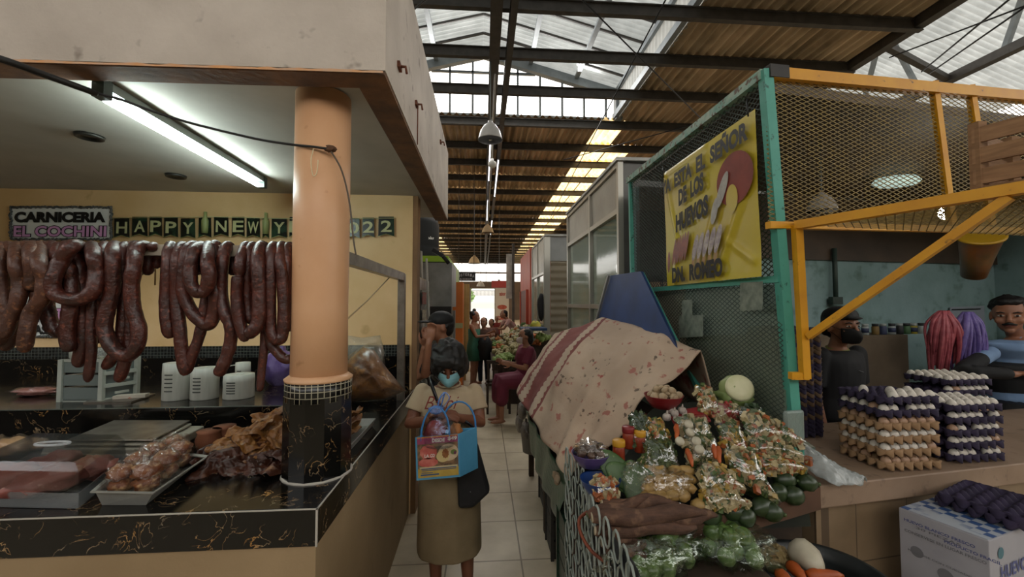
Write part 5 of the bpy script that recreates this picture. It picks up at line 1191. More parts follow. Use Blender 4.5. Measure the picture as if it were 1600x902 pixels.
# cassava roots
m_yuc = mat('cassava_bark', '#5d4030', '#432c20', rough=.8, scale=14, stretch=(1, 6, 6), c3='#6d503c', s3=20, lo3=.6, hi3=.7, bump=.5, bscale=40); m_yucut = mat('cassava_cut', '#b5a88e', rough=.6)
roots = [((918, 806, .05), (1022, 776, .05), 11, 'topmost slim root with a greenish end'), ((925, 812, .06), (1104, 800, .05), 17, 'longest root, lying across the others'), ((940, 790, .03), (1060, 784, .03), 14, 'upper root behind the longest'), ((930, 830, .02), (1088, 822, .02), 15, 'second row root under the longest'), ((940, 845, -.02), (1010, 850, -.02), 15, 'short root with a white peeled scar'), ((948, 866, -.03), (1012, 872, -.03), 16, 'lowest root beside the green bags'), ((925, 800, .02), (985, 826, .02), 13, 'root crossing under the greenish end'), ((1040, 815, .02), (1120, 805, .02), 13, 'root at the crate side')]
for k, (a_, b_, r_, lab) in enumerate(roots):
    A0 = S(a_[0], a_[1], a_[2] + .02); B0_ = S(b_[0], b_[1], b_[2] + .02); t_ = thing('cassava_root', A0, 'brown cassava root, ' + lab, 'cassava', 'cassava roots'); rr = r_ / 540
    mb = MB(); P = [A0.lerp(B0_, i / 10) + Vector((0, 0, .008 * math.sin(i * .9 + k))) for i in range(11)]; mb.tube(P, [rr * q * (1 + .12 * mn.noise(Vector((i * .8, k, 0)))) for i, q in enumerate((.55, .8, .95, 1, 1, .98, .95, .88, .75, .55, .25))], 12); mb.build('root', m_yuc, t_)
    mb = MB(); d = (P[0] - P[1]).normalized(); mb.lathe([(0, .002), (rr * .5, .001), (rr * .52, -.004)], P[0], 12, rot=d.to_track_quat('Z', 'Y').to_euler()); mb.build('cut_end', m_yucut if k != 0 else chip_cols['g'], t_)
mb = MB(); pts = [S(x_, y_, -.01) for x_, y_ in ((918, 800), (905, 812), (908, 835), (925, 862), (955, 885))]; mb.tube(spline(pts), .006, 6); o = mb.build('basket_rim', mat('orange_rope', '#7d3a20', '#662c17', scale=20), origin=pts[0]); tag(o, 'reddish rope rim edging the cassava roots at the aisle', 'rope')
# squashes in the crate
m_squ = mat('dark_squash', '#1f2d17', '#2b3c1e', rough=.35, scale=14)
for k, (px, py, L) in enumerate(((1110, 806, .06), (1150, 800, .07), (1190, 792, .07), (1215, 770, .05), (1240, 775, .055), (1180, 765, .06), (1225, 750, .055), (1260, 755, .05), (1135, 790, .06), (1205, 800, .05), (1240, 735, .05), (1165, 808, .05))):
    q = S(px, py, .0); t_ = thing('squash', q, 'dark green squash in the cardboard crate, ' + ['left front end', 'front, under the lowest bag', 'front centre', 'second row centre', 'near the crate corner', 'behind the pointed bag', 'upper, by the flat wedge bag', 'highest in the crate corner', 'behind the front end one', 'front, right of centre', 'top, below the yellow bag tip', 'lowest front'][k].replace('left ', '').replace('right of centre', 'past the centre'), 'squash', 'dark squashes in the crate')
    mb = MB(); ro_ = Euler((R(rnd.uniform(-20, 30)), 0, rnd.uniform(-.8, .8))); mb.ell(q, (L * .8, .034, .034), ro_, amp=.12, seed=k, seg=18); mb.build('fruit', m_squ, t_)
    mb = MB(); e_ = ro_.to_matrix() @ Vector((L * .8, 0, 0)); mb.tube([q + e_ * .95, q + e_ * 1.2], [.008, .006], 6); mb.build('stem', chip_cols['g'], t_)
# bags of green tomatoes in front
m_gt = mat('green_tomato', '#5d783c', '#466030', rough=.3, scale=6, c3='#92a468', s3=5, lo3=.58, hi3=.75)
def G(px, py, up=0): return aZ(px, py, .80 + up)
k = 0
for bi, (cx_, cy_, rx, ry, n_, lab) in enumerate(((1035, 868, .13, .11, 16, 'bag of green tomatoes beside the cassava roots'), (1135, 865, .14, .12, 20, 'bag of green tomatoes in front of the cardboard crate'), (1010, 902, .12, .06, 9, 'bag of green tomatoes at the very front edge'))):
    c = G(cx_, cy_); pos = []
    for i in range(n_):
        a_ = i * 2.39996; rr = math.sqrt((i % 12 + .5) / 12) * .85; lvl = i // 12
        pos.append(c + Vector((math.cos(a_) * rr * rx * (1 - .35 * lvl), math.sin(a_) * rr * ry * (1 - .35 * lvl), .032 + lvl * .045)))
    for q in pos:
        mb = MB(); mb.ell(q, (.032, .031, .028), Euler((rnd.uniform(-1, 1), rnd.uniform(-1, 1), 0)), amp=.1, seed=k, seg=16); o = mb.build('green_tomato', m_gt, origin=q); k += 1
        tag(o, 'round green tomato inside the ' + lab, 'green tomato', 'tomatoes in the ' + lab)
    mb = MB(); mb.ell(c + Vector((0, 0, .045)), (rx * 1.12, ry * 1.12, .065), amp=.45, fr=18, seed=bi + 50, seg=36, rings=18); o = mb.build('tomato_bag', film('tomato_bag_film', '#f4fff4', .16, .05, 1.0, 14), origin=c); tag(o, 'clear plastic ' + lab, 'bag')

# ---- black tub with cauliflower, radish and carrots
tc_ = Vector((1.20, 1.40, .74)); tub = thing('black_tub', (tc_.x, tc_.y, .0), 'wide round black plastic tub in front of the egg counter', 'tub')
tr_ = .205
c0 = Vector((tc_.x, tc_.y, 0)); mb = MB(); mb.lathe([(tr_ * .7, .38), (tr_ * .95, .70), (tr_ * 1.0, .735), (tr_ * 1.04, .74), (tr_ * 1.02, .75), (tr_ * .95, .745), (tr_ * .9, .70), (tr_ * .72, .52), (0, .52)], c0, 48); mb.build('tub_body', mat('black_tub_plastic', '#15191a', '#1c2122', rough=.4), tub)
mb = MB(); mb.lathe([(.13, 0.0), (.13, .375)], c0, 20); mb.build('stool_base', m_dwood, tub)
q = aZ(1212, 868, .74); t_ = thing('cauliflower', q - Vector((0, 0, .1)), 'cream knobbly cauliflower leaning on the tub rim', 'cauliflower'); mb = MB()
for k in range(26):
    a_ = k * 2.4; rr = math.sqrt((k + .5) / 26); mb.ell(q + Vector((math.cos(a_) * rr * .05, math.sin(a_) * rr * .04 , -.01 + .035 * (1 - rr * rr))), (.017, .017, .016), amp=.5, seed=k, seg=9, rings=6)
mb.build('florets', mat('cauliflower_cream', '#a58f64', '#8f7a50', rough=.8, scale=30, bump=.5), t_)
mb = MB(); mb.tube([q + Vector((0, 0, -.06)), q + Vector((0, 0, 0))], [.03, .045], 12); mb.build('stalk', mat('cauli_stalk', '#9a9668'), t_)
carrot(aZ(1246, 858, .78), aZ(1283, 890, .78), .05, 'thick white radish lying in the black tub', None, m_rad, 'white_radish')
for k, (a_, b_) in enumerate((((1234, 882), (1258, 905)), ((1262, 900), (1318, 900)), ((1215, 895), (1240, 915)))):
    carrot(aZ(*a_, .76), aZ(*b_, .76), .022, 'orange carrot in the black tub, ' + ['beneath the cauliflower', 'in front of the white radish', 'at the rim by the green tomatoes'][k], 'carrots in the black tub')
# plastic bag between heap and egg counter
mb = MB(); P0 = [aZ(1250, 690, 1.03), aZ(1285, 712, 1.0), aZ(1320, 735, .93), aZ(1352, 752, .905)]; P1_ = [aZ(1240, 712, .98), aZ(1262, 735, .95), aZ(1300, 757, .92), aZ(1345, 757, .905)]
mb.grid(lambda u, v: interp(P0, u).lerp(interp(P1_, u), v) + Vector((0, -.01, .03 * math.sin(math.pi * v) + .012 * mn.noise(Vector((u * 12, v * 12, 2))))), 30, 14); o = mb.build('plastic_bag', film('grey_white_bag', '#b9c0c0', .8, .2, 1.0, 18), origin=P0[1]); solidify(o, .002); tag(o, 'crumpled whitish plastic bag lying over the end of the egg counter', 'bag')
mb = MB(); q = aY(1240, 665, 1.70); mb.cbox(q, (.10, .02, .13), Euler((0, 0, R(8)))); o = mb.build('plastic_container', film('pale_container', '#8c9a94', .8, .3, .3), origin=q); bevel(o, .015); tag(o, 'pale plastic container leaning behind the foot of the teal post', 'container')
# ================================================================== EGGS AND EGG STALL CONTENTS
def tray_mesh(nx=6, ny=5, p=.05, h=.046):
    mb = MB(); W, D = nx * p, ny * p; rim = .038
    def f(u, v):
        x = u * W; y = v * D
        z = .003 + h * (.5 + .25 * (math.cos(2 * math.pi * x / p) + math.cos(2 * math.pi * y / p)))
        e = min(x, W - x, y, D - y); k = max(0, 1 - e / (p * .2)); z = z * (1 - k) + rim * k
        return Vector((x - W / 2, y - D / 2, z))
    mb.grid(f, nx * 8, ny * 8)
    for a, b, L, nrm in (((-W/2, -D/2), (W/2, -D/2), nx, (0, -1)), ((W/2, -D/2), (W/2, D/2), ny, (1, 0)), ((W/2, D/2), (-W/2, D/2), nx, (0, 1)), ((-W/2, D/2), (-W/2, -D/2), ny, (-1, 0))):
        def g(u, v):
            s = abs(math.sin(math.pi * u * L)); o = (.008 * s - .012 * (1 - s)) * min(1, v * 2.2) + .003; z = rim * (1 - v) + (.003 + .022 * (1 - s)) * v + .004 * (s - .5) * (1 - v)
            return Vector((a[0] + (b[0] - a[0]) * u + nrm[0] * (o if v > 0 else 0), a[1] + (b[1] - a[1]) * u + nrm[1] * (o if v > 0 else 0), z))
        mb.grid(g, L * 8, 4)
    return mb
m_ctan = mat('tan_pulp', '#a08060', '#8d6f50', rough=.95, scale=20); m_cpur = mat('purple_pulp', '#332a44', '#282136', rough=.9, scale=20); m_cbr = mat('grey_tan_pulp', '#6b5540', '#5a4634', rough=.95, scale=20)
m_egg = mat('egg_white', '#ddd7cd', '#cfc6ba', rough=.4, scale=8); m_eggp = mat('egg_cream', '#b9967c', '#a88468', rough=.4, scale=8); m_eggb = mat('egg_brown', '#9a6a3e', rough=.4)
P_ = .05
def proto_tray(m):
    o = tray_mesh().build('egg_tray', m); solidify(o, .0025); return o
trays = {'t': proto_tray(m_ctan), 'p': proto_tray(m_cpur), 'b': proto_tray(m_cbr)}
def egg_proto(m):
    mb = MB(); mb.ell((0, 0, .0), (.0215, .0215, .028), seg=14, rings=10); return mb.build('egg', m)
eggs = {'w': egg_proto(m_egg), 'c': egg_proto(m_eggp), 'b': egg_proto(m_eggb)}
used = set(); n_eggs = 0
def place(kind, key, loc, rz, label, cat, grp):
    src = (trays if kind == 'tray' else eggs)[key]
    if (kind, key) not in used: used.add((kind, key)); o = src
    else: o = src.copy(); COL.objects.link(o)
    o.location = loc; o.rotation_euler = (0, 0, rz); tag(o, label, cat, grp); return o
def stack(corner, rz, layers, top, name, where, rows=('f', 'l'), pitch=.062):
    """corner = front-left corner of the stack; layers = keys bottom to top; top = list of (i, j) cups filled on the last tray"""
    global n_eggs
    c, s_ = math.cos(rz), math.sin(rz); loc = lambda x, y, z: Vector((corner[0] + x * c - y * s_, corner[1] + x * s_ + y * c, z))
    N = len(layers)
    for k, (tk, ek) in enumerate(layers):
        z = corner[2] + k * pitch + .002; nm = {'t': 'tan', 'p': 'dark purple', 'b': 'greyish brown'}[tk]
        jit = rnd.uniform(-.004, .004)
        place('tray', tk, loc(.15 + jit, .125, z), rz + rnd.uniform(-.015, .015), '%s egg tray in %s, %s' % (nm, where, 'topmost' if k == N - 1 else 'lowest' if k == 0 else ORD[k] + ' from bottom'), 'egg tray', 'egg trays in ' + name)
        if not ek: continue
        cups = [(i, j) for i in range(6) for j in range(5)]
        if k < N - 1: cups = [(i, j) for i, j in cups if ('f' in rows and j == 0) or ('l' in rows and i == 0)]
        else: cups = [q for q in cups if q in top] if top is not None else cups
        for i, j in cups:
            if k < N - 1 and rnd.random() < .08: continue
            place('egg', ek if rnd.random() > .15 or k == N - 1 else 'c', loc(P_ * (i + .5) + jit, P_ * (j + .5), z + .037), rz, '%s egg in the %s tray of %s' % ({'w': 'white', 'c': 'cream', 'b': 'brown'}[ek], 'top' if k == N - 1 else ORD[k], where), 'egg', 'eggs of %s, %s tray' % (name, 'top' if k == N - 1 else ORD[k])); n_eggs += 1
ez = aZ(1385, 738, .9); e2 = aZ(1486, 733, .9); rz1 = math.atan2(e2.y - ez.y, e2.x - ez.x)
stack((ez.x, ez.y, .9), rz1 + .0, [('t', 'c'), ('t', 'w'), ('t', 'w'), ('t', 'c'), ('p', 'w'), ('p', 'w')], [(1, 0), (2, 0), (3, 0), (4, 0), (5, 0), (4, 1), (3, 1), (2, 1), (1, 3), (5, 2), (3, 2), (5, 1)], 'the tan stack', 'the tan stack at the counter edge')
q = aZ(1490, 727, .9) + Vector((.025, .01, 0)); stack((q.x, q.y, .9), rz1 + .03, [('p', 'w')] * 5, [(i, j) for i in range(6) for j in range(4)], 'the middle purple stack', 'the low purple stack', rows=('f',))
q = q + EDIR * .42 + EN * .27; stack((q.x, q.y, .9), rz1 + .02, [('p', 'w')] * 6, [(i, j) for i in range(6) for j in range(5)], 'the tall purple stack', 'the tall purple stack', rows=('f',))
# nested empty trays behind the post
q = aZ(1242, 700, .9) + EN * .12 + EDIR * .03; zz = .9
for k in range(25):
    tk = 'b' if k in (4, 7, 9, 12, 14, 17, 19, 20, 22, 23) else 'p'
    place('tray', tk, Vector((q.x + .14, q.y + .15, zz + k * .0255 + .002)), rz1 + rnd.uniform(-.02, .02), '%s empty egg tray in the nested stack behind the teal post, %s' % ('greyish brown' if tk == 'b' else 'dark purple', 'topmost' if k == 24 else ORD[k] + ' up'), 'egg tray', 'nested empty egg trays')

# white carton with blue checks, purple trays on it
bz = .80
bp = [aZ(1545, 846, bz), aZ(1404, 793, bz)]; v1 = bp[1] - bp[0]; v1.z = 0
v2 = Vector((-v1.y, v1.x, 0)).normalized() * -.36
if v2.x < 0: v2 = -v2
box0 = bp[0]; Pk = [box0, box0 + v2, box0 + v2 + v1, box0 + v1]; H_ = .34
ctr = sum(Pk, Vector()) / 4
ct = thing('carton', (ctr.x, ctr.y, bz - H_), 'white carton with blue checked top and blue print standing before the egg counter', 'carton')
m_cart = mat('white_carton', '#a7a6ad', '#98979f', rough=.6, scale=3)
mb = MB(); mb.prism([p - Vector((0, 0, H_)) for p in Pk], (0, 0, H_)); o = mb.build('box', m_cart, ct); bevel(o, .003)
m_chk, nt, b = newmat('blue_checks'); tcx = nt.nodes.new('ShaderNodeTexCoord'); mpx = nt.nodes.new('ShaderNodeMapping'); mpx.inputs['Rotation'].default_value = (0, 0, -math.atan2(v2.y, v2.x)); nt.links.new(tcx.outputs['Object'], mpx.inputs[0])
ck = nt.nodes.new('ShaderNodeTexChecker'); ck.inputs['Scale'].default_value = 28; ck.inputs[1].default_value = hx('#35558a'); ck.inputs[2].default_value = hx('#a9b0ba'); nt.links.new(mpx.outputs[0], ck.inputs[0])
nt.links.new(mixc(nt, noisefac(nt, 5, 2, lo=.5, hi=.58), ck.outputs[0], hx('#a9b0ba')), b.inputs['Base Color']); b.inputs['Roughness'].default_value = .5
mb = MB(); ins = [ctr + (p - ctr) * .97 for p in Pk]; mb.prism([p + Vector((0, 0, .001)) for p in ins], (0, 0, .001)); mb.build('checked_top', m_chk, ct, label='blue and white checked top')
m_bp = mat('blue_print', '#565c8c', rough=.6); m_gp = mat('grey_print', '#75757a', rough=.6)
d1 = v1.normalized(); fr = Pk[3]; nrm = v2.normalized() * -1
def onface(s_, u0, z0, ww, hh, m): text(s_, fr - d1 * u0 + Vector((0, 0, -z0 - hh)) + nrm * .002, -d1, (0, 0, 1), ww, hh, m, ct, bold=.02)
L1 = v1.length
onface('HUEVO BLANCO FRESCO', .02, .035, .22, .012, m_bp); onface('30 PIEZAS', .06, .052, .14, .010, m_gp); onface('CONSERVESE EN LUGAR FRESCO', .02, .08, .25, .012, m_gp); onface('PRODUCTO FRAGIL', .15, .06, .16, .012, m_bp); onface('MANEJESE CON CUIDADO', .03, .16, .20, .010, m_gp)
mb = MB(); g0 = fr - d1 * .06 + Vector((0, 0, -.16)) + nrm * .002; mb.lathe([(0, 0), (.022, 0)], g0, 20, rot=nrm.to_track_quat('Z', 'Y').to_euler()); g0 = fr - d1 * .15 + Vector((0, 0, -.205)) + nrm * .002; mb.lathe([(0, 0), (.026, 0)], g0, 20, rot=nrm.to_track_quat('Z', 'Y').to_euler()); mb.build('printed_emblem', m_gp, ct)
n3 = -d1; 
text('HUEVO', Pk[0] + v2 * .2 + Vector((0, 0, -.16)) + n3 * .002, v2.normalized(), (0, 0, 1), .2, .05, m_bp, ct)
mb = MB(); g0 = Pk[0] + v2 * .22 + Vector((0, 0, -.06)) + n3 * .002; mb.lathe([(0, 0), (.022, 0)], g0, 16, rot=n3.to_track_quat('Z', 'Y').to_euler()); mb.build('printed_emblem', mat('print_teal', '#4a7480'), ct)
mb = MB(); mb.prism([p + (ctr - p) * .06 - Vector((0, 0, p.z)) for p in Pk], (0, 0, bz - H_ - .002)); o = mb.build('stacked_carton', mat('plain_carton', '#7d6a55', '#6c5a47'), origin=(ctr.x, ctr.y, 0)); tag(o, 'plain brown carton on the floor carrying the white carton', 'carton'); bevel(o, .004)
tp = (Pk[1] + Pk[2]) / 2 + Vector((-.02, -.04, .003))
for k in range(2):
    place('tray', 'p', tp + Vector((.0, .0, k * .022)), math.atan2(v2.y, v2.x) + .1 * k, '%s empty purple egg tray lying on the white carton' % ['lower', 'upper'][k], 'egg tray', 'trays on the white carton')
# boxes of the interior: jars on the ledge
lz = 1.42; vj = 1.46
names = ['black', 'white', 'amber', 'yellow', 'green', 'dark'] 
jc = {'black': mat('jar_black', '#1a1b1d'), 'white': mat('jar_white', '#8f9694'), 'amber': mat('jar_amber', '#6b5528'), 'yellow': mat('jar_yellow', '#8f8426'), 'green': mat('jar_green', '#3c5c3a'), 'dark': mat('jar_dark', '#2b3350')}
seq = [(1310, 'black'), (1325, 'white'), (1352, 'white'), (1368, 'amber'), (1380, 'dark'), (1394, 'white'), (1406, 'black'), (1417, 'green'), (1428, 'yellow'), (1440, 'white')]
ep = E(0, vj, 0)
for k, (px, cn) in enumerate(seq):
    q = aP(px, 525, ep, EN); q.z = lz; hh = .10 if k > 1 else .14
    t_ = thing('jar', q, '%s jar on the ledge of the egg stall, %s counted from the masked man' % (cn, ORD[k]), 'jar', 'jars on the ledge')
    mb = MB(); mb.lathe([(.026, 0), (.028, .004), (.028, hh * .7), (.022, hh * .78)], q, 14); mb.build('body', jc[cn], t_); mb = MB(); mb.lathe([(.024, hh * .76), (.025, hh), (0, hh)], q, 14); mb.build('lid', jc['black' if k % 2 else 'white'], t_)
    if k in (2, 5, 8): mb = MB(); mb.lathe([(.0285, hh * .2), (.0285, hh * .6)], q, 14); mb.build('label_band', jc['dark'], t_)
mb = MB(); q = aP(1306, 470, E(0, 1.66, 0), EN); mb.cbox(q, (.10, .05, .07)); mb.tube([q + Vector((.0, 0, .03)), q + Vector((0, 0, .5))], .02, 8); o = mb.build('switch_box', mat('dark_green_box', '#2a3a33', '#22302a'), origin=q); tag(o, 'dark junction box with conduit on the wall above the masked man', 'switch box')
# calendar
q = [aP(px, py, E(0, 1.70, 0), EN) for px, py in ((1484, 540), (1540, 540), (1537, 478), (1484, 480))]
t_ = thing('calendar', sum(q, Vector()) / 4, 'white wall calendar behind the purple bag in the egg stall', 'calendar'); mb = MB(); mb.prism(q, -EN * .004); mb.build('sheet', mat('calendar_white', '#838a92', rough=.7), t_)
mb = MB(); mb.bar(aP(1488, 484, E(0, 1.69, 0), EN), aP(1532, 483, E(0, 1.69, 0), EN), .004, .012); mb.build('binding', m_black, t_)
# hanging bundles of pink and violet bags
def bundle(px, y0, y1, wpx, m, label, v, seed):
    top_ = aP(px, y0, E(0, v, 0), EN); bot_ = aP(px - 12, y1, E(0, v, 0), EN); h = top_.z - bot_.z; ww = wpx / 300
    mb = MB()
    for k in range(44):
        r_ = random.Random(seed * 50 + k); x = r_.uniform(-1, 1) * ww * .5; yy = r_.uniform(-.05, .05); dz_ = h * r_.uniform(.45, 1)
        a_ = top_ + Vector((x * .25, yy * .3, 0)); b_ = top_ + Vector((x, yy, -dz_)) + Vector((-.03, 0, 0)); mid = a_.lerp(b_, .4) + Vector((x * .35, yy, .01))
        P = spline([a_, mid, b_], 5); mb.tube(P, [.007 + .014 * math.sin(math.pi * min(1, i / len(P) + .15)) * r_.uniform(.8, 1.2) for i in range(len(P))], 7, flat=.5)
    o = mb.build('bag_bundle', m, origin=top_); tag(o, label, 'bundle of bags'); return o
bundle(1474, 486, 604, 56, mat('red_pink_bags', '#8c3b48', '#b05a62', rough=.4, scale=22, bump=.4), 'bundle of translucent pink-red plastic bags hanging in the egg stall', 1.05, 1)
bundle(1512, 488, 606, 70, mat('violet_bags', '#5d4f92', '#7d6cab', rough=.4, scale=22, bump=.4), 'bundle of violet plastic bags hanging beside the pink-red ones', 1.0, 2)
# orange bucket hanging upside down
q = aP(1527, 400, E(0, .95, 0), EN); t_ = thing('hanging_bucket', q, 'orange-brown translucent bucket hanging under the awning arm', 'bucket'); ro_ = Euler((R(-25), R(158), 0))
mb = MB(); mb.lathe([(a_ * 1.28, b_ * 1.15) for a_, b_ in [(.0, .16), (.06, .16), (.075, .02), (.10, -.14), (.106, -.145), (.106, -.155), (.097, -.15), (.07, .02), (.055, .155), (0, .155)]], q, 28, rot=ro_); mb.build('bucket_body', mat('amber_plastic', '#8a5628', '#5e4a2c', rough=.3, scale=5), t_)
mb = MB(); mb.lathe([(.133, -.164), (.142, -.167), (.142, -.184), (.128, -.184)], q, 28, rot=ro_); mb.build('rim', mat('amber_rim', '#a5801e', rough=.4), t_)
mb = MB(); mb.tube([q + Vector((0, 0, .12)), q + Vector((.01, 0, .2)), Vector((q.x + .01, q.y, 2.7))], .004, 5); mb.build('cord', m_black, t_)
# lamps inside, and one glowing stand-in for a reflection
m_glow = emat('bulb_glow', '#fff8e8', 60)
q = aP(1479, 333, E(0, .55, 0), EN); t_ = thing('bulb_lamp', q, 'lit white bulb hanging under the mesh awning in the egg stall', 'lamp')
mb = MB(); mb.ell(q, (.042, .042, .046)); mb.build('bulb', m_glow, t_, label='glowing bulb'); mb = MB(); mb.lathe([(.02, .03), (.022, .07), (.0, .075)], q, 12); mb.tube([q + Vector((0, 0, .07)), q + Vector((0, 0, .48))], .004, 5); mb.build('socket', m_black, t_)
def bell(q, r_, h, label, drop, m=None, glow=None):
    t_ = thing('pendant_lamp', q, label, 'lamp', None)
    mb = MB(); mb.lathe([(r_, 0), (r_ * .98, .02 * r_ / .2), (r_ * .82, h * .45), (r_ * .5, h * .75), (r_ * .2, h * .9), (r_ * .18, h)], q, 28); mb.lathe([(r_ * .97, 0), (r_ * .78, h * .44), (r_ * .45, h * .72), (0, h * .8)], q, 28); mb.build('shade', m or mat('enamel_shade', '#b9b6b2', '#a9a5a0', rough=.35, scale=5), t_)
    mb = MB(); mb.tube([q + Vector((0, 0, h)), Vector((q.x, q.y, drop))], r_ * .06, 6); mb.build('rod', m_beam2, t_)
    mb = MB(); mb.ell(q + Vector((0, 0, h * .25)), (r_ * .25, r_ * .25, h * .3)); mb.build('bulb', glow or mat('milky_bulb', '#d0cdc6', rough=.2), t_); return t_
bell(aP(1284, 330, E(0, .6, 0), EN), .085, .12, 'white enamel pendant lamp behind the yellow mesh of the egg stall', 2.74)
q = aP(1400, 285, E(0, 1.0, 0), EN); t_ = thing('reflection_glow', q, 'pale glowing disc for a bright reflection behind the yellow mesh of the egg stall', 'lamp'); mb = MB(); mb.lathe([(.02, .05), (.11, .03), (.13, 0), (.11, -.02), (0, -.03)], q, 24, sx=1.3); mb.build('glow_disc', emat('dim_reflection_glow', '#b8d0c8', .55), t_)  # glowing disc added in place of a bright reflection, no real lamp
mb = MB(); mb.tube([q + Vector((0, 0, .04)), Vector((q.x, q.y, 2.73))], .01, 6); mb.build('stem', m_dark, t_)
# wooden crate lying on the awning
q0_ = aZ(1522, 297, arm0.z + .03) 
t_ = thing('wooden_crate', q0_, 'slatted wooden fruit crate lying on top of the yellow mesh awning', 'crate'); m_cw = mat('crate_wood', '#94704f', '#7a5a3e', rough=.85, scale=10, stretch=(1, 1, 6))
ex_ = (arm1 - arm0).normalized(); ex_.z = 0; ex_ = ex_.normalized(); ey_ = Vector((-ex_.y, ex_.x, 0))
for k in range(3):
    mb = MB(); z = .02 + k * .068; 
    for a_, b_ in (((0, 0), (.5, 0)), ((.5, 0), (.5, .3)), ((.5, .3), (0, .3)), ((0, .3), (0, 0))): mb.bar(q0_ + ex_ * a_[0] + ey_ * a_[1] + Vector((0, 0, z + .02)), q0_ + ex_ * b_[0] + ey_ * b_[1] + Vector((0, 0, z + .02)), .01, .05)
    mb.build('slat', m_cw, t_)
for a_, b_ in ((.01, .01), (.49, .01), (.49, .29), (.01, .29)): mb = MB(); mb.cbox(q0_ + ex_ * a_ + ey_ * b_ + Vector((0, 0, .11)), (.03, .03, .22)); mb.build('corner_post', m_cw, t_)
mb = MB(); mb.prism([q0_, q0_ + ex_ * .5, q0_ + ex_ * .5 + ey_ * .3, q0_ + ey_ * .3], (0, 0, .008)); mb.build('bottom', m_cw, t_)

if ('egg', 'b') not in used: bpy.data.objects.remove(eggs['b'])
# ================================================================== PEOPLE
m_skin = mat('brown_skin', '#7a4c36', '#6d4230', rough=.5, scale=8); m_skin2 = mat('tan_skin', '#9a6a50', '#8c5e46', rough=.5, scale=8)
m_hair = mat('black_hair', '#070605', '#100c0b', rough=.6, scale=40, stretch=(6, 6, 1)); m_eye = mat('eye_dark', '#1a120e', rough=.2); m_eyew = mat('eye_white', '#b9b0a4', rough=.3); m_lip = mat('lip', '#6a352c', rough=.45)
def stand(loc, yaw, H, leanf=0):
    """joints of a standing figure; yaw 0 faces the camera side (-Y); L is the figure's +X side before turning"""
    m = Matrix.Translation(Vector(loc)) @ Matrix.Rotation(yaw, 4, 'Z'); J = {}
    base = dict(pelvis=(0, 0, .53), waist=(0, 0, .62), chest=(0, 0, .73), neck=(0, .008, .835), head=(0, -.012, .925))
    for s_, k in ((1, 'L'), (-1, 'R')):
        base.update({k + 'S': (.108 * s_, 0, .80), k + 'E': (.135 * s_, .012, .635), k + 'W': (.14 * s_, -.03, .50), k + 'H': (.052 * s_, 0, .51), k + 'K': (.056 * s_, -.008, .285), k + 'A': (.056 * s_, .012, .05)})
    for k, v in base.items(): J[k] = m @ (Vector(v) * H)
    r3 = m.to_3x3(); J['lat'] = r3 @ Vector((1, 0, 0)); J['fwd'] = r3 @ Vector((0, -1, 0)); J['face'] = J['fwd'].copy(); J['H'] = H; J['m'] = m
    J['headup'] = Vector((0, 0, 1)); J['LT'] = J['RT'] = J['fwd']
    return J
def limb(mb, pts, rs, seg=12):
    P = []; Q = []
    for i in range(len(pts) - 1):
        for k in range(4): f = k / 4; P.append(pts[i].lerp(pts[i + 1], f)); Q.append(rs[i] * (1 - f) + rs[i + 1] * f)
    P.append(pts[-1]); Q.append(rs[-1]); mb.tube(P, Q, seg)
    mb.ell(pts[0], (rs[0],) * 3, seg=10, rings=8); mb.ell(pts[-1], (rs[-1],) * 3, seg=10, rings=8)
def hand(mb, W, d, n, s_=1.0, curl=.5, side=1, fat=1.0):
    """W wrist, d towards the fingers, n palm normal; side gives the thumb's side"""
    d = d.normalized(); n = (n - d * n.dot(d)).normalized(); x = d.cross(n).normalized() * side
    rot = Matrix((x, d, n)).transposed().to_euler()
    mb.ell(W + d * .045 * s_, (.038 * s_, .05 * s_, .015 * s_), rot, seg=12, rings=8); mb.ell(W, (.024 * s_, .03 * s_, .018 * s_), rot, seg=10, rings=6)
    for i, (ox, L) in enumerate(((-.028, .062), (-.010, .074), (.010, .070), (.028, .058))):
        p = W + d * .082 * s_ + x * (-ox) * s_; a = curl * .35; P = [p - d * .02 * s_]; 
        for k in range(4):
            P.append(p.copy()); dd = d * math.cos(a) + n * math.sin(a); p = p + dd * L * s_ / 3; a += curl
        mb.tube(P, [q * s_ * fat for q in (.0094, .0094, .0092, .0086, .0080)], 8); mb.ell(P[-1], (.0080 * s_ * fat,) * 3, seg=8, rings=6)
    b_ = W + d * .02 * s_ + x * .030 * s_; P = [b_, b_ + (x * .7 + d * .7) * .03 * s_, b_ + (x * .6 + d * .9 + n * .5 * curl) * .055 * s_, b_ + (x * .35 + d * 1.0 + n * 1.0 * curl) * .072 * s_]
    mb.tube(P, [.013 * s_, .011 * s_, .010 * s_, .008 * s_], 8); mb.ell(P[-1], (.008 * s_,) * 3, seg=8, rings=6)
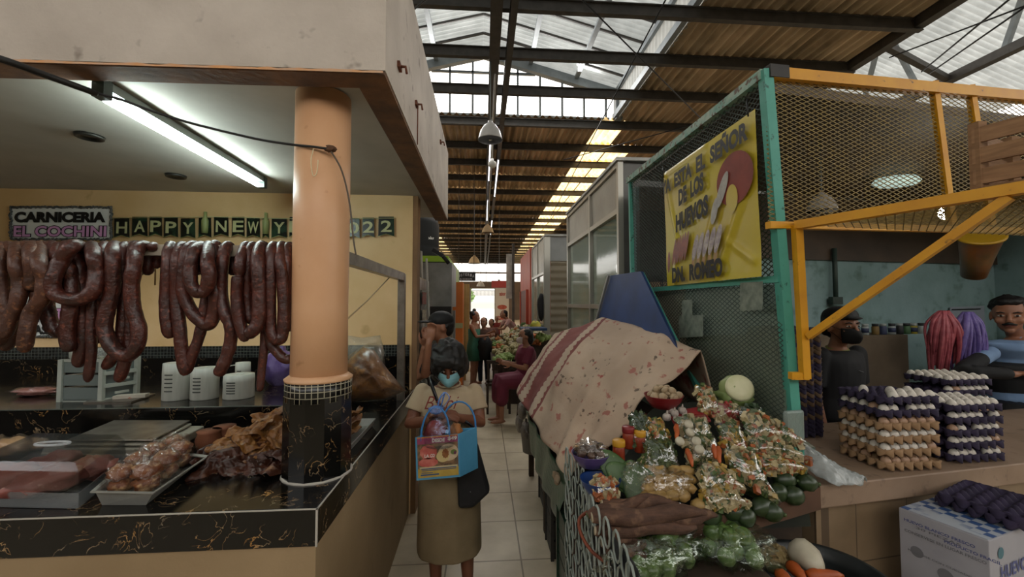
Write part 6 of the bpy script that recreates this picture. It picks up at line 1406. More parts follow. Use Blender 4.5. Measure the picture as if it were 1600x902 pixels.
def headgeo(mb, J, s_):
    c = J['head']; f = J['face'].normalized(); u = J['headup']; u = (u - f * u.dot(f)).normalized(); x = f.cross(u).normalized()
    rot = Matrix((x, f, u)).transposed(); e = rot.to_euler(); P = lambda a, b, cz: c + rot @ Vector((a, b, cz)) * s_
    mb.ell(P(0, -.005, .02), tuple(q * s_ for q in (.074, .094, .093)), e, seg=20, rings=14)
    mb.ell(P(0, .022, -.045), tuple(q * s_ for q in (.056, .066, .066)), e, seg=16, rings=12)
    mb.ell(P(0, .068, -.092), tuple(q * s_ for q in (.024, .022, .018)), e)
    mb.tube([P(0, .084, .02), P(0, .098, -.010), P(0, .104, -.026)], [.008 * s_, .011 * s_, .015 * s_], 8); mb.ell(P(0, .098, -.030), tuple(q * s_ for q in (.018, .014, .010)), e)
    for a in (-1, 1):
        mb.ell(P(a * .078, -.006, -.012), tuple(q * s_ for q in (.008, .018, .030)), e); mb.ell(P(a * .034, .072, .022), tuple(q * s_ for q in (.024, .012, .009)), e)
        mb.ell(P(a * .042, .062, -.03), tuple(q * s_ for q in (.022, .02, .022)), e)
    mb.ell(P(0, .086, -.062), tuple(q * s_ for q in (.026, .012, .010)), e)
    return P, e
def face(o, P, e, s_, eyes=True, mouth=True):
    if eyes:
        for a in (-1, 1):
            mb = MB(); mb.ell(P(a * .033, .081, .003), (.015 * s_, .007 * s_, .006 * s_), e); w_ = mb.build('eye', m_eyew, o)
            mb = MB(); mb.ell(P(a * .033, .0865, .003), (.0065 * s_, .004 * s_, .006 * s_), e); mb.build('iris', m_eye, w_)
            mb = MB(); mb.tube([P(a * .016, .089, .020), P(a * .034, .090, .026), P(a * .052, .080, .021)], [.003 * s_, .004 * s_, .002 * s_], 6); mb.build('eyebrow', m_hair, o)
    if mouth:
        mb = MB(); mb.tube([P(-.026, .086, -.060), P(0, .099, -.058), P(.026, .086, -.060)], [.003 * s_, .006 * s_, .003 * s_], 8); mb.build('mouth', m_lip, o)
def torso(mb, J, k=1.0, st=1.0, lo=-.07, hi=True, extra=0):
    H = J['H'] / 1.6; lat = J['lat']; fw = J['fwd']; secs = []
    pel, wa, ch, ne = J['pelvis'], J['waist'], J['chest'], J['neck']; shl = (J['LS'] + J['RS']) / 2; sw = (J['LS'] - J['RS']).length / 2
    ax = (wa - pel).normalized()
    for c, a, b in ((pel + ax * lo * H, .13, .10), (pel, .160, .118), (wa, .135 * (1 + (st - 1) * .6), .098), (ch, .155, .112), (ch.lerp(shl, .6), .160, .105), (shl + (ne - shl) * .15, sw / H * 1.0, .075), (shl.lerp(ne, .55), .085, .062)):
        secs.append((c, lat * (a * H * st * k + extra), fw * (b * H * st * k + extra)))
    if hi: secs.append((ne, lat * .052 * H * k, fw * .052 * H * k)); 
    mb.sweep(secs, 22)
def person(label, J, skin=None, vox=.008, st=1.0, hands=(), legs=True, hs=1.0, loc=None, eyes=True, mouth=True, group=None, curl=.5, name='person', arms=True, shoes=None):
    skin = skin or m_skin; H = J['H'] / 1.6
    base = loc if loc is not None else Vector((J['pelvis'].x, J['pelvis'].y, 0))
    mb = MB(); torso(mb, J, .93, st)
    mb.tube([J['neck'] - Vector((0, 0, .03)), J['neck'], J['head'] - J['headup'] * .04 * H], [.062 * H, .052 * H, .050 * H], 14)
    s_ = hs * H; P, e = headgeo(mb, J, s_)
    for k in 'LR':
        if arms:
            limb(mb, [J[k + 'S'], J[k + 'E'], J[k + 'W']], [.046 * H * st, .036 * H * st, .024 * H])
            d = J.get(k + 'D', (J[k + 'W'] - J[k + 'E'])); n = J.get(k + 'N', J['fwd'] * .3 - J['lat'] * (1 if k == 'L' else -1)); hand(mb, J[k + 'W'] + d.normalized() * .012, d, n, H * 1.02, J.get(k + 'C', curl), 1 if k == 'L' else -1)
        if legs:
            limb(mb, [J[k + 'H'] - Vector((0, 0, .0)), J[k + 'K'], J[k + 'A']], [.082 * H * st, .055 * H, .033 * H])
            calf = J[k + 'K'].lerp(J[k + 'A'], .3) - J['fwd'] * .012; mb.ell(calf, (.045 * H, .045 * H, .09 * H))
            T_ = J[k + 'T'].normalized(); ft = J[k + 'A'] + Vector((0, 0, -.045 * H)); mb.ell(ft + T_ * .055 * H + Vector((0, 0, .012)), (.042 * H, .12 * H, .030 * H), T_.to_track_quat('Y', 'Z').to_euler())
    o = mb.build(name, skin, origin=base); mod_remesh(o, vox, 2); tag(o, label, 'person', group)
    face(o, P, e, s_, eyes, mouth)
    return o, P, e, s_
def sleeve(mb, J, k, f, r0, r1, down=False):
    if f < 1:
        S0, E_ = J[k + 'S'], J[k + 'E']; mb.ell(S0, (r0,) * 3, seg=12, rings=8); P = [S0.lerp(E_, f * i / 6) for i in range(7)]; mb.tube(P, [r0 + (r1 - r0) * i / 6 for i in range(7)], 16); return
    S0, E_, W_ = J[k + 'S'], J[k + 'E'], J[k + 'W']
    if f <= 1: pts = [S0, S0.lerp(E_, f)]; rs = [r0, r1]
    else: pts = [S0, E_, E_.lerp(W_, f - 1)]; rs = [r0, (r0 + r1) / 2, r1]
    limb(mb, pts, rs)
def shirt(o, J, m, f=.7, st=1.0, vox=.008, lo=-.04, name='shirt', sl=True, k=1.06, label=None, r0=.055, r1=.056):
    H = J['H'] / 1.6; mb = MB(); torso(mb, J, k, st, lo, hi=False)
    if sl:
        for q in 'LR': sleeve(mb, J, q, f, r0 * H * st, r1 * H * st)
    c = mb.build(name, m, o, label=label); mod_remesh(c, vox, 3); return c
def hair(o, P, e, s_, lump, m=None, vox=.006, amp=.25, name='hair'):
    mb = MB()
    for i, (x, y, z, a, b, c) in enumerate(lump): mb.ell(P(x, y, z), (a * s_, b * s_, c * s_), e, amp=amp, seed=i + 2, seg=18, rings=12, fr=14)
    h = mb.build(name, m or m_hair, o); mod_remesh(h, vox * s_, 2); return h
def trousers(o, J, m, st=1.0, vox=.01, f=.95, name='trousers'):
    H = J['H'] / 1.6; mb = MB(); ax = Vector((0, 0, 1)); mb.sweep([(J['pelvis'] - ax * .10 * H, J['lat'] * .15 * H * st, J['fwd'] * .115 * H * st), (J['pelvis'], J['lat'] * .17 * H * st, J['fwd'] * .125 * H * st), (J['waist'], J['lat'] * .148 * H * st, J['fwd'] * .108 * H * st)], 20)
    for k in 'LR': limb(mb, [J[k + 'H'], J[k + 'K'], J[k + 'K'].lerp(J[k + 'A'], f)], [.092 * H * st, .068 * H, .055 * H])
    c = mb.build(name, m, o); mod_remesh(c, vox, 3); return c

# ---- the woman in the aisle
WYd = 2.42
J = stand((-.235, WYd, 0), 0, 1.50)
A2 = lambda px, py, Y=WYd: aY(px, py, Y)
J['pelvis'] = A2(703, 735); J['waist'] = A2(702, 700); J['chest'] = A2(700, 650); J['neck'] = A2(701, 597, 2.42); J['head'] = A2(702, 566, 2.335)
J['face'] = Vector((0, -.80, -.60)); J['headup'] = Vector((0, -.6, .8))
J['LS'] = A2(741, 612, 2.43); J['RS'] = A2(660, 612, 2.43); J['LE'] = A2(750, 660, 2.38); J['RE'] = A2(641, 662, 2.38)
J['LW'] = A2(711, 652, 2.20); J['RW'] = A2(676, 657, 2.20)
J['LD'] = Vector((-.75, -.25, .35)); J['RD'] = Vector((.75, -.25, .28)); J['LN'] = Vector((-.25, .5, -.7)); J['RN'] = Vector((.25, .5, -.7)); J['LC'] = .6; J['RC'] = .6
for k, px, pa in (('L', 725, 731), ('R', 680, 681)):
    J[k + 'H'] = A2(px, 755); J[k + 'K'] = A2(px + (3 if k == 'L' else 0), 825); J[k + 'A'] = A2(pa, 908, 2.42)
wo, P, e, s_ = person('woman in a cream T-shirt and khaki skirt holding a blue shopping bag in the aisle', J, m_skin, vox=.0055, st=1.06, mouth=False, hs=1.0)
m_tee = mat('cream_tshirt', '#b5a284', '#a8957a', rough=.85, scale=5, bump=.15, bscale=30)
sh = shirt(wo, J, m_tee, .60, 1.04, .0065, lo=-.02, name='t_shirt', r0=.050, r1=.063)
mb = MB(); c0 = A2(702, 600, 2.405); mb.tube([c0 + Vector((math.cos(a) * .062, math.sin(a) * .055, .012 * math.sin(a))) for a in [k * math.pi / 8 for k in range(16)]], .006, 6, closed=True); mb.build('collar', m_tee, sh)
tp_ = A2(662, 628, 2.265); text('Bambi'[:2] + ' bi', A2(663, 640, 2.255), (1, 0, 0), (0, 0, 1), .185, .07, mat('shirt_red_print', '#7d332c', rough=.7), sh, bold=-.005, shear=.45, name='printed_lettering')
m_skirt = mat('khaki_skirt', '#857458', '#76664b', rough=.85, scale=6, bump=.2, bscale=25)
mb = MB(); secs = []
for py, hw, hd in ((857, 44, .13), (858, 47, .145), (857.6, 48.5, .15), (855, 48.8, .15), (850, 49, .15), (800, 48, .16), (760, 47, .165), (735, 45, .16), (712, 40, .14)): 
    c = A2(702, py, 2.43); secs.append((c, Vector((hw / 266, 0, 0)), Vector((0, -hd, 0))))
mb.sweep(secs, 36); sk_ = mb.build('skirt', m_skirt, wo); 
for v in sk_.data.vertices:
    if v.co.z < .75: a = math.atan2(v.co.y, v.co.x); v.co.x *= 1 + .03 * math.sin(a * 9) * (.8 - v.co.z); v.co.y *= 1 + .05 * math.sin(a * 9) * (.8 - v.co.z)
hair(wo, P, e, s_, [(0, -.02, .05, .098, .105, .082), (-.07, .03, -.02, .034, .05, .06), (.07, .03, -.02, .034, .05, .06), (-.065, -.01, -.01, .045, .075, .095), (.065, -.01, -.01, .045, .075, .095), (0, -.075, -.02, .09, .05, .10), (0, .06, .065, .07, .045, .04), (-.045, .05, .045, .04, .05, .045), (.05, .05, .04, .04, .05, .05), (-.085, -.03, -.06, .035, .06, .05), (.085, -.03, -.06, .035, .06, .05)], vox=.006, amp=.3)
m_mask = mat('pale_blue_mask', '#7fb0b8', '#6c9ea8', rough=.6, scale=14, stretch=(1, 1, 8))
def maskon(o, P, e, s_, m, name='face_mask', loops=True):
    mb = MB()
    def f(u, v):
        a = (u - .5) * 2.2; z = -.100 + v * .090; r_ = .070 + .010 * math.sin(v * math.pi); push = .030 * math.exp(-((u - .5) * 5) ** 2) * math.sin(v * math.pi * .8 + .5)
        return P(math.sin(a) * r_ * (.86 + .12 * v), math.cos(a) * (r_ - .002) + .026 + push, z)
    mb.grid(f, 18, 10); c = mb.build(name, m, o); solidify(c, .003)
    if loops:
        for a in (-1, 1): mb = MB(); mb.tube([P(a * .058, .06, -.02), P(a * .078, .015, .0), P(a * .080, -.01, -.01)], .0018, 5); mb.tube([P(a * .052, .06, -.09), P(a * .076, .015, -.04), P(a * .080, -.01, -.03)], .0018, 5); mb.build('ear_loop', m, c)
    return c
maskon(wo, P, e, s_, m_mask)
for k in 'LR':
    mb = MB(); T_ = Vector((0, -1, 0)); ft = J[k + 'A'] + Vector((0, 0, -.05)); mb.ell(ft + T_ * .05 + Vector((0, .0, .006)), (.046, .125, .03), seg=16); c = mb.build('shoe', mat('black_shoe', '#161312', rough=.5), wo)
# shoulder strap and black hand bag at her hip
hb = A2(742, 735, 2.30); t = thing('handbag', hb, 'black shoulder bag hanging at the hip of the woman in the aisle', 'handbag')
mb = MB(); mb.prism([A2(722, 700, 2.33), A2(746, 688, 2.36), A2(766, 762, 2.36), A2(740, 786, 2.33), A2(717, 787, 2.31), A2(715, 735, 2.31)], (0, -.07, 0)); o = mb.build('bag_body', mat('black_fabric_bag', '#0d0c0e', '#17161a', rough=.7, scale=20, c3='#8a8a8a', s3=70, lo3=.74, hi3=.76), t); bevel(o, .02, 3)
mb = MB(); mb.tube(spline([A2(744, 700, 2.42), A2(738, 668, 2.24), A2(712, 652, 2.262), A2(688, 634, 2.262), A2(678, 612, 2.275), A2(672, 592, 2.33), A2(674, 588, 2.42), A2(684, 596, 2.50)]), .011, 6, flat=.5); mb.build('strap', mat('black_strap', '#15151a', rough=.3), t)
# blue shopping bag with printed picture
by = 2.06
t = thing('shopping_bag', aY(692, 748, by + .05), 'pale blue shopping bag with a colourful food print held by the woman', 'bag')
f0_, f1_, f2_, f3_ = aY(651, 751, by), aY(719, 745, by + .0), aY(717, 678, by), aY(649, 684, by)
dp = Vector((.085, .10, 0)); m_bb = mat('pale_blue_bag', '#4f93b8', '#4586aa', rough=.4, scale=6)
mb = MB(); mb.prism([f0_, f1_, f1_ + dp, f0_ + dp], (0, 0, .003)); 
mb.quad(f0_, f1_, f2_, f3_); mb.quad(f1_, f1_ + dp, f2_ + dp, f2_); mb.quad(f0_ + dp, f1_ + dp, f2_ + dp, f3_ + dp); mb.quad(f0_, f3_, f3_ + dp, f0_ + dp); o = mb.build('bag_body', m_bb, t); solidify(o, .003)
def BG(u, v, out=.003): p = (f3_ * (1 - u) + f2_ * u) * (1 - v) + (f0_ * (1 - u) + f1_ * u) * v; return p + Vector((0, -out, 0))
def bq(u0, v0, u1, v1, m, out=.004, name='print_patch'):
    mb = MB(); mb.quad(BG(u0, v1, out), BG(u1, v1, out), BG(u1, v0, out), BG(u0, v0, out)); return mb.build(name, m, t)
def bell_(u, v, ru, rv, m, out=.005, name='print_patch', n=20, wob=0):
    mb = MB(); mb.add([BG(u + ru * math.cos(k * 2 * math.pi / n) * (1 + wob * (k % 2)), v + rv * math.sin(k * 2 * math.pi / n) * (1 + wob * (k % 2)), out) for k in range(n)], [tuple(range(n))]); return mb.build(name, m, t)
bq(.04, .03, .97, .95, mat('print_mixed', '#4a3a30', '#8a6a4a', scale=40, rough=.35), .003); bq(.04, .03, .97, .17, mat('print_magenta', '#8a3a5c', rough=.35)); bq(.04, .0, .97, .03, mat('print_orange', '#b8742a', rough=.4))
bq(.04, .74, .97, .95, mat('print_yellow', '#b59a48', '#a58a3c', scale=20, rough=.4)); bq(.08, .70, .95, .76, m_signw if False else mat('print_cream', '#b8aa84', rough=.4))
m_pr = mat('print_pinkred', '#b05048', '#c47468', scale=30, rough=.4); bell_(.29, .36, .19, .16, m_pr, wob=.08); bq(.16, .36, .44, .52, m_pr, .0055); bell_(.28, .60, .22, .10, m_pr, .0055, wob=.05)
m_pd = mat('print_cream2', '#c3ac92', '#a8906e', scale=30, rough=.4); bell_(.75, .40, .23, .20, m_pd, .0055); bell_(.62, .48, .15, .14, mat('print_tortilla', '#c0ab78', rough=.4), .006); bell_(.68, .42, .07, .10, mat('print_meat', '#6d3c22', '#8a5a30', scale=50, rough=.4), .0065, wob=.2); bell_(.87, .40, .07, .06, mat('print_green', '#5a6a34', rough=.4), .0065); bell_(.90, .42, .03, .04, mat('print_purple', '#5c2a48', rough=.4), .007)
m_lw = mat('print_white', '#c9c4bc', rough=.4); tx = (f1_ - f0_).normalized()
text('DESDE', BG(.38, .14, .006), tx, (0, 0, 1), .062, .018, m_lw, t, bold=.04); text('$49', BG(.74, .13, .006), tx, (0, 0, 1), .045, .020, m_lw, t, bold=.04)
text('LA', BG(.20, .48, .007), tx, (0, 0, 1), .022, .016, m_lw, t, bold=.04); text('CO', BG(.33, .48, .007), tx, (0, 0, 1), .022, .016, m_lw, t, bold=.04)
m_db = mat('print_blue', '#274a78', rough=.4); bq(.12, .735, .92, .755, m_db, .006); bq(.13, .775, .92, .79, m_db, .006); bq(.12, .83, .38, .845, m_db, .006); bq(.10, .87, .52, .90, m_db, .006)
for dd in (Vector((0, 0, 0)), dp):
    a_ = f3_.lerp(f2_, .13) + dd; b_ = f3_.lerp(f2_, .78 if dd.length == 0 else .98) + dd; top_ = a_.lerp(b_, .5) + Vector((0, .02, .15)); w2 = (b_ - a_) / 2; P_s = [a_.lerp(b_, .5) - w2 * math.cos(k * math.pi / 14) + Vector((0, .02, .135)) * math.sin(k * math.pi / 14) for k in range(15)]
    mb = MB(); mb.tube([a_ - Vector((0, 0, .02))] + P_s + [b_ - Vector((0, 0, .02))], .0048, 8); mb.build('handle', mat('blue_handle', '#2f74b0', rough=.35), t)
pb_ = aY(686, 668, 2.11); mb = MB(); mb.ell(pb_ + Vector((-.02, 0, -.03)), (.055, .04, .06), amp=.4, seed=2); o = mb.build('red_goods', mat('red_goods', '#8f3230', '#74302a', rough=.4), origin=pb_); tag(o, 'reddish goods in the clear bag above the shopping bag', 'goods')
mb = MB(); mb.ell(aY(712, 676, 2.12), (.035, .03, .045), amp=.4, seed=5); o = mb.build('orange_goods', mat('orange_goods', '#a86a34', '#8f5a2c', scale=20), origin=pb_); tag(o, 'orange-brown goods sticking out of the shopping bag', 'goods')
kb = aY(688, 640, 2.09); mb = MB(); prof = [(.078, -.17), (.085, -.12), (.06, -.06), (.022, -.02), (.014, .0)]; mb.lathe(prof, kb, 20); o = mb.build('clear_bag', film('blue_tinted_film', '#a8c4e8', .22, .08, 1.0, 20, stretch=(1, 1, .2)), origin=kb); tag(o, 'clear knotted plastic bag held in both hands above the shopping bag', 'bag')
mb = MB()
for k in range(3): a_ = k * 2.1; mb.tube(spline([kb, kb + Vector((math.cos(a_) * .02, -.01, .02)), kb + Vector((math.cos(a_) * .03 + .015, -.015, .06)), kb + Vector((.022, -.01, .085)), kb + Vector((.01, 0, .04)), kb]), .006, 6, flat=.4)
mb.ell(kb + Vector((-.02, -.01, .0)), (.035, .02, .02), amp=.6, seed=4); o = mb.build('bag_knot', film('blue_knot_film', '#6f9be0', .7, .1, 1.0, 20), origin=kb); tag(o, 'blue knotted neck of the clear bag between her hands', 'knot')

# ---- man with a cap behind her, facing left with a hand at his mouth
Yc = 3.35; J = stand((-.36, Yc, 0), R(-70), 1.66); dz = aY(688, 487, Yc).z - 1.66; off = aY(688, 515, Yc) - J['head']; off.z = 0
J = stand((-.36 + off.x, Yc, 0), R(-70), 1.64)
J['RE'] = aY(664, 585, Yc - .15); J['RW'] = aY(670, 537, Yc - .22); J['RD'] = Vector((.15, .1, .9)); J['LE'] = aY(655, 590, Yc); J['LW'] = aY(662, 545, Yc - .05); J['LD'] = Vector((.3, 0, .9))
cm, P, e, s_ = person('man in black cap and T-shirt raising a hand to his face behind the woman', J, m_skin2, vox=.009, mouth=True)
shirt(cm, J, mat('black_tshirt', '#121214', '#1a1a1d', rough=.8), .8, 1.05, .01, name='t_shirt'); trousers(cm, J, mat('dark_jeans', '#1b2230', rough=.8))
hair(cm, P, e, s_, [(0, -.03, .02, .078, .085, .08), (0, -.06, -.02, .07, .045, .06)], vox=.009)
mb = MB(); mb.ell(P(0, -.008, .052), (.084 * s_, .102 * s_, .072 * s_), e, seg=22, rings=14); mb.ell(P(0, .115, .040), (.062 * s_, .065 * s_, .010 * s_), e, seg=20); c = mb.build('cap', mat('black_cap', '#0f1012', rough=.7), cm); mod_remesh(c, .006, 2)

# ---- masked man in the egg stall
def at_uv(u, v, z=0): return E(u, v, z)
p = aP(1310, 512, E(0, .95, 0), EN); zt_ = aP(1310, 481, E(0, .95, 0), EN).z
J = stand((p.x, p.y, 0), R(12), zt_ - .01); J['lat'] = J['lat']; J['face'] = Vector((.05, -1, .0))
mm, P, e, s_ = person('young man in black T-shirt with black face mask behind the egg trays', J, m_skin2, vox=.008, mouth=False, hs=1.12)
sh = shirt(mm, J, mat('black_tshirt2', '#0e0f12', '#15161a', rough=.8), .8, 1.08, .009, name='t_shirt'); trousers(mm, J, mat('dark_jeans', '#1b2230'))
mb = MB(); c0 = J['neck'] - Vector((0, 0, .015)); mb.tube([c0 + Vector((math.cos(a) * .068, math.sin(a) * .062, .012 * math.sin(a))) for a in [k * math.pi / 8 for k in range(16)]], .007, 6, closed=True); mb.build('collar', mat('lime_collar', '#7d8040', rough=.7), sh)
mb = MB(); q = J['chest'] + Vector((.02, -.135, .02)); mb.bar(q, q + Vector((.035, 0, -.012)), .008, .003); mb.build('logo', mat('logo_grey', '#77787c'), sh)
hair(mm, P, e, s_, [(0, -.03, .04, .082, .085, .075), (0, -.06, -.01, .074, .05, .07)], vox=.008)
mb = MB(); mb.ell(P(0, -.008, .066), (.086 * s_, .102 * s_, .060 * s_), e, seg=22, rings=14); mb.ell(P(0, .088, .052), (.05 * s_, .035 * s_, .010 * s_), e, seg=20); c = mb.build('cap', mat('black_cap', '#0f1012'), mm); mod_remesh(c, .006, 2)
maskon(mm, P, e, s_, mat('black_mask', '#0b0b0c', rough=.8))

# ---- man with a moustache leaning behind the egg trays
p = aP(1578, 500, E(0, 1.02, 0), EN); J = stand((p.x + .03, p.y, 0), R(-25), 1.70)
zt_ = aP(1578, 451, E(0, 1.02, 0), EN).z; dzz = Vector((0, 0, zt_ - 1.70))
for k in ('head', 'neck'): J[k] = J[k] + dzz
J['head'] = aP(1577, 492, E(0, .98, 0), EN); J['face'] = Vector((-.85, -.6, -.1)); J['neck'] = aP(1588, 526, E(0, 1.02, 0), EN)
J['LS'] = J['LS'] + dzz * .6; J['RS'] = aP(1548, 552, E(0, .98, 0), EN); J['RE'] = aP(1502, 580, E(0, .80, 0), EN); J['RW'] = aP(1585, 585, E(0, .68, 0), EN); J['RD'] = Vector((1, -.1, .1)); J['RN'] = Vector((0, 0, -1))
mo_, P, e, s_ = person('man with black moustache in a light blue shirt and black vest, arm across the eggs', J, m_skin2, vox=.008, hs=1.24)
sh = shirt(mo_, J, mat('light_blue_shirt', '#7f9bc0', '#6f8bb0', rough=.8, scale=6, bump=.2), .55, 1.02, .009, r0=.052, r1=.05); trousers(mo_, J, mat('dark_jeans', '#1b2230'))
mb = MB(); limb(mb, [J['RS'].lerp(J['RE'], .4), J['RE'], J['RE'].lerp(J['RW'], .85)], [.058, .056, .044]); c = mb.build('sleeve', mat('black_vest', '#101114', rough=.8), mo_, label='black sleeve'); mod_remesh(c, .009, 3)
mb = MB(); torso(mb, J, 1.12, 1.04, -.03, hi=False); c = mb.build('vest', mat('black_vest', '#101114'), mo_); mod_remesh(c, .01, 3); c.scale = (1, 1, .87)
hair(mo_, P, e, s_, [(0, -.025, .055, .084, .092, .070), (0, -.065, .0, .076, .045, .075), (0, .045, .088, .06, .04, .028)], vox=.008)
mb = MB(); mb.tube([P(-.030, .090, -.052), P(0, .106, -.044), P(.030, .090, -.052)], [.004 * s_, .009 * s_, .004 * s_], 8); mb.build('moustache', m_hair, mo_)
mb = MB(); 
for a in (-1, 1): mb.bar(J['neck'] + J['fwd'] * .05 + J['lat'] * a * .02, J['neck'] + J['fwd'] * .08 + J['lat'] * a * .07 - Vector((0, 0, .04)), .05, .008)
mb.build('collar', mat('light_blue_shirt', '#7f9bc0'), sh)

# ---- people farther down the aisle
def simple(px, ptop, Y, yaw, label, top, bottom=None, skinm=None, H=None, hairl=None, over=None, sleeves=.6, vox=.014, dress=None, st=1.0, hs=1.0):
    zt = aY(px, ptop, Y).z; Hh = H or zt - .0; x = aY(px, ptop, Y).x
    J = stand((x, Y, 0), yaw, Hh)
    if over: over(J)
    o, P, e, s_ = person(label, J, skinm or m_skin, vox=vox, st=st, hs=hs)
    if top: shirt(o, J, top, sleeves, 1.06 * st, vox, sl=sleeves > 0)
    if bottom: trousers(o, J, bottom, vox=vox)
    if dress:
        H_ = J['H'] / 1.6; mb = MB(); up_ = Vector((0, 0, 1)); mb.sweep([(J['pelvis'] - up_ * dress[1] * H_, J['lat'] * .21 * H_, J['fwd'] * .17 * H_), (J['pelvis'], J['lat'] * .19 * H_, J['fwd'] * .15 * H_), (J['waist'], J['lat'] * .15 * H_, J['fwd'] * .12 * H_), (J['chest'] + up_ * .04, J['lat'] * .165 * H_, J['fwd'] * .125 * H_)], 22); mb.build('dress', dress[0], o)
    hair(o, P, e, s_, hairl or [(0, -.03, .035, .084, .09, .078), (0, -.065, -.02, .076, .05, .08)], vox=.012)
    return o, J
bun = [(0, -.03, .035, .084, .09, .078), (0, -.065, -.01, .076, .05, .07), (0, -.085, .075, .04, .04, .04)]
def ov1(J):
    f = J['fwd']; l = J['lat']; J['RE'] = J['RS'] + f * .12 - Vector((0, 0, .22)); J['RW'] = J['RE'] + f * .22 + l * .06 + Vector((0, 0, .03)); J['LE'] = J['LS'] + f * .10 - Vector((0, 0, .23)); J['LW'] = J['LE'] + f * .22 - l * .05 + Vector((0, 0, .08))
gw, GJ = simple(741, 492, 8.6, R(70), 'woman in a green strapless dress with hair bun carrying a child in the aisle', None, None, m_skin2, H=1.56, hairl=bun, over=ov1, dress=(mat('green_dress', '#2f6a54', '#285c48', rough=.7), .30))
bg_ = GJ['RW'] + Vector((.1, 0, -.35)); mb = MB(); mb.ell(aY(758, 545, 8.5), (.16, .12, .26), amp=.3, seed=3); o = mb.build('dark_bag', mat('black_cloth_bag', '#111114', rough=.8), origin=aY(758, 560, 8.5)); tag(o, 'black bag slung at the front of the woman in the green dress', 'bag')
def ov2(J): J['LE'] = J['LS'] + J['fwd'] * .1 - Vector((0, 0, .15)); J['LW'] = J['LE'] + J['fwd'] * .1
simple(756, 502, 8.75, R(-20), 'child with dark hair close against the woman in the green dress', mat('brown_top', '#5a3b30', rough=.8), mat('dark_jeans', '#1b2230'), m_skin2, H=1.42, over=ov2)
simple(768, 498, 10.5, R(-30), 'person in a brownish top standing behind the woman in the green dress', mat('maroon_top', '#6a4038', rough=.8), mat('dark_jeans', '#1b2230'), m_skin2)
simple(741, 482, 17, R(180), 'person in a white shirt walking away near the bright doorway', mat('white_shirt', '#b9b4a8', rough=.8), mat('grey_trousers', '#5a5a58'), m_skin2)
simple(776, 494, 14, R(20), 'person in a red top by the far end of the vegetable stalls', mat('red_top', '#8a3530', rough=.8), mat('dark_jeans', '#1b2230'), m_skin2)
simple(727, 486, 12, R(90), 'person in blue at the wooden door frames beside the orange post', mat('blue_top', '#4f7088', rough=.8), mat('dark_jeans', '#1b2230'), m_skin2)
def ov3(J):
    J['neck'] += J['fwd'] * .22 - Vector((0, 0, .06)); J['head'] += J['fwd'] * .28 - Vector((0, 0, .08)); J['chest'] += J['fwd'] * .12
    for k in 'LR': J[k + 'S'] += J['fwd'] * .2 - Vector((0, 0, .05)); J[k + 'E'] = J[k + 'S'] + J['fwd'] * .15 - Vector((0, 0, .22)); J[k + 'W'] = J[k + 'E'] + J['fwd'] * .22
simple(803, 478, 11.3, R(-75), 'person in a pale pink top bending over the far vegetable heap', mat('pale_pink_top', '#b08a84', rough=.8), mat('dark_jeans', '#1b2230'), m_skin2, H=1.62, over=ov3)
# seated woman in maroon
Ys = 6.0; xs_ = aY(822, 520, Ys).x; zt = aY(826, 513, Ys).z
J = stand((xs_, Ys, 0), R(-75), 1.55); dn = Vector((0, 0, zt - 1.55 + .0))
for k in ('head', 'neck', 'chest', 'waist', 'pelvis', 'LS', 'RS', 'LE', 'RE', 'LW', 'RW', 'LH', 'RH'): J[k] = J[k] + dn
f = J['fwd']; 
for k in 'LR': J[k + 'K'] = J[k + 'H'] + f * .40 + Vector((0, 0, .02)); J[k + 'A'] = Vector((J[k + 'K'].x, J[k + 'K'].y, .08)); J[k + 'E'] = J[k + 'S'] + f * .08 - Vector((0, 0, .25)); J[k + 'W'] = J[k + 'E'] + f * .2 + Vector((0, 0, .06))
sw_, P, e, s_ = person('seated woman in a maroon dress with a pale face mask beside the vegetable stall', J, m_skin2, vox=.011, st=1.15, mouth=False, hs=1.05)
m_mar = mat('maroon_dress', '#6b1c34', '#5a162b', rough=.75, scale=4); shirt(sw_, J, m_mar, .75, 1.25, .012)
mb = MB(); limb(mb, [J['LH'], J['LK'], J['LK'] - Vector((0, 0, .25))], [.13, .10, .10]); limb(mb, [J['RH'], J['RK'], J['RK'] - Vector((0, 0, .25))], [.13, .10, .10]); mb.ell(J['pelvis'], (.22, .2, .15)); c = mb.build('skirt', m_mar, sw_); mod_remesh(c, .012, 3)
hair(sw_, P, e, s_, [(0, -.03, .035, .09, .095, .085), (0, -.075, -.03, .085, .06, .10)], vox=.011); maskon(sw_, P, e, s_, mat('pale_mask', '#a89a94'), loops=False)
t = thing('stool', (J['pelvis'].x, J['pelvis'].y, 0), 'wooden stool under the seated woman in maroon', 'stool'); sz_ = J['pelvis'].z - .13
mb = MB(); mb.lathe([(.17, sz_ - .04), (.18, sz_ - .02), (.17, sz_)], (J['pelvis'].x, J['pelvis'].y, 0), 20); mb.build('seat', m_dwood, t)
for a_ in (45, 135, 225, 315): mb = MB(); q = Vector((J['pelvis'].x + math.cos(R(a_)) * .12, J['pelvis'].y + math.sin(R(a_)) * .12, 0)); mb.tube([q + Vector((0, 0, sz_ - .03)), q + Vector((math.cos(R(a_)) * .05, math.sin(R(a_)) * .05, 0))], .016, 8); mb.build('leg', m_dwood, t)
# ================================================================== DOWN THE AISLE
rnd = random.Random(77)
m_pan = mat('painted_sheet_metal', '#9c988c', '#8a867a', rough=.45, metal=.2, scale=2, bump=.35, bscale=5, bdist=.03); m_glass = film('stall_glass', '#8fa091', .5, .08, .05, 3)
m_alu = mat('aluminium_frame', '#a3a096', rough=.35, metal=.6)
def box8(mb, x0, x1, y0, y1, z0, z1): mb.box((x0, y0, z0), (x1, y1, z1))
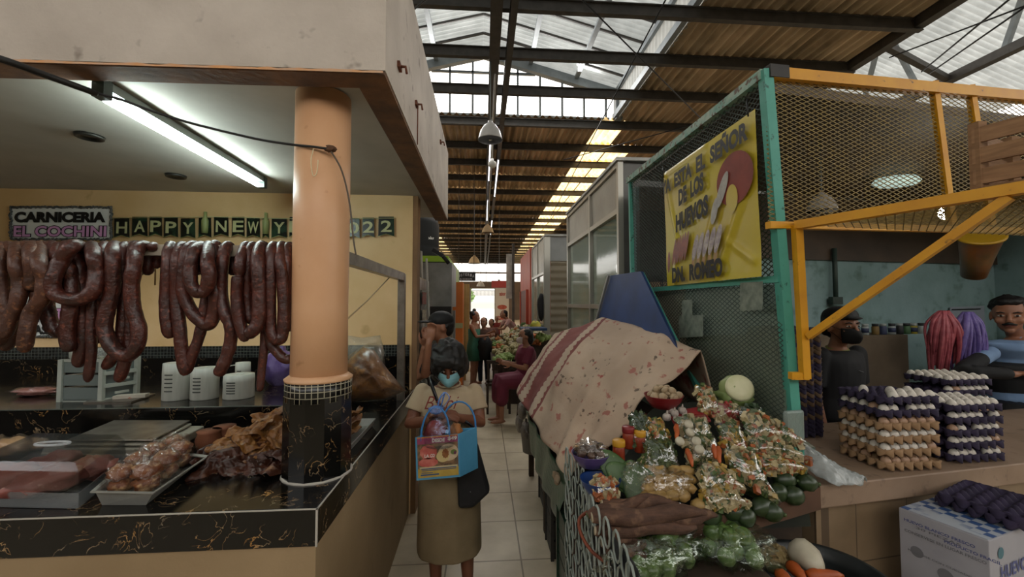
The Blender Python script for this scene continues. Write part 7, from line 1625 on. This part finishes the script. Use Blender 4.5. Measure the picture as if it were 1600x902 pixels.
# first kiosk (sheet-metal fascia over glass)
n0 = aX(970, 252, 1.27); KX = 1.27; KY0 = n0.y + .02; KY1 = aX(889, 325, KX).y; ZT = n0.z; ZF = aX(968, 330, KX).z; ZM = aX(889, 478, KX).z
t = thing('kiosk', (KX + .8, (KY0 + KY1) / 2, 0), 'aluminium framed kiosk with glass side and dented metal fascia behind the blue board', 'kiosk')
mb = MB(); mb.box((KX, KY0, ZF), (KX + .03, KY1, ZT)); mb.build('fascia', m_pan, t, label='dented pale fascia sheet')
mb = MB(); mb.box((KX, KY0, ZF), (KX + 1.7, KY0 + .03, ZT)); mb.box((KX, KY0, .0), (KX + 1.7, KY0 + .03, ZF)); mb.build('end_wall', mat('grey_end_sheet', '#6f6e6a', '#5f5e5a', rough=.5, scale=3), t)
mb = MB(); mb.box((KX - .05, KY0 - .05, ZT), (KX + 1.8, KY1, ZT + .03)); mb.build('roof', m_galv, t)
for y in (KY0, (KY0 + KY1) / 2 - .12, KY1):
    mb = MB(); mb.cbox((KX - .005, y, ZT / 2), (.05, .05, ZT)); mb.build('post', m_alu, t)
mb = MB(); 
for z in (ZF, ZM, ZT - .02): mb.cbox((KX - .005, (KY0 + KY1) / 2, z), (.045, KY1 - KY0, .05))
mb.build('rails', m_alu, t)
mb = MB(); mb.box((KX + .01, KY0, .9), (KX + .016, KY1, ZF)); mb.build('glass', m_glass, t)
mb = MB(); mb.box((KX, KY0, 0), (KX + .03, KY1, .9)); mb.build('lower_panel', m_pan, t)
mb = MB(); mb.box((KX + .1, KY0 + .1, 0), (KX + 1.6, KY1 - .1, .02)); mb.box((KX + 1.0, KY0 + .1, 0), (KX + 1.05, KY1 - .1, ZT - .1)); mb.build('back_wall', mat('kiosk_inside', '#54584e', '#444840', scale=2), t)
# second kiosk with roller shutter
c = aX(851, 370, KX + .02); KX2 = KX + .02; Y0 = c.y; Y1 = aX(832, 392, KX2).y; Z2 = c.z; p2 = aY(888, 370, Y0)
t = thing('shutter_kiosk', (KX2 + 1, Y0 + .5, 0), 'kiosk with a closed ribbed metal roller shutter facing the entrance side', 'kiosk')
mb = MB(); z = 0; zs = aY(860, 408, Y0).z
mb.grid(lambda u, v: Vector((KX2 + .12 + 1.4 * u, Y0 - .015 + .018 * math.sin(v * 2 * math.pi * 17), zs * v)), 1, 17 * 8); mb.build('roller_shutter', mat('shutter_metal', '#8d8370', '#7c7362', rough=.5, metal=.2, scale=2), t)
mb = MB(); mb.box((KX2, Y0 - .03, zs), (KX2 + 1.7, Y0 + .03, Z2)); mb.build('header', mat('grey_header', '#8f918f', '#7f817f', rough=.5, scale=2), t)
mb = MB(); mb.cbox((KX2 + .05, Y0 - .01, Z2 / 2), (.12, .06, Z2)); mb.build('post', m_alu, t)
zf2 = aX(840, 432, KX2).z; mb = MB(); mb.box((KX2, Y0, zf2), (KX2 + .03, Y1, Z2)); mb.build('upper_sheet', m_pan, t); mb = MB(); mb.box((KX2, Y0, 0), (KX2 + .03, Y1, 1.0)); mb.build('lower_sheet', m_pan, t)
mb = MB(); mb.box((KX2 + .01, Y0, 1.0), (KX2 + .015, Y1, zf2)); mb.build('glass', m_glass, t)
mb = MB(); 
for y in (Y0 + .02, (Y0 + Y1) / 2, Y1): mb.cbox((KX2, y, Z2 / 2), (.05, .05, Z2))
for z in (1.0, zf2): mb.cbox((KX2, (Y0 + Y1) / 2, z), (.045, Y1 - Y0, .05))
mb.build('frame', m_alu, t)
mb = MB(); mb.box((KX2 - .02, Y0 - .1, Z2), (KX2 + 1.7, Y1, Z2 + .04)); mb.build('roof', m_galv, t)
# orange-red kiosk beyond
xr = KX; ya = aX(830, 400, xr).y + .1; yb = aX(814, 405, xr).y
t = thing('orange_kiosk', (xr + .5, ya + 1, 0), 'orange-red painted kiosk beyond the shuttered one', 'kiosk')
m_or = mat('orange_red_paint', '#b0482c', '#9c3f26', rough=.5, scale=2); mb = MB(); mb.box((xr - .02, ya, 0), (xr + 1.4, yb, 3.2)); mb.build('walls', m_or, t)
mb = MB(); ym = (ya + yb) / 2; mb.box((xr - .05, ym - .9, 0), (xr - .015, ym + .9, 2.1)); d_ = mb.build('door', mat('dark_red_door', '#5c2418', rough=.5), t); 
for yy in (ym - .95, ym + .95): mb = MB(); mb.cbox((xr - .05, yy, 1.05), (.07, .1, 2.1)); mb.build('door_jamb', m_or, t)
# tall grey post / panel in the middle distance
yq = 15.5; q = aY(797, 470, yq); 
t = thing('tall_post', (q.x, yq, 0), 'tall grey steel post with side plate near the poster', 'post')
mb = MB(); mb.cbox((aY(802, 400, yq).x, yq, 2.0), (.09, .12, 4.0)); mb.build('post_shaft', m_beam, t); mb = MB(); xx = aY(796, 400, yq).x; mb.box((xx - .12, yq, 1.9), (xx + .1, yq + .05, 3.6)); mb.build('plate', m_galv, t)
# poster panel
yq = 18; a_ = aY(774, 520, yq); b_ = aY(795, 450, yq); t = thing('poster', ((a_.x + b_.x) / 2, yq, a_.z), 'white poster with red lettering and a red picture by the bright doorway', 'poster')
mb = MB(); mb.box((a_.x, yq, 0), (b_.x, yq + .03, b_.z)); mb.build('board', mat('poster_white', '#c9c0ae', rough=.5), t)
m_rp = mat('poster_red', '#b03a28', rough=.5); W_ = b_.x - a_.x; 
text('sabor', Vector((a_.x + W_ * .3, yq - .01, b_.z - .35)), (1, 0, 0), (0, 0, 1), W_ * .45, .18, m_rp, t, bold=.02); text('toner', Vector((a_.x + W_ * .15, yq - .01, a_.z + .55)), (1, 0, 0), (0, 0, 1), W_ * .7, .22, m_rp, t, bold=.03)
mb = MB(); mb.lathe([(0, 0), (W_ * .36, 0)], Vector((a_.x + W_ * .5, yq - .01, b_.z - .85)), 20, rot=Euler((R(90), 0, 0)), sy=.5); mb.build('picture', mat('poster_picture', '#a8442f', '#b86a50', scale=6), t); mb = MB(); mb.box((a_.x + W_ * .42, yq - .012, b_.z - 1.35), (a_.x + W_ * .58, yq - .008, b_.z - 1.05)); mb.build('picture', m_rp, t)
mb = MB(); q = aY(784, 446, yq); q.z = b_.z + .16; mb.cbox(q, (.9, .1, .3)); o = mb.build('red_sign', mat('plain_red_sign', '#a83c34', rough=.5), origin=q); tag(o, 'plain red sign box above the white poster', 'sign')
# JOYERIA sign
yq = 13.0; a_ = aY(714, 439, yq); b_ = aY(743, 425, yq); t = thing('shop_sign', ((a_.x + b_.x) / 2, yq, a_.z), 'small black hanging sign with pale arched lettering beside the lime panel', 'sign')
mb = MB(); mb.box((a_.x, yq, a_.z), (b_.x, yq + .04, b_.z)); mb.build('board', mat('sign_black', '#0d0c0c'), t); m_sl = mat('sign_silver', '#a9a6ac', rough=.4)
for k, ch in enumerate('JOYERIA'):
    u = (k + .5) / 7; text(ch, Vector((a_.x + (b_.x - a_.x) * (u * .9 + .05) - .03, yq - .006, a_.z + .10 + .06 * math.sin(math.pi * u))), (1, 0, 0), (0, 0, 1), .055, .085, m_sl, t, bold=.03)
text('EL DIAMANTE', Vector((a_.x + .1, yq - .006, a_.z + .03)), (1, 0, 0), (0, 0, 1), (b_.x - a_.x) * .65, .05, m_sl, t, bold=.02)
mb = MB(); 
for x in (a_.x + .05, b_.x - .05): mb.tube([Vector((x, yq + .02, b_.z)), Vector((x, yq + .02, 6.36))], .008, 5)
mb.build('hanging_rods', m_beam, t)

# ---- left side beyond the butcher
# lime kiosk
yl = 6.5; ll = aY(700, 400, yl); lx = ll.x; zt_l = ll.z; zb_l = aY(700, 409, yl).z; yl2 = 9.6
t = thing('lime_kiosk', (lx - 1, yl + 1.5, 0), 'kiosk with a lime green fascia above the grey grill stand', 'kiosk')
m_lime = mat('lime_paint', '#8fae1e', '#7f9c1a', rough=.45, scale=2); mb = MB(); mb.box((lx - 2.4, yl, zb_l), (lx, yl + .06, zt_l)); mb.box((lx - .06, yl + .1, zb_l - .32), (lx, yl2, zt_l)); mb.build('fascia', m_lime, t)
mb = MB(); mb.box((lx - 2.4, yl + .1, zb_l - .3), (lx - .08, yl + .16, zt_l - .02)); mb.box((lx - 2.4, yl + .1, zt_l - .04), (lx - .06, yl2, zt_l)); mb.build('roof_panel', mat('kiosk_inside', '#54584e'), t)
mb = MB(); mb.box((lx - .12, yl2 - .1, 0), (lx, yl2, zt_l)); mb.box((lx - 2.4, yl + 1.6, 0), (lx - .1, yl + 1.7, zt_l)); mb.build('walls', mat('kiosk_inside', '#54584e'), t)
# grill hood stand
yg = 5.6; a_ = aY(651, 505, yg); b_ = aY(706, 411, yg)
t = thing('grill_stand', ((a_.x + b_.x) / 2, yg + .4, 0), 'grey sheet-metal grill stand with deep hood behind the man in the cap', 'grill')
m_hood = mat('smoked_sheet_metal', '#8d8f8d', '#6f716f', rough=.45, metal=.3, scale=3)
mb = MB(); mb.box((a_.x - .6, yg, aY(700, 480, yg).z), (b_.x, yg + .9, b_.z)); mb.build('hood', m_hood, t)
z2 = aY(690, 494, yg).z; mb = MB(); mb.box((aY(673, 480, yg).x, yg - .06, aY(690, 493, yg).z), (b_.x - .0, yg - .005, aY(690, 479, yg).z)); 
for k in range(7): mb.cbox(((aY(673, 480, yg).x + b_.x) / 2, yg - .065, aY(690, 491 - k * 1.9, yg).z), (b_.x - aY(673, 480, yg).x, .01, .008))
mb.build('vent_grille', m_black, t)
mb = MB(); mb.cbox((aY(698, 530, yg).x, yg + .05, .85), (.14, .1, 1.62)); mb.build('front_post', mat('beige_post', '#7d7566', rough=.6), t)
mb = MB(); mb.box((a_.x - .6, yg, .75), (b_.x, yg + .8, .9)); mb.box((a_.x - .6, yg + .75, .9), (b_.x, yg + .8, 1.6)); mb.box((a_.x - .55, yg + .05, 0), (b_.x - .05, yg + .75, .74)); mb.build('counter', m_hood, t)
mb = MB(); q = aY(678, 507, yg + .2); mb.lathe([(.0, .06), (.14, .05), (.2, .0), (.19, -.01), (0, .03)], q, 24); mb.build('smoke_hood', m_black, t)
mb = MB(); q = aY(690, 398, yg); mb.tube([q + Vector((-.12, 0, .06)), q, q + Vector((.10, 0, -.12))], .03, 6); mb.cbox(q + Vector((-.05, 0, .02)), (.16, .1, .05), Euler((0, R(30), 0))); o = mb.build('floodlight', m_black, origin=q); tag(o, 'black floodlight clamp above the grill stand hood', 'floodlight')
# black water tank on top
yt_ = 7.6; a_ = aY(628, 402, yt_); b_ = aY(684, 402, yt_); cx = (a_.x + b_.x) / 2; rr = (b_.x - a_.x) / 2; z0 = zt_l + .02; z1 = aY(660, 338, yt_).z
t = thing('water_tank', (cx, yt_ + .2, z0), 'big black plastic water tank with pale lettering above the lime kiosk', 'tank')
m_tank = mat('black_tank', '#0a0908', '#0e0d0b', rough=.75); H_ = z1 - z0; mb = MB(); mb.lathe([(rr * .95, 0), (rr, .02), (rr, H_ * .3), (rr * .97, H_ * .33), (rr, H_ * .36), (rr, H_ * .85), (rr * .9, H_ * .95), (rr * .4, H_ * 1.08), (rr * .35, H_ * 1.15), (0, H_ * 1.15)], (cx, yt_ + .2, z0), 36); mb.build('tank_body', m_tank, t)
a1 = aY(655, 375, yt_ + .2 - rr * .9); text('Rotoplas', a1 + Vector((0, -.03, 0)), Vector((.97, .25, 0)).normalized(), (0, 0, 1), .27, .07, m_lw if 'm_lw' in globals() else mat('white_letter', '#b5b2a8'), t, bold=.03, shear=.3)
# orange wall end and wooden door frames
yo = 8.0; x1 = aY(723, 480, yo).x; x0 = aY(707, 480, yo).x; zo = aY(715, 441, yo).z
t = thing('orange_pier', ((x0 + x1) / 2, yo, 0), 'bright orange painted pier between the lime kiosk and the wooden door frames', 'pier'); mb = MB(); mb.box((x0, yo, 0), (x1, yo + .5, zo)); mb.build('shaft', mat('bright_orange_paint', '#c8691a', '#b85e16', rough=.5, scale=2), t)
mb = MB(); mb.box((x0 - .005, yo - .02, aY(715, 513, yo).z), (x1 + .005, yo - .003, aY(715, 505, yo).z)); mb.build('pale_band', mat('pale_band', '#9c9a70'), t)
for k, (px, y) in enumerate(((727, 9.2), (732, 10.4), (731, 12.5))):
    q = aY(px, 480, y); mb = MB(); mb.box((q.x - .1, y, 0), (q.x + .02, y + .08, aY(px, 444, y).z)); mb.box((q.x - 1, y, 0), (q.x - .1, y + .05, aY(px, 444, y).z - .1)); o = mb.build('door_frame_unit', mat('light_wood_frame', '#b08a50', '#9c7842', rough=.6, scale=5), origin=(q.x, y, 0)); tag(o, 'light wooden shop door frame beside the aisle, %s from the orange pier' % ['nearest', 'second', 'third'][k], 'door frame')
# fridge beside the wall end
t = thing('display_fridge', (-.95, 3.95, 0), 'steel display fridge with coloured stickers at the end of the cream wall', 'fridge')
zf = aY(650, 432, 3.7).z; mb = MB(); mb.box((-1.3, 3.66, .05), (-.56, 4.3, zf)); o = mb.build('cabinet', m_steel, t); bevel(o, .02)
mb = MB(); mb.box((-.555, 3.72, .25), (-.545, 4.25, zf - .12)); mb.build('glass_door', film('fridge_glass', '#9aa4a0', .5, .1, .05), t)
for k, cc_ in enumerate(('#8a3a36', '#b0a890', '#9a5040', '#b5b0a8')):
    mb = MB(); z = zf - .25 - k * .16; mb.box((-.542, 3.70, z), (-.538, 3.95, z + .11)); mb.build('sticker', mat('sticker%d' % k, cc_, '#77665c', scale=30, lo=.5, hi=.6), t)
for k in range(4): mb = MB(); mb.cbox((-.55, 3.68, .1 + k * 0), (.0, .0, .0)) if False else None
# white tube frame standing in front of it
q0 = aY(648, 391, 3.9); q1 = aY(658, 393, 3.9); q2 = aY(670, 600, 3.9); q2.z = max(q2.z, .0)
mb = MB(); mb.tube([q0 + Vector((-.3, 0, 0)), q0, q1, q1.lerp(Vector((q2.x, q2.y, 0)), 1)], .012, 8); mb.tube([q1 + Vector((.03, .15, -.05)), Vector((q2.x + .05, q2.y + .15, 0))], .010, 8); o = mb.build('tube_rack', mat('white_tube', '#a8a59c', rough=.4), origin=(q2.x, q2.y, 0)); tag(o, 'thin white tube frame standing behind the woman by the steel fridge', 'frame')

# ---- hall lamps
bell(aY(766, 219, 6.9), .21, .33, 'largest white bell lamp hanging from the long roof beam', 5.88)
bell(aY(762, 364, 13.5), .2, .3, 'white bell lamp hanging in the middle distance under the beam', 5.88, mat('warm_enamel', '#b09a78', rough=.4))
bell(aY(741, 412, 17), .24, .34, 'warm-toned bell lamp beyond the lime panel', 6.33, mat('warm_enamel', '#b09a78'))
bell(aY(751, 448, 20), .2, .28, 'small white bell lamp above the bright doorway', 6.33)
bell(aY(780, 447, 19.5), .2, .3, 'small grey bell lamp next to the red sign', 6.33, mat('grey_enamel', '#6a6058', rough=.5))
q = aY(769, 262, 9); mb = MB(); mb.lathe([(.05, 0), (.09, .04), (.09, .12), (.04, .15), (.03, .2)], q, 16); mb.tube([q + Vector((0, 0, .18)), Vector((q.x, q.y, 5.87))], .02, 6); o = mb.build('round_lamp', mat('white_globe', '#c9c6be', rough=.4), origin=q); tag(o, 'small round white lamp fixed under the long beam', 'lamp')
# lit tube rows under the beam far down
for k, (x, y0) in enumerate(((.17, 9.5), (.17, 16.0), (.42, 11.5), (.42, 20.0))):
    t = thing('tube_row', (x, y0, 5.8), 'glowing tube light strip under the long beam, %s in the hall' % ['near half, first line', 'far half, first line', 'near half, second line', 'far half, second line'][k], 'light'); mb = MB(); mb.cbox((x, y0 + 2, 5.815), (.05, 4, .03)); mb.build('housing', m_galv, t); mb = MB(); mb.tube([(x, y0 + .05, 5.785), (x, y0 + 3.95, 5.785)], .014, 8); mb.build('tube', emat('soft_tube_glow', '#f4f2ff', 5), t)
cable('conduit', [Vector((.2, 7.0, 5.7)), Vector((.2, 9, 5.6)), Vector((.22, 14, 5.6)), Vector((.22, 20, 5.5))], .018, 'long thin conduit running below the twin roof beam', m_galv)
# ---- far vegetable stall
t = thing('far_stall_table', (.75, 8.0, 0), 'dark market tables under the far vegetable heaps', 'table')
mb = MB(); mb.box((.15, 6.7, .62), (1.15, 11.2, .72)); mb.build('table_top', m_dwood, t)
mb = MB(); mb.box((.25, 7.0, 0), (1.1, 11, .62)); mb.build('skirt', mat('dark_red_brown', '#35201a', '#251612', scale=4), t)
mb = MB(); mb.prism([(.45, 7.0, .72), (1.15, 7.0, .72), (1.15, 7.0, 1.15), (.9, 7.0, 1.05)], (0, 4.0, .0)); mb.build('stepped_back', m_dwood, t)
cols = [('green vegetables', mat('far_green', '#3f5a2a', '#56703a', scale=20)), ('pale vegetables', mat('far_pale', '#a3976c', '#8f8458', scale=20)), ('orange vegetables', mat('far_orange', '#a8622a', '#8f5424', scale=20)), ('cream bags', mat('far_cream', '#b5ab8e', '#9c9276', scale=20)), ('light green vegetables', mat('far_lgreen', '#7d9048', '#6a7d3a', scale=20))]
protos = []
for i, (nm_, m_) in enumerate(cols):
    mb = MB()
    for k in range(9): mb.ell((rnd.uniform(-.07, .07), rnd.uniform(-.07, .07), .035 + rnd.uniform(0, .06)), (.04, .035, .035), amp=.5, seed=k + i * 9, seg=8, rings=6)
    protos.append((mb.build('vegetable_bundle', m_), nm_))
first = set(); n = 0
for r_ in range(11):
    for c_ in range(6):
        x = .28 + c_ * .15 + rnd.uniform(-.03, .03); y = 6.85 + r_ * .38 + rnd.uniform(-.08, .08); z = .72 + max(0, (x - .42)) * .62 * .95
        wk = 4 if (r_ < 2 and c_ < 2) else (1 if r_ < 4 and c_ < 4 else rnd.choice((0, 1, 2, 3, 3, 4)))
        o, nm_ = protos[wk]
        if wk in first: o = dup(o)
        first.add(wk); o.location = (x, y, z); o.rotation_euler = (0, 0, rnd.uniform(0, 6)); s_ = rnd.uniform(.8, 1.3); o.scale = (s_, s_, s_)
        tag(o, 'heap of %s on the far tables, %s row, %s from the aisle' % (nm_, ORD[r_], ORD[c_]), 'vegetables', 'heaps on the far stall')
mb = MB(); 
for k in range(9): q = Vector((.18 + k * .035, 6.72, .76)); mb.tube([q, q + Vector((.02, .28, .02)), q + Vector((.0, .5, .0))], [.008, .016, .02], 6)
o = mb.build('spring_onions', protos[4][0].data.materials[0], origin=(.3, 6.9, .73)); tag(o, 'bunch of pale green stalks at the front of the far market table', 'stalks')
mb = MB(); q = aY(826, 512, 6.9); mb.cbox((aY(833, 512, 6.9).x, 6.95, aY(833, 514, 6.9).z), (.42, .5, .04)); o = mb.build('blue_tray', mat('dark_blue_tray', '#1d3a5c', rough=.4), origin=(q.x, 6.95, q.z)); tag(o, 'dark blue tray projecting above the head of the seated woman', 'tray')
mb = MB(); q = Vector((.95, 8.3, 1.12)); mb.lathe([(.02, 0), (.16, .05), (.17, .07), (.02, .03)], (q.x, q.y, q.z), 20); o = mb.build('scale_pan', m_signw, origin=q); tag(o, 'pale scale pan above the far vegetable heap', 'scale pan')
mb = MB(); q = aY(827, 480, 8.6); q.x = KX2 - .06; mb.ell(q, (.09, .08, .28), amp=.3, seed=4); o = mb.build('hanging_clothes', mat('dark_clothes', '#15151a', rough=.8), origin=q); tag(o, 'dark clothes hanging by the orange-red kiosk door', 'clothes')
mb = MB(); q = Vector((1.03, 8.0, 1.24)); mb.ell(q, (.11, .1, .12), amp=.5, seed=6); o = mb.build('yellow_green_bag', mat('yellow_green', '#9aa030', '#b8a030', scale=8), origin=q); tag(o, 'yellow-green bag of produce by the shuttered kiosk', 'bag')
mb = MB(); q = Vector((.98, 7.6, 1.10)); mb.ell(q, (.16, .12, .05), amp=.5, seed=7); o = mb.build('orange_bag', mat('orange_bag', '#b85c22', '#a04e1c', scale=8), origin=q); tag(o, 'orange produce heap just above the dark blue tray', 'vegetables')
t = thing('wooden_chair', (aY(777, 590, 7).x, 6.6, 0), 'dark wooden chair in front of the far market table', 'chair'); xx = t.location.x
mb = MB(); mb.cbox((xx, 6.55, .45), (.4, .36, .04)); mb.build('seat', m_dwood, t); mb = MB(); [mb.cbox((xx + k * .08, 6.38, .62), (.03, .025, .34)) for k in (-2, -1, 0, 1, 2)]; mb.cbox((xx, 6.38, .8), (.38, .03, .05)); mb.cbox((xx, 6.38, .5), (.38, .025, .03)); mb.build('backrest', m_dwood, t)
for a_, b_ in ((-.17, -.15), (.17, -.15), (-.17, .15), (.17, .15)): mb = MB(); mb.cbox((xx + a_, 6.55 + b_, .22), (.035, .035, .44)); mb.build('leg', m_dwood, t)
